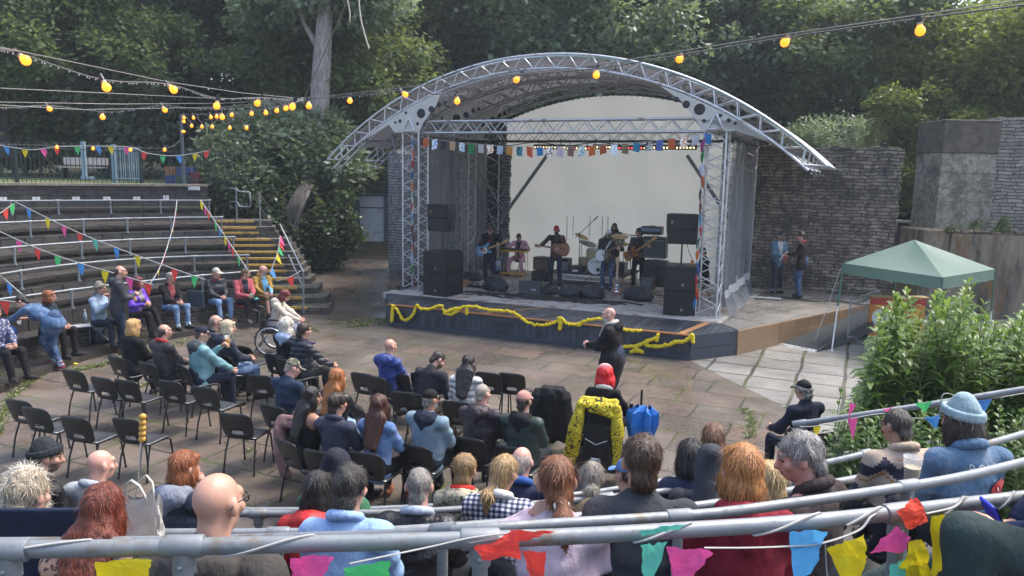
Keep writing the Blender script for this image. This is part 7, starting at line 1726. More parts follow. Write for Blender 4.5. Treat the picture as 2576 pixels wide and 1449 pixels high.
# -- instruments
def outline(kind):
 if kind == 'acoustic': return [(-.25, 0), (-.235, .10), (-.16, .19), (-.06, .185), (.02, .14), (.09, .125), (.16, .14), (.22, .11), (.245, .04)]
 if kind == 'offset': return [(-.21, .02), (-.19, .12), (-.10, .165), (-.01, .12), (.07, .12), (.15, .155), (.22, .15), (.20, .09), (.14, .05)]
 return [(-.20, .0), (-.19, .10), (-.12, .16), (-.04, .13), (.03, .11), (.09, .125), (.17, .15), (.21, .13), (.18, .07), (.13, .04)]
def guitar(kind, label, pos, nd, nr, cols, neck=.46, strap=None, wood=(.42, .26, .11)):
 x = Vector(nd).normalized(); z = (Vector(nr)-x*Vector(nr).dot(x)).normalized(); y = z.cross(x); R = Matrix((x, y, z)).transposed()
 root = thing({'banjo': 'banjo', 'bass': 'bass_guitar'}.get(kind, 'guitar'), label, 'banjo' if kind == 'banjo' else 'guitar', pos)
 tf = lambda m: m.xf(R)
 th = .10 if kind == 'acoustic' else .045
 mb_ = pm('lacquer '+str(cols[0]), cols[0], .22, 0, .25, 5, .05)
 m = MB()
 if kind == 'banjo':
  m.tube([(0, 0, -.045), (0, 0, .045)], .145, 24, smooth=False); tf(m).obj('rim', pm('banjo rim', (.12, .05, .025), .3), root)
  m = MB(); m.tube([(0, 0, .046), (0, 0, .050)], .135, 24); tf(m).obj('drum_head', M_WHITE, root); m = MB(); m.tube([(.145*math.cos(a), .145*math.sin(a), .045) for a in np.linspace(0, 6.28, 25)], .009, 6); m.tube([(.15*math.cos(a), .15*math.sin(a), -.04) for a in np.linspace(0, 6.28, 25)], .014, 6); tf(m).obj('hoops', galv('chrome', (.75, .75, .75), .15, 1.0), root)
  x0 = .13; th = .02
 else:
  o = outline('acoustic' if kind == 'acoustic' else 'offset' if kind == 'offset' else 'solid'); pl = o+[(a, -b*(.92 if kind != 'acoustic' else 1)) for a, b in o[::-1]]
  pl = [Vector((a*1.05, b, 0)) for a, b in pl]; pl = smooth_pts(pl+[pl[0]], 60)[:-1]; n_ = len(pl)
  rings = [(-th/2, .92), (-th/2+.008, 1), (th/2-.008, 1), (th/2, .93)]
  vs = [(p.x*s_, p.y*s_, z_) for z_, s_ in rings for p in pl]
  m.add(vs, [(k*n_+i, k*n_+(i+1) % n_, (k+1)*n_+(i+1) % n_, (k+1)*n_+i) for k in range(3) for i in range(n_)]+[tuple(range(n_-1, -1, -1)), tuple(range(3*n_, 4*n_))]); tf(m).obj('body', mb_, root)
  if len(cols) > 1:
   m = MB(); c = [Vector((.02+.10*math.cos(a), -.02+.085*math.sin(a)*(1+.3*math.cos(a)), th/2+.002)) for a in np.linspace(0, 6.28, 19)[:-1]]
   if kind == 'acoustic': c = [Vector((.06+.05*math.cos(a), .05*math.sin(a), th/2+.002)) for a in np.linspace(0, 6.28, 19)[:-1]]
   m.add(c, [tuple(range(18))]); tf(m).obj('sound_hole' if kind == 'acoustic' else 'pickguard', pm('guard', cols[1], .3), root)
   m = MB(); 
   for q in (-.03, .05): m.box((q, 0, th/2+.008), (.02, .075, .012))
   m.box((-.11, 0, th/2+.008), (.03, .08, .014)); tf(m).obj('bridge_and_pickups', galv('chrome', (.75, .75, .75), .15, 1.0) if kind != 'acoustic' else M_BLACK, root)
  x0 = .17
 m = MB(); m.box((x0+neck/2-.02, 0, th/2), (neck, .055, .026), taper=.92); nk = tf(m).obj('neck', pm('maple neck', wood, .35), root, bevel=.004)
 m = MB(); m.box((x0+neck+.06, .012, th/2-.006), (.17, .075, .018)); 
 for i in range(3 if kind != 'bass' else 2):
  for sg in ((1, -1) if kind in ('acoustic', 'banjo') else (1,)): m.ball((x0+neck+.015+i*.045, .012+sg*.052, th/2-.005), (.011, .018, .011), 6, 1)
 tf(m).obj('headstock', [pm('maple neck', wood, .35) if kind != 'acoustic' else mb_, galv('chrome', (.75, .75, .75), .15, 1.0)], root, bevel=.005)
 m = MB()
 for i in range(4): m.tube([(-.10, -.012+.008*i, th/2+.022), (x0+neck, -.010+.007*i, th/2+.018)], .0012, 3)
 tf(m).obj('strings', galv('chrome', (.75, .75, .75), .15, 1.0), root)
 if strap:
  m = MB(); pts, c = strap; rel = [Vector(p)-Vector(pos) for p in pts]; m.tube(smooth_pts(rel, 20), .028, 6, flat=.18, up=(0, 1, 0)); m.obj('strap', cloth(c), root)
 return root
def wdir(i, v): return i['root'].matrix_basis.to_3x3() @ Vector(v)
def strap_pts(i, sg, gp): W = i['W']; nb = i['nb']; return [W(nb+V3(-sg*.16, .14, -.20)) if False else W(V3(sg*.12, .22, gp)), W(nb+V3(sg*.02, .15, -.22)), W(nb+V3(-sg*.07, .09, -.06)), W(nb+V3(-sg*.09, -.02, .0)), W(nb+V3(-sg*.0, -.16, -.2)), W(V3(sg*.22, .02, gp+.05))]
i = BAN['lead']; guitar('offset', 'pale blue electric guitar played by the guitarist in black', i['W']((.14, .23, 1.0)), wdir(i, (-.88, .12, .36)), wdir(i, (0, 1, .1)), [(.10, .22, .36), (.6, .58, .55)], .5, (strap_pts(i, 1, 1.0), (.16, .02, .035)))
i = BAN['singer']; guitar('acoustic', 'brown acoustic guitar played by the singer in the red cap', i['W']((-.16, .23, 1.08)), wdir(i, (.97, .05, .12)), wdir(i, (0, 1, .08)), [(.22, .065, .025), (.012, .01, .01)], .42, (strap_pts(i, -1, 1.05), (.03, .02, .02)), (.16, .07, .035))
i = BAN['banjo']; guitar('banjo', 'white headed banjo played by the bearded singer', i['W']((.16, .24, 1.0)), wdir(i, (-.82, .12, .5)), wdir(i, (0, 1, .05)), [(.2, .1, .05)], .44, (strap_pts(i, 1, 1.0), (.5, .52, .58)), (.10, .05, .03))
i = BAN['bass']; guitar('bass', 'orange sunburst bass guitar with red pickguard held by the bass player', i['W']((.18, .23, .98)), wdir(i, (-.80, .14, .55)), wdir(i, (0, 1, .05)), [(.42, .17, .05), (.35, .04, .03)], .62, (strap_pts(i, 1, .98), (.12, .015, .03)), (.46, .26, .09))
gp_ = D(1552, 752, SZ); guitar('solid', 'sunburst electric guitar resting on a floor stand at the stage front', gp_+Vector((0, .06, .30)), Vector((.02, .22, 1)), -Vector((SV.x, SV.y, -.2)), [(.16, .05, .018), (.02, .016, .014)], .46)
gs = thing('guitar_stand', 'small black stand under the sunburst guitar at the stage front', 'guitar stand', gp_); m = MB(); m.tube([(-.14, -.05, 0), (0, .12, .30), (.14, -.05, 0)], .01, 6); m.tube([(0, .25, 0), (0, .12, .30), (0, .2, .55)], .01, 6); m.obj('frame', M_BLACK, gs); m = MB(); m.tube([(-.1, .06, .1), (-.1, -.05, .12)], .012, 6); m.tube([(.1, .06, .1), (.1, -.05, .12)], .012, 6); m.tube([(-.1, .06, .1), (.1, .06, .1)], .01, 6); m.obj('cradle', M_BLACK, gs)
gp2 = fb(1252, 690, 3.9); guitar('solid', 'pale necked electric guitar standing behind the pedal steel', Vector((gp2.x, gp2.y, SZ+.33)), Vector((.06, .2, 1)), -Vector((SV.x, SV.y, -.1)), [(.12, .2, .35), (.5, .5, .5)], .5)
i = BAN['steel']; W = i['W']; ps_ = thing('pedal_steel', 'yellow trimmed pedal steel guitar on thin chrome legs', 'pedal steel', W((0, .50, 0)), i['rz'])
M_PSY = pm('yellow laminate', (.55, .30, .03), .3); M_CHR = galv('chrome', (.75, .75, .75), .15, 1.0)
m = MB(); m.box((0, 0, .79), (.86, .26, .055)); m.obj('frame', M_PSY, ps_, bevel=.006); m = MB(); m.box((0, 0, .845), (.84, .22, .05)); m.box((.36, 0, .87), (.14, .2, .04)); m.obj('neck_deck', M_BLACK, ps_, bevel=.006)
for sx in (-1, 1):
 for sy in (-1, 1): m = MB(); m.tube([(sx*.39, sy*.1, .77), (sx*.41, sy*.13, .01)], .011, 6); m.obj('leg', M_CHR, ps_)
m = MB(); m.box((0, .10, .09), (.84, .10, .06)); m.obj('pedal_bar', M_PSY, ps_, bevel=.005); m = MB()
for q in (-.05, .02, .09): m.box((q, .0, .06), (.045, .16, .02)); m.tube([(q, .1, .12), (q, .08, .77)], .004, 5)
m.obj('pedals', M_CHR, ps_)
def mic_stand(label, base, top, mic, boom=None, base_r=.15):
 base, top, mic = Vector(base), Vector(top), Vector(mic); r = thing('microphone_stand', label, 'mic stand', base)
 m = MB(); m.tube([base, top], .011, 6); m.obj('upright', M_BLACK, r, True)
 m = MB()
 for q in range(3): a = q*2.09+.4; m.tube([base+Vector((0, 0, .14)), base+Vector((.28*math.cos(a), .28*math.sin(a), .01))], .010, 6)
 m.obj('tripod', M_BLACK, r, True)
 m = MB(); b0 = Vector(boom) if boom is not None else top; m.tube([b0, mic], .009, 6); m.obj('boom', M_BLACK, r, True)
 d = (mic-b0).normalized() if (mic-b0).length > .05 else Vector((0, 0, 1)); m = MB(); m.tube([mic-d*.03, mic+d*.10], [.014, .02], 8); m.ball(mic+d*.13, .027, 8); m.obj('microphone', pm('mic metal', (.05, .05, .055), .4, .4), r, True)
 return r
def facefront(i, d=.17): return i['W'](i['hd'](0, d, -.06))
for k, lab in (('singer', 'microphone stand in front of the singer in the red cap'), ('banjo', 'microphone stand in front of the bearded banjo player')):
 i = BAN[k]; mm = i['W'](i['hd'](0, .26, -.10)); fl_ = i['W']((.02, .42, 0)); fl_.z = SZ; mic_stand(lab, fl_, Vector((fl_.x, fl_.y, mm.z-.12)), i['W'](i['hd'](0, .22, -.085)))
i = BAN['bass']; mm = i['W'](i['hd'](0, .2, -.07)); ub = fb(1587, 700, 2.2); ub.z = SZ; mic_stand('boom microphone stand left of the bass player', ub, fb(1587, 590, 2.2), mm, fb(1553, 584, 2.2))
ob = fb(1457, 700, 3.0); ob.z = SZ+.3; mic_stand('tall overhead boom microphone stand beside the drum kit', ob, fb(1458, 585, 3.0), fb(1494, 554, 3.0), fb(1446, 599, 3.0))
i = BAN['lead']; mm = i['W'](i['hd'](0, .2, -.07)); ub = i['W']((.3, .5, 0)); ub.z = SZ; mic_stand('microphone stand at the left of the stage by the guitarist in black', ub, Vector((ub.x, ub.y, 1.95)), mm)
rs_ = sthing('drum_riser', 'low riser with silver truss edges under the drum kit', 'riser', 3.85, 3.7, SZ)
m = MB(); m.box((0, 0, .34), (2.25, 1.9, .05)); m.obj('deck', pm('riser deck', (.03, .03, .034), .7), rs_)
m = MB(); y = -.96
for z in (.335, .20): m.box((0, y, z), (2.25, .03, .035))
for q in range(12): x0 = -1.1+q*.183; m.tube([(x0, y, .21), (x0+.09, y, .33)], .009, 5); m.tube([(x0+.09, y, .33), (x0+.183, y, .21)], .009, 5)
m.obj('truss_edge', M_ALU, rs_)
for sx in (-1, 1):
 for sy in (-1, 1): m = MB(); m.cyl((sx*1.05, sy*.88, 0), .025, .33, 8); m.obj('leg', M_ALU, rs_)
RZ = SZ+.365
M_SHELL = pm('cream pearl shell', (.46, .38, .22), .25, 0, .3, 14)
def drum(label, nm, c, r, h, axis, mark=False):
 t = thing(nm, label, 'drum', c); ax = Vector(axis).normalized(); m = MB(); m.tube([-ax*h/2, ax*h/2], r, 24, smooth=True); m.obj('shell', M_SHELL, t)
 x = ax.orthogonal().normalized(); y = ax.cross(x)
 for s_ in (-1, 1):
  m = MB(); m.tube([ax*s_*h/2+(x*math.cos(a)+y*math.sin(a))*r for a in np.linspace(0, 6.28, 25)], .012, 6); m.obj('hoop', pm('hoop', (.25, .12, .06), .3) if mark else M_CHR, t)
  m = MB(); m.tube([ax*s_*(h/2), ax*s_*(h/2+.003)], r*.97, 24); hd_ = m.obj('drum_head', M_WHITE, t)
 m = MB()
 for q in range(8): a = q*.785; p = (x*math.cos(a)+y*math.sin(a))*(r+.008); m.tube([p-ax*h*.45, p+ax*h*.45], .005, 5)
 m.obj('lugs', M_CHR, t)
 return t
fr_ = Vector((-SV.x, -SV.y, 0)); c = fb(1503, 666, 3.0); c.z = RZ+.26
bd = drum('bass drum with a white front head behind the banjo', 'bass_drum', c, .245, .36, fr_, True)
vs, fs = text_mesh('Gretsch', .085, .001); rx = Vector((SU.x, SU.y, 0)); m = MB(); m.add([rx*x+Vector((0, 0, 1))*(y+.12)+fr_*(.188+z) for x, y, z in vs], fs); m.obj('lettering', pm('blue script', (.02, .03, .12), .5, bump=0), bd)
m = MB(); m.tube([fr_*.184+rx*.08+Vector((0, 0, -.1)), fr_*.188+rx*.08+Vector((0, 0, -.1))], .06, 16); m.obj('port', M_BLACK, bd)
c = fb(1490, 637, 3.2); drum('cream pearl tom mounted above the bass drum', 'tom_drum', c, .165, .22, (fr_.x*.2, fr_.y*.2, 1))
c = fb(1472, 662, 3.6); drum('floor tom at the left of the bass drum', 'floor_tom', c, .19, .36, (0, 0, 1))
def cymbal(label, px, py, b, r, tilt):
 p = fb(px, py, b); t = thing('cymbal_stand', label, 'cymbal', (p.x, p.y, RZ)); h = p.z-RZ
 R = Matrix.Rotation(tilt, 3, 'Y') @ Matrix.Rotation(.25, 3, 'X'); m = MB(); m.lathe([(0, .03), (.03, .028), (.045, .012), (r*.6, .004), (r, -.012)], (0, 0, h), 24, R=R); m.lathe([(r, -.014), (r*.6, .002), (0, .012)], (0, 0, h), 24, R=R); m.obj('cymbal', galv('bronze '+label[:3], (.30, .22, .10) if 'brass' in label else (.06, .06, .06), .35, .8), t)
 m = MB(); m.tube([(0, 0, .1), (0, 0, h+.05)], .010, 6)
 for q in range(3): a = q*2.09; m.tube([(0, 0, .2), (.22*math.cos(a), .22*math.sin(a), .01)], .009, 5)
 m.obj('stand', M_CHR, t)
cymbal('large dark cymbal tilted beside the overhead microphone', 1480, 612, 3.1, .26, .22); cymbal('brass cymbal high behind the overhead microphone stand', 1464, 594, 3.9, .22, .35); cymbal('brass cymbal to the right of the drummer', 1560, 594, 3.4, .24, 0.0); cymbal('small brass hi hat between the banjo and the bass player', 1570, 613, 3.5, .17, 0.05)
def cab(label, nm, x0, y0, x1, y1, b, dep=.35, mat=None, grille=(.03, .03, .032), parts=(), yaw=0, cat='amplifier'):
 a0, z1 = SB(x0, y0, b); a1, z0 = SB(x1, y1, b); z0 = max(z0, SZ); w, h = a1-a0, z1-z0; t = sthing(nm, label, cat, (a0+a1)/2, b+dep/2, z0, yaw)
 m = MB(); m.box((0, 0, h/2), (w, dep, h)); m.obj('cabinet', mat or M_BLACK, t, bevel=.012)
 m = MB(); m.box((0, -dep/2-.004, h*.45), (w*.9, .01, h*.75)); m.obj('grille', pm('grille', grille, .8, 0, .2, 30, .5, 300), t)
 for (nm_, cx, cz, ww, hh, mt) in parts: m = MB(); m.box((cx*w, -dep/2-.012, cz*h), (ww*w, .012, hh*h)); m.obj(nm_, mt, t)
 m = MB(); m.box((0, 0, h+.012), (w*.3, .03, .02)); m.obj('handle', M_BLACK, t, bevel=.006)
 return t
M_SILV = pm('silver panel', (.4, .42, .44), .35, .5)
cab('black guitar amplifier behind the pale blue guitar', 'guitar_amplifier', 1240, 650, 1266, 694, 4.0)
cab('brown fronted guitar amplifier beside the pink suit', 'guitar_amplifier', 1341, 646, 1380, 681, 2.7, grille=(.10, .06, .04), parts=[('control_panel', 0, .9, .9, .12, M_BLACK)])
cab('black flight case under the brown fronted amplifier', 'flight_case', 1337, 681, 1377, 709, 2.65, grille=(.02, .02, .02), cat='case')
cab('silver fronted amplifier behind the singer in the red cap', 'guitar_amplifier', 1408, 650, 1428, 692, 3.2, grille=(.28, .29, .30))
cab('small black amplifier on the riser behind the banjo player', 'guitar_amplifier', 1548, 660, 1570, 700, 3.4)
cab('black equipment case with a white label on the riser', 'equipment_case', 1432, 668, 1466, 692, 2.85, parts=[('white_label', -.05, .45, .4, .2, M_WHITE)], cat='case')
bt_ = cab('large lower bass cabinet at the right of the stage', 'bass_cabinet', 1621, 654, 1673, 724, 3.0, grille=(.02, .02, .022))
m = MB(); m.tube([(.07+.15*math.cos(a), -.19, .48+.15*math.sin(a)) for a in np.linspace(0, 6.28, 25)], .008, 5); m.obj('speaker_ring', pm('ring', (.08, .08, .085), .4), bt_)
cab('upper bass cabinet with a silver edged grille', 'bass_cabinet', 1617, 595, 1672, 652, 3.0, grille=(.055, .058, .062), parts=[('frame_edge', 0, .84, .92, .012, M_SILV), ('frame_edge', 0, .06, .92, .012, M_SILV)])
cab('bass amplifier head with a blue lit panel on top of the cabinets', 'bass_amplifier', 1613, 569, 1662, 592, 3.0, grille=(.02, .02, .022), parts=[('control_panel', 0, .62, .95, .4, pm('blue panel', (.10, .14, .22), .35, .4))])
cab('grey speaker box on the floor beside the bass player', 'speaker_box', 1612, 690, 1640, 732, 2.2, grille=(.09, .10, .11))
def sub(label, a, b, z, yaw, w=.72, d=.78, h=.565, logo=True):
 t = sthing('bass_speaker', label, 'loudspeaker', a, b, z, yaw); m = MB(); m.box((0, 0, h/2), (w, d, h)); m.obj('cabinet', pm('black speaker paint', (.006, .0065, .008), .55, 0, .3, 8, .3, 200), t, bevel=.012)
 m = MB(); m.box((0, -d/2-.006, h/2), (w*.93, .012, h*.92)); m.obj('grille', pm('speaker grille', (.0045, .0055, .007), .7, 0, .3, 60, .6, 400), t)
 if logo: m = MB(); m.box((.05, -d/2-.016, .14), (.05, .006, .055)); m.box((.05, -d/2-.02, .14), (.028, .004, .032), mi=1); m.obj('badge', [M_SILV, M_BLACK], t)
 m = MB(); m.box((w/2+.003, -.1, h*.6), (.01, .16, .05)); m.obj('handle', M_BLACK, t); return t
for (a, b, yw, wd) in ((1.08, -.38, math.radians(-8), 'left'), (7.18, .02, math.radians(10), 'right')):
 sub(f'lower bass speaker of the {wd} loudspeaker stack', a, b, SZ, yw); sub(f'upper bass speaker of the {wd} loudspeaker stack', a, b, SZ+.575, yw)
 py0, py1, cx = (513, 581, 1097) if wd == 'left' else (537, 613, 1709)
 _, z1 = SB(cx, py0, b); _, z0 = SB(cx, py1, b); h = (z1-z0)/2
 t = sthing('pole_speaker', f'angular double loudspeaker on a pole above the {wd} bass speakers', 'loudspeaker', a-.02, b, SZ+1.14, yw)
 m = MB(); m.cyl((0, 0, 0), .02, z0-SZ-1.14, 10); m.cyl((0, 0, 0), .10, .015, 16); m.obj('pole', M_BLACK, t)
 for k in range(2):
  zb = z0-SZ-1.14+k*h; m = MB(); w, dq = .74, .40; pl = [(-w/2, -dq/2), (w/2-.05, -dq/2), (w/2, -dq/2+.1), (w*.36, dq/2), (-w*.36, dq/2)]
  sh = .06 if k == 0 else 0.0
  m.hexa([(x*(.86 if k == 0 else 1), y, zb+.004) for x, y in pl], [(x, y, zb+h-.004) for x, y in pl]); c_ = m.obj('cabinet', pm('black speaker paint', (.006, .0065, .008), .55, 0, .3, 8, .3, 200), t, bevel=.012)
  m = MB(); m.box((-.02, -dq/2-.006, zb+h/2), (w*.84, .012, h*.86)); m.obj('grille', pm('speaker grille', (.0045, .0055, .007), .7, 0, .3, 60, .6, 400), t)
  if k: m = MB(); m.box((-w*.32, -dq/2-.016, zb+h*.45), (.05, .006, .055)); m.box((-w*.32, -dq/2-.02, zb+h*.45), (.028, .004, .03), mi=1); m.obj('badge', [pm('gold badge', (.45, .33, .12), .4), M_BLACK], t)
 m = MB(); m.tube([(.1, .1, z0-SZ-1.14), (.16, .05, .3), (.3, .1, .02)], .008, 5); m.obj('cable', M_BLACK, t)
t = sthing('monitor_wedge', 'bare black monitor wedge at the stage front', 'monitor', *SP(1335, 738), SZ, .25)
m = MB(); m.hexa([(-.3, -.2, 0), (.3, -.2, 0), (.3, .25, 0), (-.3, .25, 0)], [(-.3, -.1, .36), (.3, -.1, .36), (.3, .20, .12), (-.3, .20, .12)]); m.obj('cabinet', M_BLACK, t, bevel=.015); m = MB(); m.box((.1, -.165, .12), (.12, .01, .05)); m.obj('label', M_SILV, t)
M_BAG = None
n = N('black bin bag'); o = n.co(); n.fin(n.mix(n.noise(o, 4, 4), (.007, .009, .012), (.022, .028, .037)), .30, n.bump(n.noise(o, 7, 6, .65), 1.0, .08)); M_BAG = n.m
for j, (x0, y0, x1, y1, lb) in enumerate(((1216, 697, 1279, 735, 'large wrapped monitor in front of the guitarist in black'), (1364, 722, 1404, 744, 'small wrapped monitor left of the singer in the red cap'), (1406, 719, 1459, 752, 'wrapped monitor in front of the singer in the red cap'),
  (1458, 722, 1520, 754, 'shiny blue black wrapped monitor left of the banjo player'), (1568, 722, 1642, 760, 'wide wrapped monitor right of the sunburst guitar'), (1163, 686, 1214, 709, 'wrapped equipment heap beside the left bass speakers'))):
 c0 = D((x0+x1)/2, y1-5, SZ); w = (x1-x0)/FOC*c0.y*.5; hgt = (y1-y0)/FOC*c0.y*.92; sd_ = 40+j
 V, Q = blob([('e', (0, 0, hgt*.42), (w, .30, hgt*.62)), ('e', (-w*.4, .02, hgt*.5), (w*.55, .28, hgt*.52)), ('e', (w*.3, 0, hgt*.3), (w*.75, .32, hgt*.40)), ('c', (-w*.9, -.1, .03), (w*.9, -.12, .03), .05, .05)], .025, .06, [lambda X, Y, Z: -Z+0*X+0*Y], wr=.016, fr=16, seed=sd_, wr2=.010, fr2=34)
 t = sthing('wrapped_monitor', lb, 'covered monitor', *((c0.xy-S0).dot(SU), (c0.xy-S0).dot(SV)), SZ); vq_obj('black_bag', V, Q, M_BAG, t)
 m = MB(); m.box((0, .05, .06), (w*1.2, .3, .10)); m.obj('base', M_BLACK, t)
pb = sthing('pedal_board', 'pedal board with white edged pedals on the floor at the left', 'pedals', *SP(1195, 722), SZ); m = MB(); m.box((0, 0, .03), (.5, .25, .05)); m.obj('board', M_BLACK, pb)
m = MB(); 
for q in range(5): m.box((-.2+q*.1, 0, .075), (.075, .12, .04), mi=q % 2)
m.obj('pedals', [M_SILV, pm('blue pedal', (.05, .07, .14), .4)], pb, bevel=.005)
ob = sthing('wooden_box', 'small orange wooden box beside the pedal board', 'box', *SP(1170, 721), SZ); m = MB(); m.box((0, 0, .09), (.2, .16, .18)); m.obj('box', pm('orange wood', (.30, .13, .05), .6), ob, bevel=.006); m = MB(); m.box((0, 0, .185), (.21, .17, .012)); m.obj('lid', pm('orange wood lid', (.34, .16, .06), .6), ob)
m = MB(); r = random.Random(12)
for q in range(16):
 p = [D(1165+(480*k/14)+r.gauss(0, 5), 733+k*2.3+r.gauss(0, 2.6)+(q % 5)*1.3, SZ+.012+.004*(q % 4)) for k in range(r.randint(0, 5), r.randint(8, 15))]
 if len(p) > 2: m.tube(smooth_pts(p, 30), .012, 5)
for q in range(10):
 p = [D(r.uniform(1200, 1640), r.uniform(690, 712), SZ+.012)]; 
 for k in range(4): p.append(D(1288+(p[-1].x/p[-1].y*FOC)+r.gauss(0, 25), r.uniform(700, 745), SZ+.012))
 m.tube(smooth_pts(p, 24), .008, 5)
o = struct(m.obj('cables', M_BLACK), 'stuff'); tag(o, 'tangle of black cables along the stage front', 'cables')
for (px, py, lb) in ((1428, 718, 'orange pumpkin shaped lamp'), (1516, 726, 'yellow mug hanging')): pass
dc = sthing('mixer_desk', 'small desk of mixing gear behind the right loudspeakers', 'mixer', *SP(1712, 690), SZ); _, zq = SB(1712, 640, SP(1712, 690)[1])
m = MB(); m.box((0, 0, .55), (.7, .5, .04)); m.obj('table_top', M_BLACK, dc); m = MB(); m.box((0, 0, .64), (.5, .35, .14)); m.box((.05, -.1, .73), (.3, .2, .03), mi=1); m.obj('rack', [M_BLACK, M_SILV], dc)
for sx in (-1, 1): m = MB(); m.box((sx*.3, 0, .27), (.03, .45, .54)); m.obj('leg', M_BLACK, dc)
cp = fb(1727, 660, .02); m = MB(); m.tube([(0, 0, 0), (0, 0, .12)], [.03, .042], 12); m.tube([(0, 0, .12), (0, 0, .13)], .045, 12, mi=1); o = m.obj('paper_cup', [pm('orange cup', (.5, .2, .06), .5), M_WHITE]); o.location = S(7.42, .0, SZ+1.145); tag(o, 'orange paper cup on the right bass speakers', 'cup')
cp = D(1367, 735, SZ)
def cup(label, p, h=.14, col=(.45, .28, .05), fill=.8, clear=True, name='beer_cup'):
 t = thing(name, label, 'cup', p); n_ = 'clear cup'
 if n_ not in _mats: q = N(n_); q.fin((.8, .82, .82), .12, None, Alpha=.35); _mats[n_] = q.m
 m = MB(); m.lathe([(0, .004), (.030, .004), (.042, h), (.044, h)], n=16); m.obj('plastic', _mats[n_], t); m = MB(); m.tube([(0, 0, .008), (0, 0, h*fill)], [.029, .029+.012*fill], 14); m.obj('drink', pm('drink', col, .2, bump=0), t); return t
cup('half full beer cup on the stage floor beside the bare wedge', cp)
# -- gazebo, barrier, board
ez = 1.84
C1, C2, C3 = D(2122, 662, ez), D(2372, 698, ez), D(2503, 677, ez); C4 = C1+(C3-C2)
gz = thing('gazebo', 'pale green pop up gazebo with a pyramid roof beside the ramp', 'gazebo', ((C1.x+C3.x)/2, (C1.y+C3.y)/2, 0))
pk = A(2300, 603, (C1.y+C3.y)/2); n = N('gazebo cloth'); o = n.co()
n.fin(n.mix(n.noise(o, 3, 4), (.14, .225, .185), (.20, .295, .25)), .5, n.bump(n.noise(n.mapv(o, (2, 2, 5)), 3, 5, .6), .5, .03)); tr = n.n('BsdfTranslucent'); tr.inputs[0].default_value = (.15, .27, .21, 1); mx = n.n('MixShader'); mx.inputs[0].default_value = .4
n.set(mx.inputs[1], n.b.outputs[0]); n.set(mx.inputs[2], tr.outputs[0]); n.set(n.out.inputs['Surface'], mx.outputs[0]); M_GAZ = n.m
m = MB(); cs_ = [C1, C2, C3, C4]
for i in range(4):
 a, b = cs_[i], cs_[(i+1) % 4]; K = 10; vs = []
 for j in range(K+1):
  for q in range(K+1):
   e = a.lerp(b, q/K); p = e.lerp(pk, j/K); s_ = math.sin(math.pi*j/K)*math.sin(math.pi*q/K); p.z -= .07*s_; vs.append(p)
 m.add(vs, [(j*(K+1)+q, j*(K+1)+q+1, (j+1)*(K+1)+q+1, (j+1)*(K+1)+q) for j in range(K) for q in range(K)], 0, True)
m.obj('roof', M_GAZ, gz, True)
m = MB()
for i in range(4):
 a, b = cs_[i], cs_[(i+1) % 4]; up = []; lo = []
 for q in range(17):
  p = a.lerp(b, q/16); up.append(p); lo.append(p+Vector((0, 0, -.24+.012*math.sin(q*2.2)))-(p-Vector((gz.location.x, gz.location.y, p.z)))*.012*math.sin(q*1.4))
 m.strip(up, lo, 0, True)
m.obj('valance', M_GAZ, gz, True)
lb_ = D(2092, 883, 0)
for i, (c, base) in enumerate(((C1, lb_), (C2, Vector((C2.x-.05, C2.y-.1, 0))), (C3, Vector((C3.x+.05, C3.y, 0))), (C4, Vector((C4.x, C4.y+.1, 0))))):
 m = MB(); m.tube([base, base.lerp(c, .55)], .016, 8); m.tube([base.lerp(c, .5), c], .020, 8, mi=1); m.cyl(base, .04, .012, 10); m.obj('leg', [M_WHITE, pm('green leg', (.05, .13, .09), .5)], gz, True)
m = MB(); m.tube([C1+Vector((-.05, 0, -.12)), D(2047, 868, 0)], .007, 5); m.obj('guy_rope', pm('rope', (.5, .5, .48), .8), gz, True)
b0, b1 = D(2130, 868, 0), D(2290, 800, 0); d = (b1-b0); d.normalize()
cb = thing('crowd_barrier', 'galvanised crowd control barrier between ramp and gazebo', 'barrier', b0); L = 2.1; H = 1.05
m = MB(); m.tube([b0+Vector((0, 0, .16)), b0+Vector((0, 0, H-.12)), b0+d*.12+Vector((0, 0, H)), b0+d*(L-.12)+Vector((0, 0, H)), b0+d*L+Vector((0, 0, H-.12)), b0+d*L+Vector((0, 0, .16)), b0+Vector((0, 0, .16))], .019, 8); m.obj('frame', M_GALV, cb, True)
m = MB()
for q in range(1, 17): p = b0+d*(L*q/17); m.tube([p+Vector((0, 0, .17)), p+Vector((0, 0, H-.01))], .007, 5)
m.obj('bars', M_GALV, cb, True)
for q in (.3, L-.3):
 p = b0+d*q; s_ = Vector((d.y, -d.x, 0)); m = MB(); m.tube([p-s_*.28, p+Vector((0, 0, .17)), p+s_*.28], .015, 6); m.obj('foot', M_GALV, cb, True)
p = D(2250, 850, 0); bd_ = thing('painted_board', 'red and orange painted board half hidden behind the green shrub', 'board', p)
m = MB(); m.box((0, 0, .5), (1.3, .06, .95)); m.obj('panel', pm('orange board', (.55, .20, .03), .5, 0, .4, 2), bd_); m = MB(); m.box((0, -.035, .9), (1.3, .01, .2)); m.obj('red_strip', pm('red board', (.45, .03, .025), .5), bd_)
m = MB(); m.tube([(-.4, -.034, .5), (-.4, -.042, .5)], .2, 20); m.box((.05, -.036, .3), (.3, .012, .25)); m.obj('painted_shapes', pm('white board paint', (.6, .62, .65), .5), bd_); m = MB(); m.box((0, .0, .99), (1.35, .3, .03)); m.obj('shelf', pm('shelf wood', (.3, .2, .1), .6), bd_)
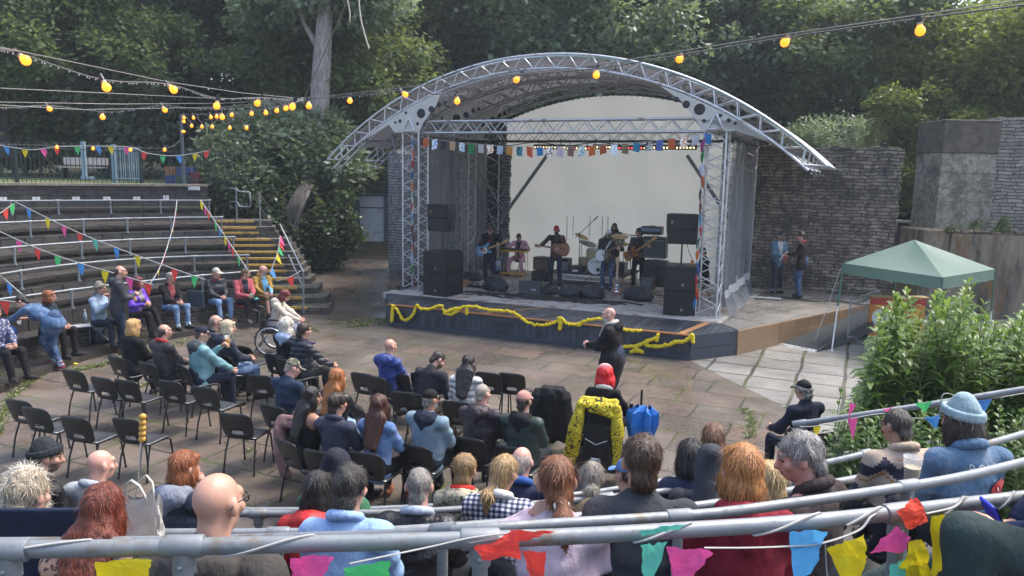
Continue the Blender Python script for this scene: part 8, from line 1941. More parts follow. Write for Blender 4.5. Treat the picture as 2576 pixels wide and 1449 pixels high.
# -- festoon lights
M_WIRE = pm('festoon wire', (.10, .095, .085), .5); M_CAB = pm('steel cable', (.22, .21, .19), .45, .3)
def bulb_mat():
 n = N('lit amber bulb'); n.fin((.9, .42, .04), .25); n.b.inputs['Emission Color'].default_value = (1, .21, .012, 1); n.set(n.b.inputs['Emission Strength'], n.math('ADD', n.math('MULTIPLY', n.noise(n.co(), 3.0, 2), 1.1), .45)); return n.m
M_BULB = bulb_mat(); M_CAPW = pm('bulb collar', (.55, .42, .30), .5)
BD = 145.0
def bulb(root, x, y, dpx, top):
 t = BD/dpx; c = T(x, y, t); tp = T(top[0], top[1], t); d = (tp-c); Ln = max(d.length, .07); d.normalize(); R = d.to_track_quat('Z', 'Y').to_matrix(); r = .0375
 m = MB(); m.lathe([(0, -r), (r*.55, -r*.85), (r*.92, -r*.4), (r, .0), (r*.9, r*.45), (r*.62, r*.9), (r*.45, r*1.25)], c, 14, R=R); b = m.obj('bulb', M_BULB, root, True)
 m = MB(); m.tube([c+d*r*1.15, c+d*r*1.75], r*.55, 10); m.obj('collar', M_CAPW, b, True)
 m = MB(); m.tube([c+d*r*1.7, c+d*(r*3.3)], r*.62, 10); m.tube([c+d*(r*3.2), c+d*max(Ln, r*3.4)], .006, 5); m.obj('socket', M_BLACK, b, True)
 return c+d*max(Ln, r*3.4)
def festoon(label, pts, bulbs, r=.007, support=None):
 P0 = T(*pts[len(pts)//2]); root = thing('festoon_string', label, 'festoon lights', P0)
 for b in bulbs: bulb(root, *b)
 m = MB(); m.tube(smooth_pts([T(*p) for p in pts], 90), r, 5); m.obj('wire', M_WIRE, root, True)
 m = MB(); P = smooth_pts([T(*p) for p in pts], 160); q = random.Random(len(pts)*3)
 for i in range(0, len(P)-1):
  if q.random() < .55: m.ball(P[i].lerp(P[i+1], q.random())-Vector((0, 0, .012)), (.005, .005, .008), 5)
 m.obj('water_drops', pm('water drop', (.8, .8, .82), .05, bump=0), root, True)
 if support: m = MB(); m.tube([T(*p) for p in support], .005, 5); m.obj('support_cable', M_CAB, root, True)
 return root
NJ = (765, 249, 11)
festoon('festoon string of amber bulbs sagging from the top left corner to the junction', [(-60, 118, 5.3), (40, 132, 5.8), (256, 200, 6.6), (421, 212, 7.6), (547, 247, 8.6), (658, 246, 9.3), (742, 252, 10.2), NJ], [(65, 152, 25, (42, 133)), (268, 220, 22, (257, 200)), (437, 226, 19, (421, 212)), (545, 267, 17, (548, 249)), (647, 260, 15.5, (656, 247)), (735, 269, 16, (740, 256)), (777, 267, 15, (776, 255))],
  support=[(-60, 105, 5.2), (0, 119, 5.5), (200, 160, 6.8), (420, 206, 8.3), (600, 233, 9.6), NJ])
festoon('festoon string of amber bulbs crossing in front of the stage roof to the top right', [NJ, (880, 243, 10.6), (1008, 228, 10.2), (1080, 236, 9.9), (1151, 236, 9.6), (1230, 215, 9.2), (1306, 190, 8.9), (1503, 172, 8.2), (1716, 138, 7.4), (1985, 93, 6.4), (2312, 47, 5.8), (2640, 4, 5.3)],
  [(880, 254, 13.5, (880, 243)), (1020, 238, 14, (1008, 228)), (1150, 255, 15, (1150, 237)), (1299, 201, 16, (1308, 190)), (1500, 189, 17.5, (1503, 172)), (1709, 149, 19, (1716, 138)), (1974, 107, 22.5, (1984, 95)), (2315, 78, 25, (2312, 47))], support=[NJ, (1020, 220, 10), (1500, 163, 8.1), (1980, 86, 6.3), (2312, 38, 5.7), (2640, -10, 5.2)])
festoon('lower festoon string of small amber bulbs at the left below the long one', [(-40, 270, 8), (30, 271, 9), (125, 266, 10.5), (258, 281, 11), (330, 276, 11), (407, 266, 11), (500, 274, 11), (600, 272, 11.2), (720, 256, 11.1), NJ], [(125, 274, 12.5, (118, 266)), (258, 295, 13, (257, 281)), (415, 277, 12.5, (407, 266))], support=[(-40, 256, 8), (0, 257, 8.5), (300, 262, 10), (560, 260, 11), NJ])
pt = [(455, 288, 19.5), (540, 286, 16.5), (620, 282, 14.5), (690, 268, 12.8), (740, 256, 11.6), NJ]
festoon('short festoon string of tiny amber bulbs between the pole and the junction', pt, [(463, 297, 8, (461, 290)), (487, 297, 8, (484, 289)), (531, 295, 8.5, (528, 287)), (545, 293.5, 9, (545, 286)), (559, 295, 13, (557, 285)), (583, 289.5, 9.5, (583, 284)), (633, 286, 10, (631, 280)), (669, 284, 10.5, (667, 276)), (696, 278.5, 11, (699, 268)), (719, 273, 12, (722, 263)),
  (482, 317, 8, (481, 308)), (508, 319, 8, (507, 309)), (534, 319, 8, (533, 310)), (578, 322, 8.5, (577, 312)), (620, 322, 9, (619, 312)), (462.6, 306, 7.5, (459, 304)), (462, 331, 7.5, (459, 330))])
rl_ = thing('hanging_wire', 'thin dark wires looping down to the lower row of tiny bulbs', 'wire', T(540, 305, 17))
m = MB()
for P in ([(455, 289, 19), (461, 298, 18.8), (459, 304, 18.8)], [(468, 292, 18), (475, 305, 18), (481, 308, 18.1)], [(495, 293, 18), (503, 305, 18), (507, 309, 18.1)], [(520, 290, 17.5), (535, 308, 18), (545, 300, 17)], [(565, 292, 16.5), (577, 312, 17), (583, 300, 16)], [(594, 284, 15.5), (606, 303, 16), (619, 312, 16.1)]): m = MB(); m.tube(smooth_pts([T(*p) for p in P], 12), .008, 5); m.obj('wire', M_WIRE, rl_, True)
festoon('string of tiny amber bulbs along the park railing', [(0, 362, 19), (143, 366, 19.5), (234, 368, 19.8), (328, 371, 20), (414, 372, 20), (450, 355, 19.8), (455, 330, 19.6)], [(143, 371, 8.2, (143, 364)), (234, 374, 8.2, (234, 367)), (328, 377, 8.2, (328, 370)), (414, 377, 8.2, (414, 370))])
hg = thing('suspension_cable', 'long steel cable rising from the festoon junction out of the top of the photo', 'cable', T(*NJ)); m = MB(); m.tube([T(*NJ), T(815, 135, 10), T(875, 0, 8.6), T(905, -70, 8)], .007, 5); m.obj('cable', M_CAB, hg, True); m = MB(); 
for q in range(5): m.tube([T(752+q*7, 251+(q % 2)*4, 11), T(760+q*6, 247, 10.95), T(770+q*4, 255, 11)], .012, 5)
m.obj('knot', M_CAB, hg, True)
lw = thing('loose_wire', 'two loose pale wire ends hanging in front of the trees at the top', 'wire', T(905, 20, 8)); m = MB(); m.tube(smooth_pts([T(905, -30, 8), T(903, 5, 8), T(908, 50, 8), T(918, 90, 8), T(928, 122, 8)], 24), .009, 5); m.obj('wire', pm('pale wire', (.36, .33, .27), .6), lw, True); m = MB(); m.tube(smooth_pts([T(872, -10, 8.5), T(877, 15, 8.5), T(880, 35, 8.5), T(879, 55, 8.5)], 18), .008, 5); m.obj('wire', pm('pale wire', (.36, .33, .27), .6), lw, True)
pl_ = thing('overhead_cable', 'thin plain cable crossing the left trees to the festoon junction', 'cable', T(300, 235, 10)); m = MB(); m.tube([T(-40, 220, 8), T(280, 235, 10), T(560, 249, 11), T(*NJ)], .005, 5); m.tube([T(-40, 262, 8), T(200, 276, 9.5), T(560, 270, 11), T(*NJ)], .005, 5); m.obj('cable', M_CAB, pl_, True)
# -- triangular bunting on the left terraces
FC_ = {'b': '#4a8fd6', 'y': '#dcc820', 'p': '#e2559a', 'r': '#dd473f', 'g': '#4cc070', 't': '#62c2ae'}
WORDS = {'b': 'blue', 'y': 'yellow', 'p': 'pink', 'r': 'red', 'g': 'green', 't': 'turquoise'}
M_TAPE = pm('white tape', (.34, .335, .32), .7)
def zq(x, y): return .3335*x, 483+.3335*y
def bunting(label, pts, flags, size=.27, conv=zq, r=.011):
 P = [T(*conv(x, y), t) for x, y, t in pts]; C = smooth_pts(P, 40); root = thing('bunting', label, 'bunting', C[len(C)//2])
 m = MB(); m.tube(C, r, 5); m.obj('tape', M_TAPE, root, True)
 for i, (x, y, c) in enumerate(flags):
  px, py = conv(x, y); best = min(range(len(C)-1), key=lambda k: abs(1288+0-(proj2(C[k])[0]+1288-1288))*0+math.hypot(proj2(C[k])[0]-px, (proj2(C[k])[1]-py)*.5))
  a = C[best]; td = (C[min(best+1, len(C)-1)]-C[max(best-1, 0)]).normalized(); w = size*.72; L = size
  m = MB(); q = rnd.uniform(-.5, .5); tip = a+Vector((td.x*.1*q, td.y*.1*q, 0))+Vector((0, 0, -L*(1 if abs(td.z) < .6 else .9)))+td*w*.1; A_, B_ = a-td*w/2, a+td*w/2
  if abs(td.z) > .6: A_, B_ = a+td*w*.5, a-td*w*.5; sg = 1 if q > -.2 else -1; tip = a+Vector((sg*(.13+.05*q), -.02, -L*.85))
  nn = Vector((0, -1, 0)); g = [A_, A_.lerp(B_, .5)+nn*.03*q, B_, A_.lerp(tip, .5)+nn*.03, B_.lerp(tip, .5)-nn*.02, tip+nn*.04*q]
  m.add(g, [(0, 1, 3), (1, 4, 3), (1, 2, 4), (3, 4, 5)], 0, True); m.obj('flag', flag_mat(FC_[c]), root, True, label=f'{WORDS[c]} triangular flag')
 return root
def proj2(P):
 c = RC.transposed() @ (P-Vector((0, 0, CAM_H))); return 1288+FOC*c.x/-c.z, 724.5-FOC*c.y/-c.z
bunting('long bunting string falling from the top rail at the left to the bench', [(115, 75, 19), (600, 310, 18), (1145, 520, 17.2), (1550, 662, 16.8)], [(210, 118, 'b'), (343, 180, 'y'), (475, 245, 'p'), (603, 312, 'r'), (730, 370, 't'), (885, 430, 'b'), (1045, 490, 'y'), (1320, 582, 'r'), (1470, 640, 'g')])
bunting('second bunting string from the left edge down to the standing man', [(-60, 270, 17), (280, 425, 16.5), (612, 540, 16.2), (860, 612, 16), (1150, 700, 15.8)], [(130, 350, 'p'), (285, 430, 'r'), (445, 482, 'g'), (612, 535, 'b'), (787, 590, 'y'), (960, 645, 'p'), (1110, 690, 'r')])
bunting('short bunting string low at the left edge above the bending woman', [(-60, 575, 15.2), (0, 628, 15.1), (90, 705, 15), (175, 780, 14.8)], [(70, 690, 'b'), (165, 765, 'g')])
bunting('stub of bunting with a red flag at the left edge by the bench', [(-60, 808, 14), (130, 832, 14)], [(30, 815, 'r')])
bunting('short bunting tied to the top rail at the far left', [(-40, 190, 18.5), (95, 92, 19)], [(38, 135, 'r'), (92, 96, 'g')])
bunting('steep bunting string dropping from the top rail to the woman in purple', [(1335, 62, 20), (1310, 240, 19), (1265, 400, 18.3), (1205, 570, 17.5), (1130, 695, 17)], [(1333, 78, 'g'), (1327, 125, 'r'), (1320, 190, 'p'), (1300, 260, 'y'), (1287, 320, 'b'), (1263, 400, 't'), (1248, 450, 'r'), (1230, 505, 'p'), (1200, 575, 'y'), (1160, 640, 'b')], .25)
bunting('steep bunting string along the left side of the stone steps', [(1515, 62, 20.3), (1610, 205, 19.5), (1725, 375, 18.8), (1865, 582, 18)], [(1498, 75, 'y'), (1522, 80, 'y'), (1545, 105, 'p'), (1570, 150, 'r'), (1620, 235, 'g'), (1650, 290, 'b'), (1695, 340, 'y'), (1725, 375, 'p'), (1755, 430, 'r'), (1800, 500, 'g'), (1850, 565, 'b')], .25)
bunting('bunting string hanging from the step handrail', [(2112, 330, 19), (2095, 450, 18.8), (2040, 605, 18.5)], [(2110, 345, 'p'), (2106, 375, 'r'), (2100, 425, 'g'), (2082, 470, 'y'), (2045, 590, 'b')], .25)
bunting('short bunting from the handrail post with one red flag', [(2085, 672, 18.6), (2180, 645, 18.6), (2268, 597, 18.8)], [(2190, 640, 'r')])
bunting('bunting string running along the park railing', [(-20, 1092, 19), (230, 1130, 19), (430, 1108, 19.2), (740, 1103, 19.3), (990, 1112, 19.4), (1110, 1155, 19.5), (1290, 1176, 19.5), (1450, 1160, 19.6), (1570, 1137, 19.6)],
  [(45, 1098, 'b'), (188, 1125, 'y'), (330, 1118, 'p'), (450, 1108, 'r'), (600, 1106, 'g'), (725, 1103, 'b'), (847, 1106, 'y'), (970, 1110, 'p'), (1098, 1150, 'r'), (1220, 1170, 'g'), (1350, 1172, 'b'), (1462, 1158, 'y'), (1568, 1138, 'r')], .21, lambda x, y: (.3335*x, .3335*y))
# -- big wet flags on the nearest rail
def railY(px):
 P = ncur['A']; k = min(range(len(P)), key=lambda j: abs(proj2(P[j])[0]-px)); return P[k].y
near_b = thing('bunting', 'wet bunting wound round the nearest pipe rail across the foot of the photo', 'bunting', (.2, 1.8, 2.6))
def crumple(pts, c, off=.035, seed=1, K=10, amp=.010):
 """flag from its three (or four) photo corners, hanging just in front of the rail"""
 r = np.random.RandomState(seed); Q = [A(x, y, railY(x)-off) for x, y in pts]
 if len(Q) == 3: Q = [Q[0], Q[1], Q[2].lerp(Q[1], .06), Q[2].lerp(Q[0], .06)]
 vs = []
 for j in range(K+1):
  for i in range(K+1):
   u, v = i/K, j/K; p = Q[0].lerp(Q[1], u).lerp(Q[3].lerp(Q[2], u), v); vs.append(np.array(p))
 vs = np.array(vs); dn = np.zeros(len(vs)); 
 for i in range(9): d = r.normal(size=3)*np.array([1, .3, 1]); d *= r.uniform(14, 44)/np.linalg.norm(d); dn += np.abs(np.sin(vs @ d+r.rand()*6))*amp*.5
 ed = r.normal(size=(len(vs), 2))*.0018; vs[:, 1] -= dn; vs[:, 0] += ed[:, 0]; vs[:, 2] += ed[:, 1]
 m = MB(); m.add(vs, [(j*(K+1)+i, j*(K+1)+i+1, (j+1)*(K+1)+i+1, (j+1)*(K+1)+i) for j in range(K) for i in range(K)], 0, False)
 m.obj('flag', flag_mat(FC_[c] if c in FC_ else c), near_b, True, label=(WORDS.get(c) or 'pale blue')+' wet cloth flag')
crumple([(258, 1396), (396, 1394), (372, 1475), (268, 1500)], 'y', seed=2); crumple([(738, 1388), (846, 1386), (810, 1460), (738, 1500)], 'p', seed=3); crumple([(870, 1418), (987, 1395), (980, 1470), (890, 1480)], 'g', .05, seed=4)
crumple([(1312, 1372), (1372, 1372), (1366, 1490), (1350, 1490)], 'r', seed=5); crumple([(1194, 1352), (1300, 1312), (1312, 1380), (1215, 1384)], 'r', .045, seed=6, amp=.02); crumple([(1285, 1322), (1400, 1325), (1330, 1345), (1300, 1350)], 'r', .04, seed=7)
crumple([(1608, 1356), (1674, 1352), (1620, 1500)], 't', seed=8); crumple([(1672, 1364), (1790, 1374), (1695, 1490)], 'p', .05, seed=9); crumple([(1600, 1322), (1720, 1310), (1700, 1325), (1612, 1336)], 't', .04, seed=10)
crumple([(1978, 1330), (2068, 1322), (2045, 1400), (1992, 1500)], '#5fb4ec', seed=11); crumple([(2070, 1368), (2162, 1334), (2168, 1400), (2140, 1500)], 'y', .06, seed=12); crumple([(2330, 1290), (2415, 1275), (2385, 1390), (2338, 1450)], 'y', .06, seed=13)
crumple([(2228, 1262), (2290, 1236), (2316, 1290), (2268, 1316)], '#f0553e', .045, seed=14, amp=.02); crumple([(2168, 1368), (2228, 1300), (2266, 1330), (2246, 1372)], 'p', .06, seed=15, amp=.02); crumple([(2262, 1340), (2290, 1330), (2326, 1440), (2236, 1425)], 'y', .05, seed=16, amp=.02); crumple([(2222, 1400), (2262, 1385), (2240, 1480), (2205, 1490)], 't', .05, seed=17, amp=.02)
crumple([(2560, 1280), (2600, 1275), (2600, 1340), (2566, 1320)], 'p', .05, seed=18)
m = MB()
def tape(pp, off=.03): m = MB(); m.tube(smooth_pts([A(x, y, railY(x)-o_) for x, y, o_ in pp], 26), .0055, 5, flat=.35); m.obj('tape', M_TAPE, near_b, True)
def wrap(x0, x1, a0, a1, w=.0065):
 P = []
 for k in range(15):
  x = x0+(x1-x0)*k/14; an = math.radians(a0+(a1-a0)*k/14); Pn = ncur['A']; j = min(range(len(Pn)), key=lambda q: abs(proj2(Pn[q])[0]-x)); j2 = j+1 if proj2(Pn[j])[0] < x and j+1 < len(Pn) else max(j-1, 0)
  xa, xb = proj2(Pn[j])[0], proj2(Pn[j2])[0]; f = 0 if abs(xb-xa) < 1e-6 else min(1, max(0, (x-xa)/(xb-xa))); c = Pn[j].lerp(Pn[j2], f); P.append(c+Vector((0, -math.cos(an)*.0262, math.sin(an)*.0262)))
 m = MB(); m.tube(P, w, 6, flat=.3); m.tube([p+Vector((.004, -.001, -.002)) for p in P], w*.7, 6, flat=.3); m.obj('tape', M_TAPE, near_b, True)
wrap(-10, 230, 5, 95); wrap(560, 790, -60, 100); wrap(1180, 1330, 10, 60); tape([(880, 1418, .05), (985, 1396, .05), (1090, 1374, .036), (1190, 1352, .034), (1330, 1335, .03)]); wrap(1590, 1735, -50, 80)
wrap(1890, 2062, -60, 95); wrap(2120, 2215, -20, 95); tape([(1772, 1378, .06), (1880, 1378, .06), (1990, 1374, .06), (2070, 1366, .06), (2160, 1334, .06), (2190, 1300, .03), (2210, 1290, .01)]); tape([(2330, 1292, .06), (2400, 1275, .05), (2425, 1248, .01)]); wrap(2495, 2548, -60, 95); wrap(2365, 2428, -30, 95); tape([(2076, 1370, .06), (2078, 1410, .06), (2082, 1460, .06)])
tb = thing('bunting', 'bunting with pink and blue flags tied along the upper right pipe rail', 'bunting', tp[1])
def smallflag(pts, c, t=5.9):
 m = MB(); Q = [T(x, y, t) for x, y in pts]; m.add(Q+[Q[0].lerp(Q[1], .5)+Vector((0, -.02, 0))], [(0, 3, 2), (3, 1, 2)]); m.obj('flag', flag_mat(FC_[c]), tb, True, label=WORDS[c]+' flag')
for pts, c in (([(2046, 1073), (2067, 1071), (2049, 1112)], 'y'), ([(2132, 1052), (2158, 1050), (2146, 1108)], 'p'), ([(2138, 1012), (2154, 1018), (2134, 1052)], 'p'), ([(2300, 1014), (2345, 1008), (2328, 1038)], 'g'), ([(2324, 1050), (2366, 1042), (2356, 1080)], 'b'), ([(2452, 1008), (2497, 1002), (2466, 1058)], 'b'), ([(2220, 1030), (2245, 1022), (2236, 1040)], 'p')): smallflag(pts, c)
m = MB(); m.tube(smooth_pts([T(x, y, 5.9) for x, y in ((2012, 1072), (2050, 1072), (2140, 1053), (2225, 1040), (2300, 1052), (2360, 1043), (2375, 990), (2440, 1008), (2500, 1002), (2600, 985))], 40), .006, 5, flat=.4); m.obj('tape', M_TAPE, tb, True)
# -- wheelchairs, umbrella, coats, bags, cups
def wheel(m, c, r, tyre, axis, spokes=20, tm=0, sm=1):
 ax = Vector(axis).normalized(); x = ax.orthogonal().normalized(); y = ax.cross(x); c = Vector(c)
 m.tube([c+(x*math.cos(a)+y*math.sin(a))*r for a in np.linspace(0, 2*math.pi, 37)[:-1]], tyre, 8, mi=tm, closed=True); m.tube([c+(x*math.cos(a)+y*math.sin(a))*(r-tyre*1.6) for a in np.linspace(0, 2*math.pi, 37)[:-1]], tyre*.6, 6, mi=sm, closed=True)
 for q in range(spokes): a = q*2*math.pi/spokes; m.tube([c+ax*(.02 if q % 2 else -.02), c+(x*math.cos(a)+y*math.sin(a))*(r-tyre*1.5)], .0028, 4, mi=sm)
 m.cyl(c-ax*.03, .02, .06, 10, sm, axis=ax)
i = wch; wr_ = thing('wheelchair', 'manual wheelchair with large spoked wheels beside the bench', 'wheelchair', i['loc'], i['rz'])
for sx in (-1, 1): m = MB(); wheel(m, (sx*.29, -.02, .31), .295, .017, (1, 0, 0)); m.tube([Vector((sx*.325, -.02+.265*math.cos(a), .31+.265*math.sin(a))) for a in np.linspace(0, 6.28, 30)], .008, 6, mi=1); m.obj('wheel', [pm('tyre', (.02, .02, .02), .8), M_CHR], wr_)
for sx in (-1, 1): m = MB(); wheel(m, (sx*.22, .42, .09), .075, .016, (1, 0, 0), 6); m.tube([(sx*.22, .42, .09), (sx*.22, .38, .22)], .012, 6); m.obj('caster', [pm('tyre', (.02, .02, .02), .8), M_CHR], wr_)
m = MB(); 
for sx in (-1, 1): m.tube([(sx*.22, -.36, .93), (sx*.22, -.24, .90), (sx*.22, -.22, .45), (sx*.22, .32, .45), (sx*.2, .55, .18), (sx*.12, .66, .14)], .014, 8); m.tube([(sx*.24, -.2, .72), (sx*.24, .2, .72)], .02, 8); m.tube([(sx*.15, -.35, .08), (sx*.2, -.2, .3)], .012, 6)
m.obj('frame', M_BLACK, wr_); m = MB(); m.box((0, .05, .475), (.42, .44, .04)); m.obj('seat', cloth(BK), wr_, bevel=.01); m = MB(); m.box((0, -.23, .68), (.43, .03, .40)); m.obj('backrest', cloth(BK), wr_, bevel=.01)
pwc = person('person with a bright red bob and lace cap seated in the mobility chair', 1523, 921, 74, 'sit', seat=.55, top=(BK, 'weave'), hair=('fullbob', '#e8101c'), hat=('lace', BK), fem=True, bot=(.03, .05, .1), hands=((-.16, .34, .82), (.2, .36, .84)), feet=((-.42, .62, .30), (.10, .5, .2)), shoe='#a8552a', extra=('w',), collar=(.55, .55, .5))
i = pwc; pw = thing('mobility_chair', 'black mobility chair with a silver forked rear wheel', 'wheelchair', i['loc'], i['rz'])
m = MB(); m.box((0, -.27, .80), (.34, .10, .56)); m.obj('backrest', cloth(BK, .5), pw, bevel=.03); m = MB(); m.box((0, -.36, .62), (.30, .10, .42)); m.tube([(-.13, -.42, .66), (0, -.43, .60), (.13, -.42, .66)], .006, 5, mi=1); m.obj('rear_bag', [cloth(BK, .6), M_WHITE], pw, bevel=.03)
m = MB(); m.box((0, .02, .52), (.46, .48, .08)); m.obj('seat', cloth(BK), pw, bevel=.02)
m = MB(); m.tube([(-.05, -.42, .42), (-.052, -.50, .15)], .014, 8); m.tube([(.05, -.42, .42), (.052, -.50, .15)], .014, 8); m.tube([(-.05, -.42, .42), (.05, -.42, .42)], .016, 8); m.obj('fork', galv('white fork', (.6, .6, .62), .3, .3), pw)
m = MB(); wheel(m, (0, -.50, .15), .13, .024, (1, 0, 0), 8); m.obj('rear_wheel', [pm('tyre', (.02, .02, .02), .8), M_CHR], pw)
for sx in (-1, 1): m = MB(); wheel(m, (sx*.30, .05, .17), .15, .03, (1, 0, 0), 8); m.obj('drive_wheel', [pm('tyre', (.02, .02, .02), .8), M_CHR], pw)
m = MB(); m.box((0, -.1, .34), (.5, .5, .2)); m.tube([(-.3, .05, .17), (.3, .05, .17)], .02, 8); m.obj('chassis', M_BLACK, pw, bevel=.02)
for sx in (-1, 1): m = MB(); m.box((sx*.28, .0, .80), (.07, .36, .05)); m.tube([(sx*.27, -.2, .55), (sx*.28, -.15, .78)], .014, 6); m.obj('armrest', M_BLACK, pw, bevel=.012)
m = MB(); m.cyl((.31, .2, .82), .02, .09, 8); m.ball((.31, .2, .93), .022, 8); m.tube([(.36, -.05, .78), (.36, -.05, 1.02)], .012, 6); m.obj('joystick', M_BLACK, pw)
def drape(name, label, cat, prims, par_loc, rz, mat, h=.018, wr=.010, part='cloth', sub=None):
 V, Q = blob(prims, h, .04, wr=wr, fr=24, seed=len(label), an=(1.2, 1.2, .6), wr2=.004, fr2=60); t = thing(name, label, cat, par_loc, rz); vq_obj(part, V, Q, mat, t)
 if sub: 
  for nm, p_, mt in sub: V, Q = blob(p_, h, .03, wr=wr*.7, fr=28, seed=3, an=(1.2, 1.2, .6)); vq_obj(nm, V, Q, mt, t)
 return t
E3 = np.diag([1, 2.2, 1])
drape('yellow_coat', 'yellow coat with black doodle print draped over the back of the mobility chair', 'coat', [('c', (-.20, -.28, 1.08), (.20, -.28, 1.09), .045, .045), ('c', (-.20, -.34, 1.04), (.20, -.34, 1.04), .04, .04), ('c', (.0, -.36, 1.02), (.2, -.37, .93), .05, .035), ('c', (-.1, -.35, 1.0), (.1, -.36, .97), .04, .03)], i['loc'], i['rz'], M_DOOD, sub=[('sleeve', [('c', (-.20, -.33, 1.03), (-.26, -.36, .74), .06, .085), ('c', (-.26, -.36, .74), (-.33, -.34, .34), .085, .075), ('c', (-.20, -.37, .95), (-.25, -.38, .45), .045, .045)], M_DOOD), ('sleeve', [('c', (.21, -.33, 1.03), (.24, -.36, .72), .055, .075), ('c', (.24, -.36, .72), (.23, -.35, .34), .065, .05)], M_DOOD)])
ub_ = thing('blue_umbrella', 'folded bright blue umbrella hanging handle up from the mobility chair', 'umbrella', i['W']((.47, -.12, .16)), i['rz'])
m = MB(); K = 24; prof = [(.015, 0), (.05, .18), (.085, .42), (.125, .66), (.115, .80), (.05, .86)]; vs = []
for (r_, z) in prof:
 for q in range(K): a = 2*math.pi*q/K; f = r_*(1+.42*math.cos(a*6)*min(1, z*2.5)); vs.append((f*math.cos(a)+.10*max(0, z-.3)*(a < 1.6 or a > 4.7), f*math.sin(a), z+.03*math.sin(a*3)*(z > .45)))
m.add(vs, [(j*K+q, j*K+(q+1) % K, (j+1)*K+(q+1) % K, (j+1)*K+q) for j in range(len(prof)-1) for q in range(K)], 0, False); m.obj('canopy', pm('blue nylon', (.015, .16, .52), .4, 0, .3, 5, .5, 20, .02), ub_)
m = MB(); m.tube([(0, 0, -.06), (0, 0, .95)], .006, 6); m.tube([(0, 0, .88), (0, 0, 1.06)], .014, 8); m.obj('shaft', M_BLACK, ub_)
drape('black_coat', 'long black coat draped over the chair beside the mobility chair', 'coat', [('c', (-.20, -.27, .78), (.20, -.27, .78), .055, .055), ('c', (-.18, -.30, .72), (-.22, -.33, .30), .09, .12), ('c', (.18, -.30, .72), (.20, -.33, .25), .09, .12), ('c', (0, -.31, .74), (0, -.34, .22), .10, .12), ('c', (-.12, -.20, .80), (.12, -.2, .80), .06, .06)], Vector((hcx.x, hcx.y+.1, 0)), math.radians(-16), cloth(BK), sub=[('hood', [('e', (0, -.30, .76), (.13, .07, .09)), ('c', (-.1, -.3, .82), (.1, -.3, .82), .05, .05)], cloth((.02, .02, .024)))])
m = MB(); m.box((0, 0, .12), (.30, .18, .24), taper=.75); m.box((.02, -.1, .09), (.18, .05, .14)); m.tube([(.1, -.05, .22), (.2, -.1, .12), (.14, -.1, .02)], .018, 6); o = m.obj('canvas_bag', cloth((.10, .085, .065)), bevel=.04); o.location = D(1432, 1095, 0); tag(o, 'small olive canvas rucksack on the paving beside the black coat', 'rucksack')
mc = D(742, 1216, 0); chair(Vector((mc.x+.12, mc.y+.28, 0)), 74, 'black chair with the mauve coat over its back'); mz = math.radians(-16); ml = Vector((mc.x+.12, mc.y+.28, 0))
drape('mauve_coat', 'mauve coat slung over a chair back with one sleeve hanging', 'coat', [('c', (-.22, -.27, .77), (.20, -.26, .79), .05, .05), ('c', (-.18, -.31, .72), (.12, -.30, .74), .06, .05), ('c', (-.22, -.30, .70), (-.20, -.32, .48), .075, .07)], ml, mz, cloth((.23, .135, .125)), sub=[('sleeve', [('c', (-.23, -.30, .66), (-.20, -.36, .40), .075, .065), ('c', (-.20, -.36, .40), (-.12, -.36, .12), .065, .06)], cloth((.21, .125, .115)))])
gu = thing('green_umbrella', 'folded black umbrella with bright green edges leaning on the chair with the mauve coat', 'umbrella', D(792, 1192, .10)); m = MB(); c0, c1 = Vector((0, 0, -.05)), Vector((-.05, .12, .62)); m.tube([c0, c0.lerp(c1, .5), c1], [.07, .055, .012], 9, flat=.6); m.obj('canopy', cloth(BK, .6), gu); m = MB(); m.tube([c0+Vector((-.06, -.05, 0)), c0.lerp(c1, .5)+Vector((-.05, -.05, 0)), c1+Vector((0, -.02, .02))], [.016, .012, .012], 6); m.tube([c0+Vector((.06, -.05, 0)), c0.lerp(c1, .5)+Vector((.03, -.055, 0)), c1], [.01, .01, .008], 6); m.obj('edging', pm('vivid green', (.03, .42, .04), .5), gu)
def put(px, py, z): return D(px, py, z)
bk = thing('backpack', 'black backpack with grey straps on the foot step below the bench', 'backpack', put(250, 862, FZ)); V, Q = blob([('e', (0, 0, .20), (.24, .16, .22)), ('e', (.08, -.12, .14), (.14, .08, .13)), ('c', (-.2, 0, .08), (.24, 0, .08), .08, .08)], .02, .05, wr=.008, fr=25); vq_obj('body', V, Q, cloth((.02, .025, .03), .5), bk); m = MB(); m.tube([(-.12, -.13, .36), (-.08, -.19, .2), (-.1, -.15, .04)], .012, 6); m.tube([(.06, -.14, .38), (.16, -.2, .22), (.24, -.1, .08)], .012, 6); m.obj('straps', pm('grey strap', (.25, .28, .3), .6), bk)
wb = thing('water_bottle', 'clear plastic water bottle standing on the bench', 'bottle', put(215, 812, .5)); m = MB(); m.lathe([(0, 0), (.035, 0), (.036, .16), (.028, .2), (.013, .23), (.013, .26)], n=12); m.obj('bottle', pm('bottle plastic', (.25, .33, .42), .1, bump=0), wb); m = MB(); m.cyl((0, 0, .26), .015, .02, 10); m.obj('cap', M_WHITE, wb)
bd2 = thing('seat_pad', 'flat white and navy seat pad on the bench beside the light blue cardigan', 'pad', put(212, 822, .5)); m = MB(); m.box((0, 0, .012), (.48, .32, .018), rz=.6); m.obj('pad', pm('navy pad', (.02, .03, .06), .6), bd2, bevel=.006); m = MB(); m.box((0, 0, .024), (.44, .28, .006), rz=.6); m.obj('paper', M_WHITE, bd2)
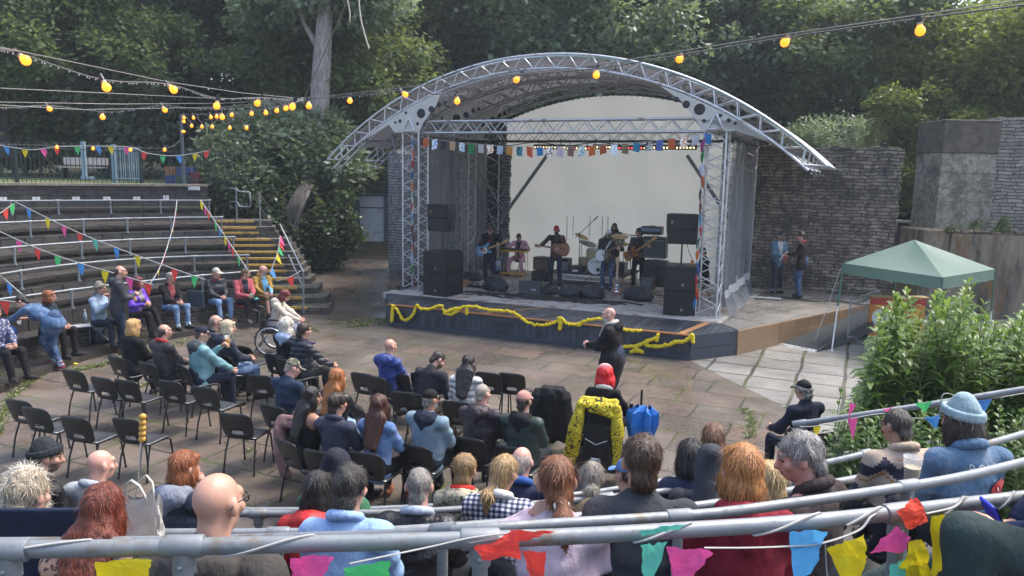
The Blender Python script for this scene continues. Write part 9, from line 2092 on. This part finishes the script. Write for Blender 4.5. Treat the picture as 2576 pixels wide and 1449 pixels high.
fp = thing('foam_pad', 'dark grey foam seat pad leaning against the bench back', 'pad', put(493, 772, .52)); m = MB(); m.box((0, 0, .19), (.52, .03, .38), rz=-.45); m.obj('foam', pm('slate foam', (.045, .06, .08), .8), fp, bevel=.03); m = MB(); m.box((.12, -.07, .33), (.12, .01, .03), rz=-.45); m.obj('handle_slot', M_BLACK, fp)
cup('cup of brown beer on the foot step between the jeans', put(574, 806, FZ), col=(.20, .07, .02)); 
i = BEN['pink']; cup('small white cup held by the man in the pink fleece', i['W']((.06, .50, .60)), .10, (.4, .35, .3)); i = AUD['teal']; cup('tall clear beer cup held up by the man in the teal jacket', i['W']((.14, .40, .96)), .19, (.62, .36, .05), .75)
i = bent; cup('clear empty cup held by the bending woman', i['W']((.22, .82, .74)), .14, (.5, .52, .54), .15)
bb = thing('blue_bag', 'blue rucksack held by the person at the left edge', 'rucksack', put(20, 860, .55)); V, Q = blob([('e', (0, 0, .14), (.17, .13, .17)), ('e', (.03, -.08, .08), (.12, .07, .1))], .02, .04, wr=.01, fr=25); vq_obj('body', V, Q, cloth((.03, .09, .30), .5), bb); m = MB(); m.tube([(-.1, -.1, .25), (0, -.14, .12), (.1, -.1, .2)], .012, 6); m.obj('strap', pm('pink strap', (.35, .15, .3), .6), bb)
i = wch; cs = thing('walking_stick', 'walking stick with a turquoise grip hooked on the wheelchair', 'walking stick', i['W']((.18, -.30, .95)), i['rz']); m = MB(); m.tube([(0, 0, -.3), (0, 0, .2)], .012, 6); m.obj('shaft', M_BLACK, cs); m = MB(); m.tube([(-.07, 0, .2), (.08, 0, .22)], .02, 8); m.obj('grip', pm('turquoise grip', (.12, .5, .52), .5), cs)
m = MB(); m.ball((0, 0, .02), (.05, .04, .02), 8); o = m.obj('lemon_scrap', pm('yellow scrap', (.6, .45, .02), .6)); o.location = D(190, 918, 0); tag(o, 'yellow scrap lying in the weeds at the foot of the bench', 'scrap')
wbg = thing('white_bag', 'white carrier bag with two handles and a bamboo umbrella handle behind the long red hair', 'bag', T(356, 1320, 3.5)); m = MB(); G_ = []; r = np.random.RandomState(6)
for k in range(9):
 z = -.20+.34*k/8
 for q in range(24): a = 2*math.pi*q/24; c_, s_ = math.cos(a), math.sin(a); w = .10*(1-.12*k/8); p = np.array([w*math.copysign(abs(c_)**.4, c_), .055*(1-.75*k/8)*math.copysign(abs(s_)**.5, s_), z+(.02*math.sin(q*1.7) if k == 8 else 0)]); p[:2] *= 1+.16*math.sin(p[2]*60+q*1.9)*r.rand(); G_.append(p)
m.add(G_, [(k*24+q, k*24+(q+1) % 24, (k+1)*24+(q+1) % 24, (k+1)*24+q) for k in range(8) for q in range(24)], 0, False); m.obj('bag', pm('white plastic', (.42, .41, .38), .45), wbg)
for sx in (-1, 1): m = MB(); m.tube([(-.045+sx*.012, sx*.012, .12), (-.03+sx*.02, sx*.02, .20), (.0+sx*.02, sx*.03, .225), (.03+sx*.02, sx*.02, .195), (.05+sx*.01, sx*.012, .12)], .008, 6, flat=.5); m.obj('handle', pm('white plastic', (.42, .41, .38), .45), wbg)
m = MB(); m.tube([(.0, 0, .22), (.012, .02, .40)], .006, 6); m.obj('shaft', M_CHR, wbg); m = MB(); 
for q in range(5): m.ball((.014+.002*q, .02, .40+q*.026), (.017, .017, .016), 8)
m.obj('bamboo_handle', pm('yellow bamboo', (.48, .27, .05), .4), wbg)
nb_ = thing('navy_chair_back', 'navy fabric folding seat back behind the grey blonde woman', 'folding seat', T(62, 1348, 3.42)); m = MB(); m.box((0, 0, -.05), (.56, .03, .36), rz=.05); m.obj('fabric', cloth((.015, .022, .045)), nb_, bevel=.01); m = MB(); m.tube([(-.28, 0, -.4), (-.28, 0, .14)], .012, 6); m.obj('pole', M_BLACK, nb_); m = MB(); m.tube([(.28, .02, -.4), (.28, .02, .14)], .012, 6); m.obj('pole', M_BLACK, nb_)
cp2 = T(2292, 1212, 3.55); cup('clear plastic cup of pale drink held by the person in the beanie', cp2, .12, (.5, .42, .3), .6)
i = NE['denimback']; R_ = i['R']; nbk = i['nb']
def on_back(x, z): return i['nb']+R_ @ V3(x, -.20, z)
def proj_back(x, z):
 V = JV; d = (V[:, 0]-x)**2+(V[:, 2]-z)**2; k = d.argsort()[:6]; return min(V[q][1] for q in k)-.006
inv = np.array(i['top'].data.vertices.__len__()*[0]); JV = np.array([tuple(v.co) for v in i['top'].data.vertices]); JV = (JV-nbk) @ R_
def patch(vs2, fs, nm, mat, lift=.0):
 vv = []
 for x, z in vs2: vv.append(nbk+R_ @ V3(x, proj_back(x, z)-lift, z))
 m = MB(); m.add(vv, fs); return m.obj(nm, mat, i['root'])
word = 'ROLLING'; ltr = []
for q, ch_ in enumerate(word):
 vs, fs = text_mesh(ch_, .062, .0); vs2 = [(-.06+.05*q+x, -.08+y*1.15+.0*q) for x, y, z in vs]; ltr.append((vs2, fs))
V2 = []; F2 = []
for vs2, fs in ltr: k = len(V2); V2 += vs2; F2 += [tuple(a+k for a in f) for f in fs]
M_LET = pm('pale lettering', (.55, .60, .64), .7, bump=0); lo_ = patch(V2, F2, 'lettering', M_LET, .004); sd = lo_.modifiers.new('t', 'SOLIDIFY'); sd.thickness = .004
def ell(cx, cz, rx, rz, n=24, k0=0, k1=6.2832): return [(cx+rx*math.cos(a), cz+rz*math.sin(a)) for a in np.linspace(k0, k1, n)]
lips = ell(.14, -.20, .085, .05)[:-1]; o = patch(lips+[(.14, -.20)], [(q, (q+1) % 23, 23) for q in range(23)], 'red_lips', pm('red badge', (.42, .02, .025), .6, bump=0), .006)
tng = [(.10, -.20), (.195, -.20), (.205, -.27), (.19, -.33), (.15, -.34), (.12, -.29)]; patch(tng+[(.16, -.27)], [(q, (q+1) % 6, 6) for q in range(6)], 'red_tongue', pm('red badge', (.42, .02, .025), .6, bump=0), .008)
patch([(.09, -.185), (.19, -.185), (.175, -.21), (.105, -.21)], [(0, 1, 2, 3)], 'teeth', M_WHITE, .012); patch([(.14, -.23), (.152, -.23), (.154, -.31), (.144, -.31)], [(0, 1, 2, 3)], 'tongue_shine', M_WHITE, .012); patch([(.175, -.23), (.183, -.23), (.186, -.30), (.178, -.30)], [(0, 1, 2, 3)], 'tongue_shine', M_WHITE, .012)
LF = V3(-.16, .38, .02); LK, _ = ik(V3(-.09, 0, .30-.02), LF, .43, .42, V3(-.12, .6, 1)); LY = 174; RL_ = Matrix.Rotation(math.radians(LY-90), 3, 'Z'); LL = T(2440, 1345, 2.2)-RL_ @ Vector(LK)
def loc_(px, py, t): return tuple(RL_.transposed() @ (T(px, py, t)-LL))
lowr = person('person at the lower right corner with a raised knee holding a phone', 2760, 1010, LY, 'low', at=LL, group=GN, res=.0105, top=((.016, .024, .060), 'weave'), bot=(.035, .052, .050), hair=('mid', '#3a2a20'), hands=(loc_(2540, 1345, 2.3), loc_(2560, 1318, 2.5)), feet=(LF, (.25, .75, -.12)), hips=.30, seat=.215, lean=-8, w=.9)
ph = thing('phone', 'phone in a bright blue case held by the person at the lower right corner', 'phone', T(2508, 1318, 2.4), lowr['rz']); m = MB(); m.box((0, 0, 0), (.085, .012, .165), R=Matrix.Rotation(-.5, 3, 'X')); m.obj('case', pm('blue case', (.01, .03, .45), .4), ph, bevel=.006); m = MB(); m.box((0, -.010, 0), (.075, .004, .15), R=Matrix.Rotation(-.5, 3, 'X')); m.obj('screen', pm('dark glass', (.02, .02, .025), .08, bump=0), ph)
print('BUILD', round(time.time()-_T0, 1), 'objects', len(bpy.data.objects))
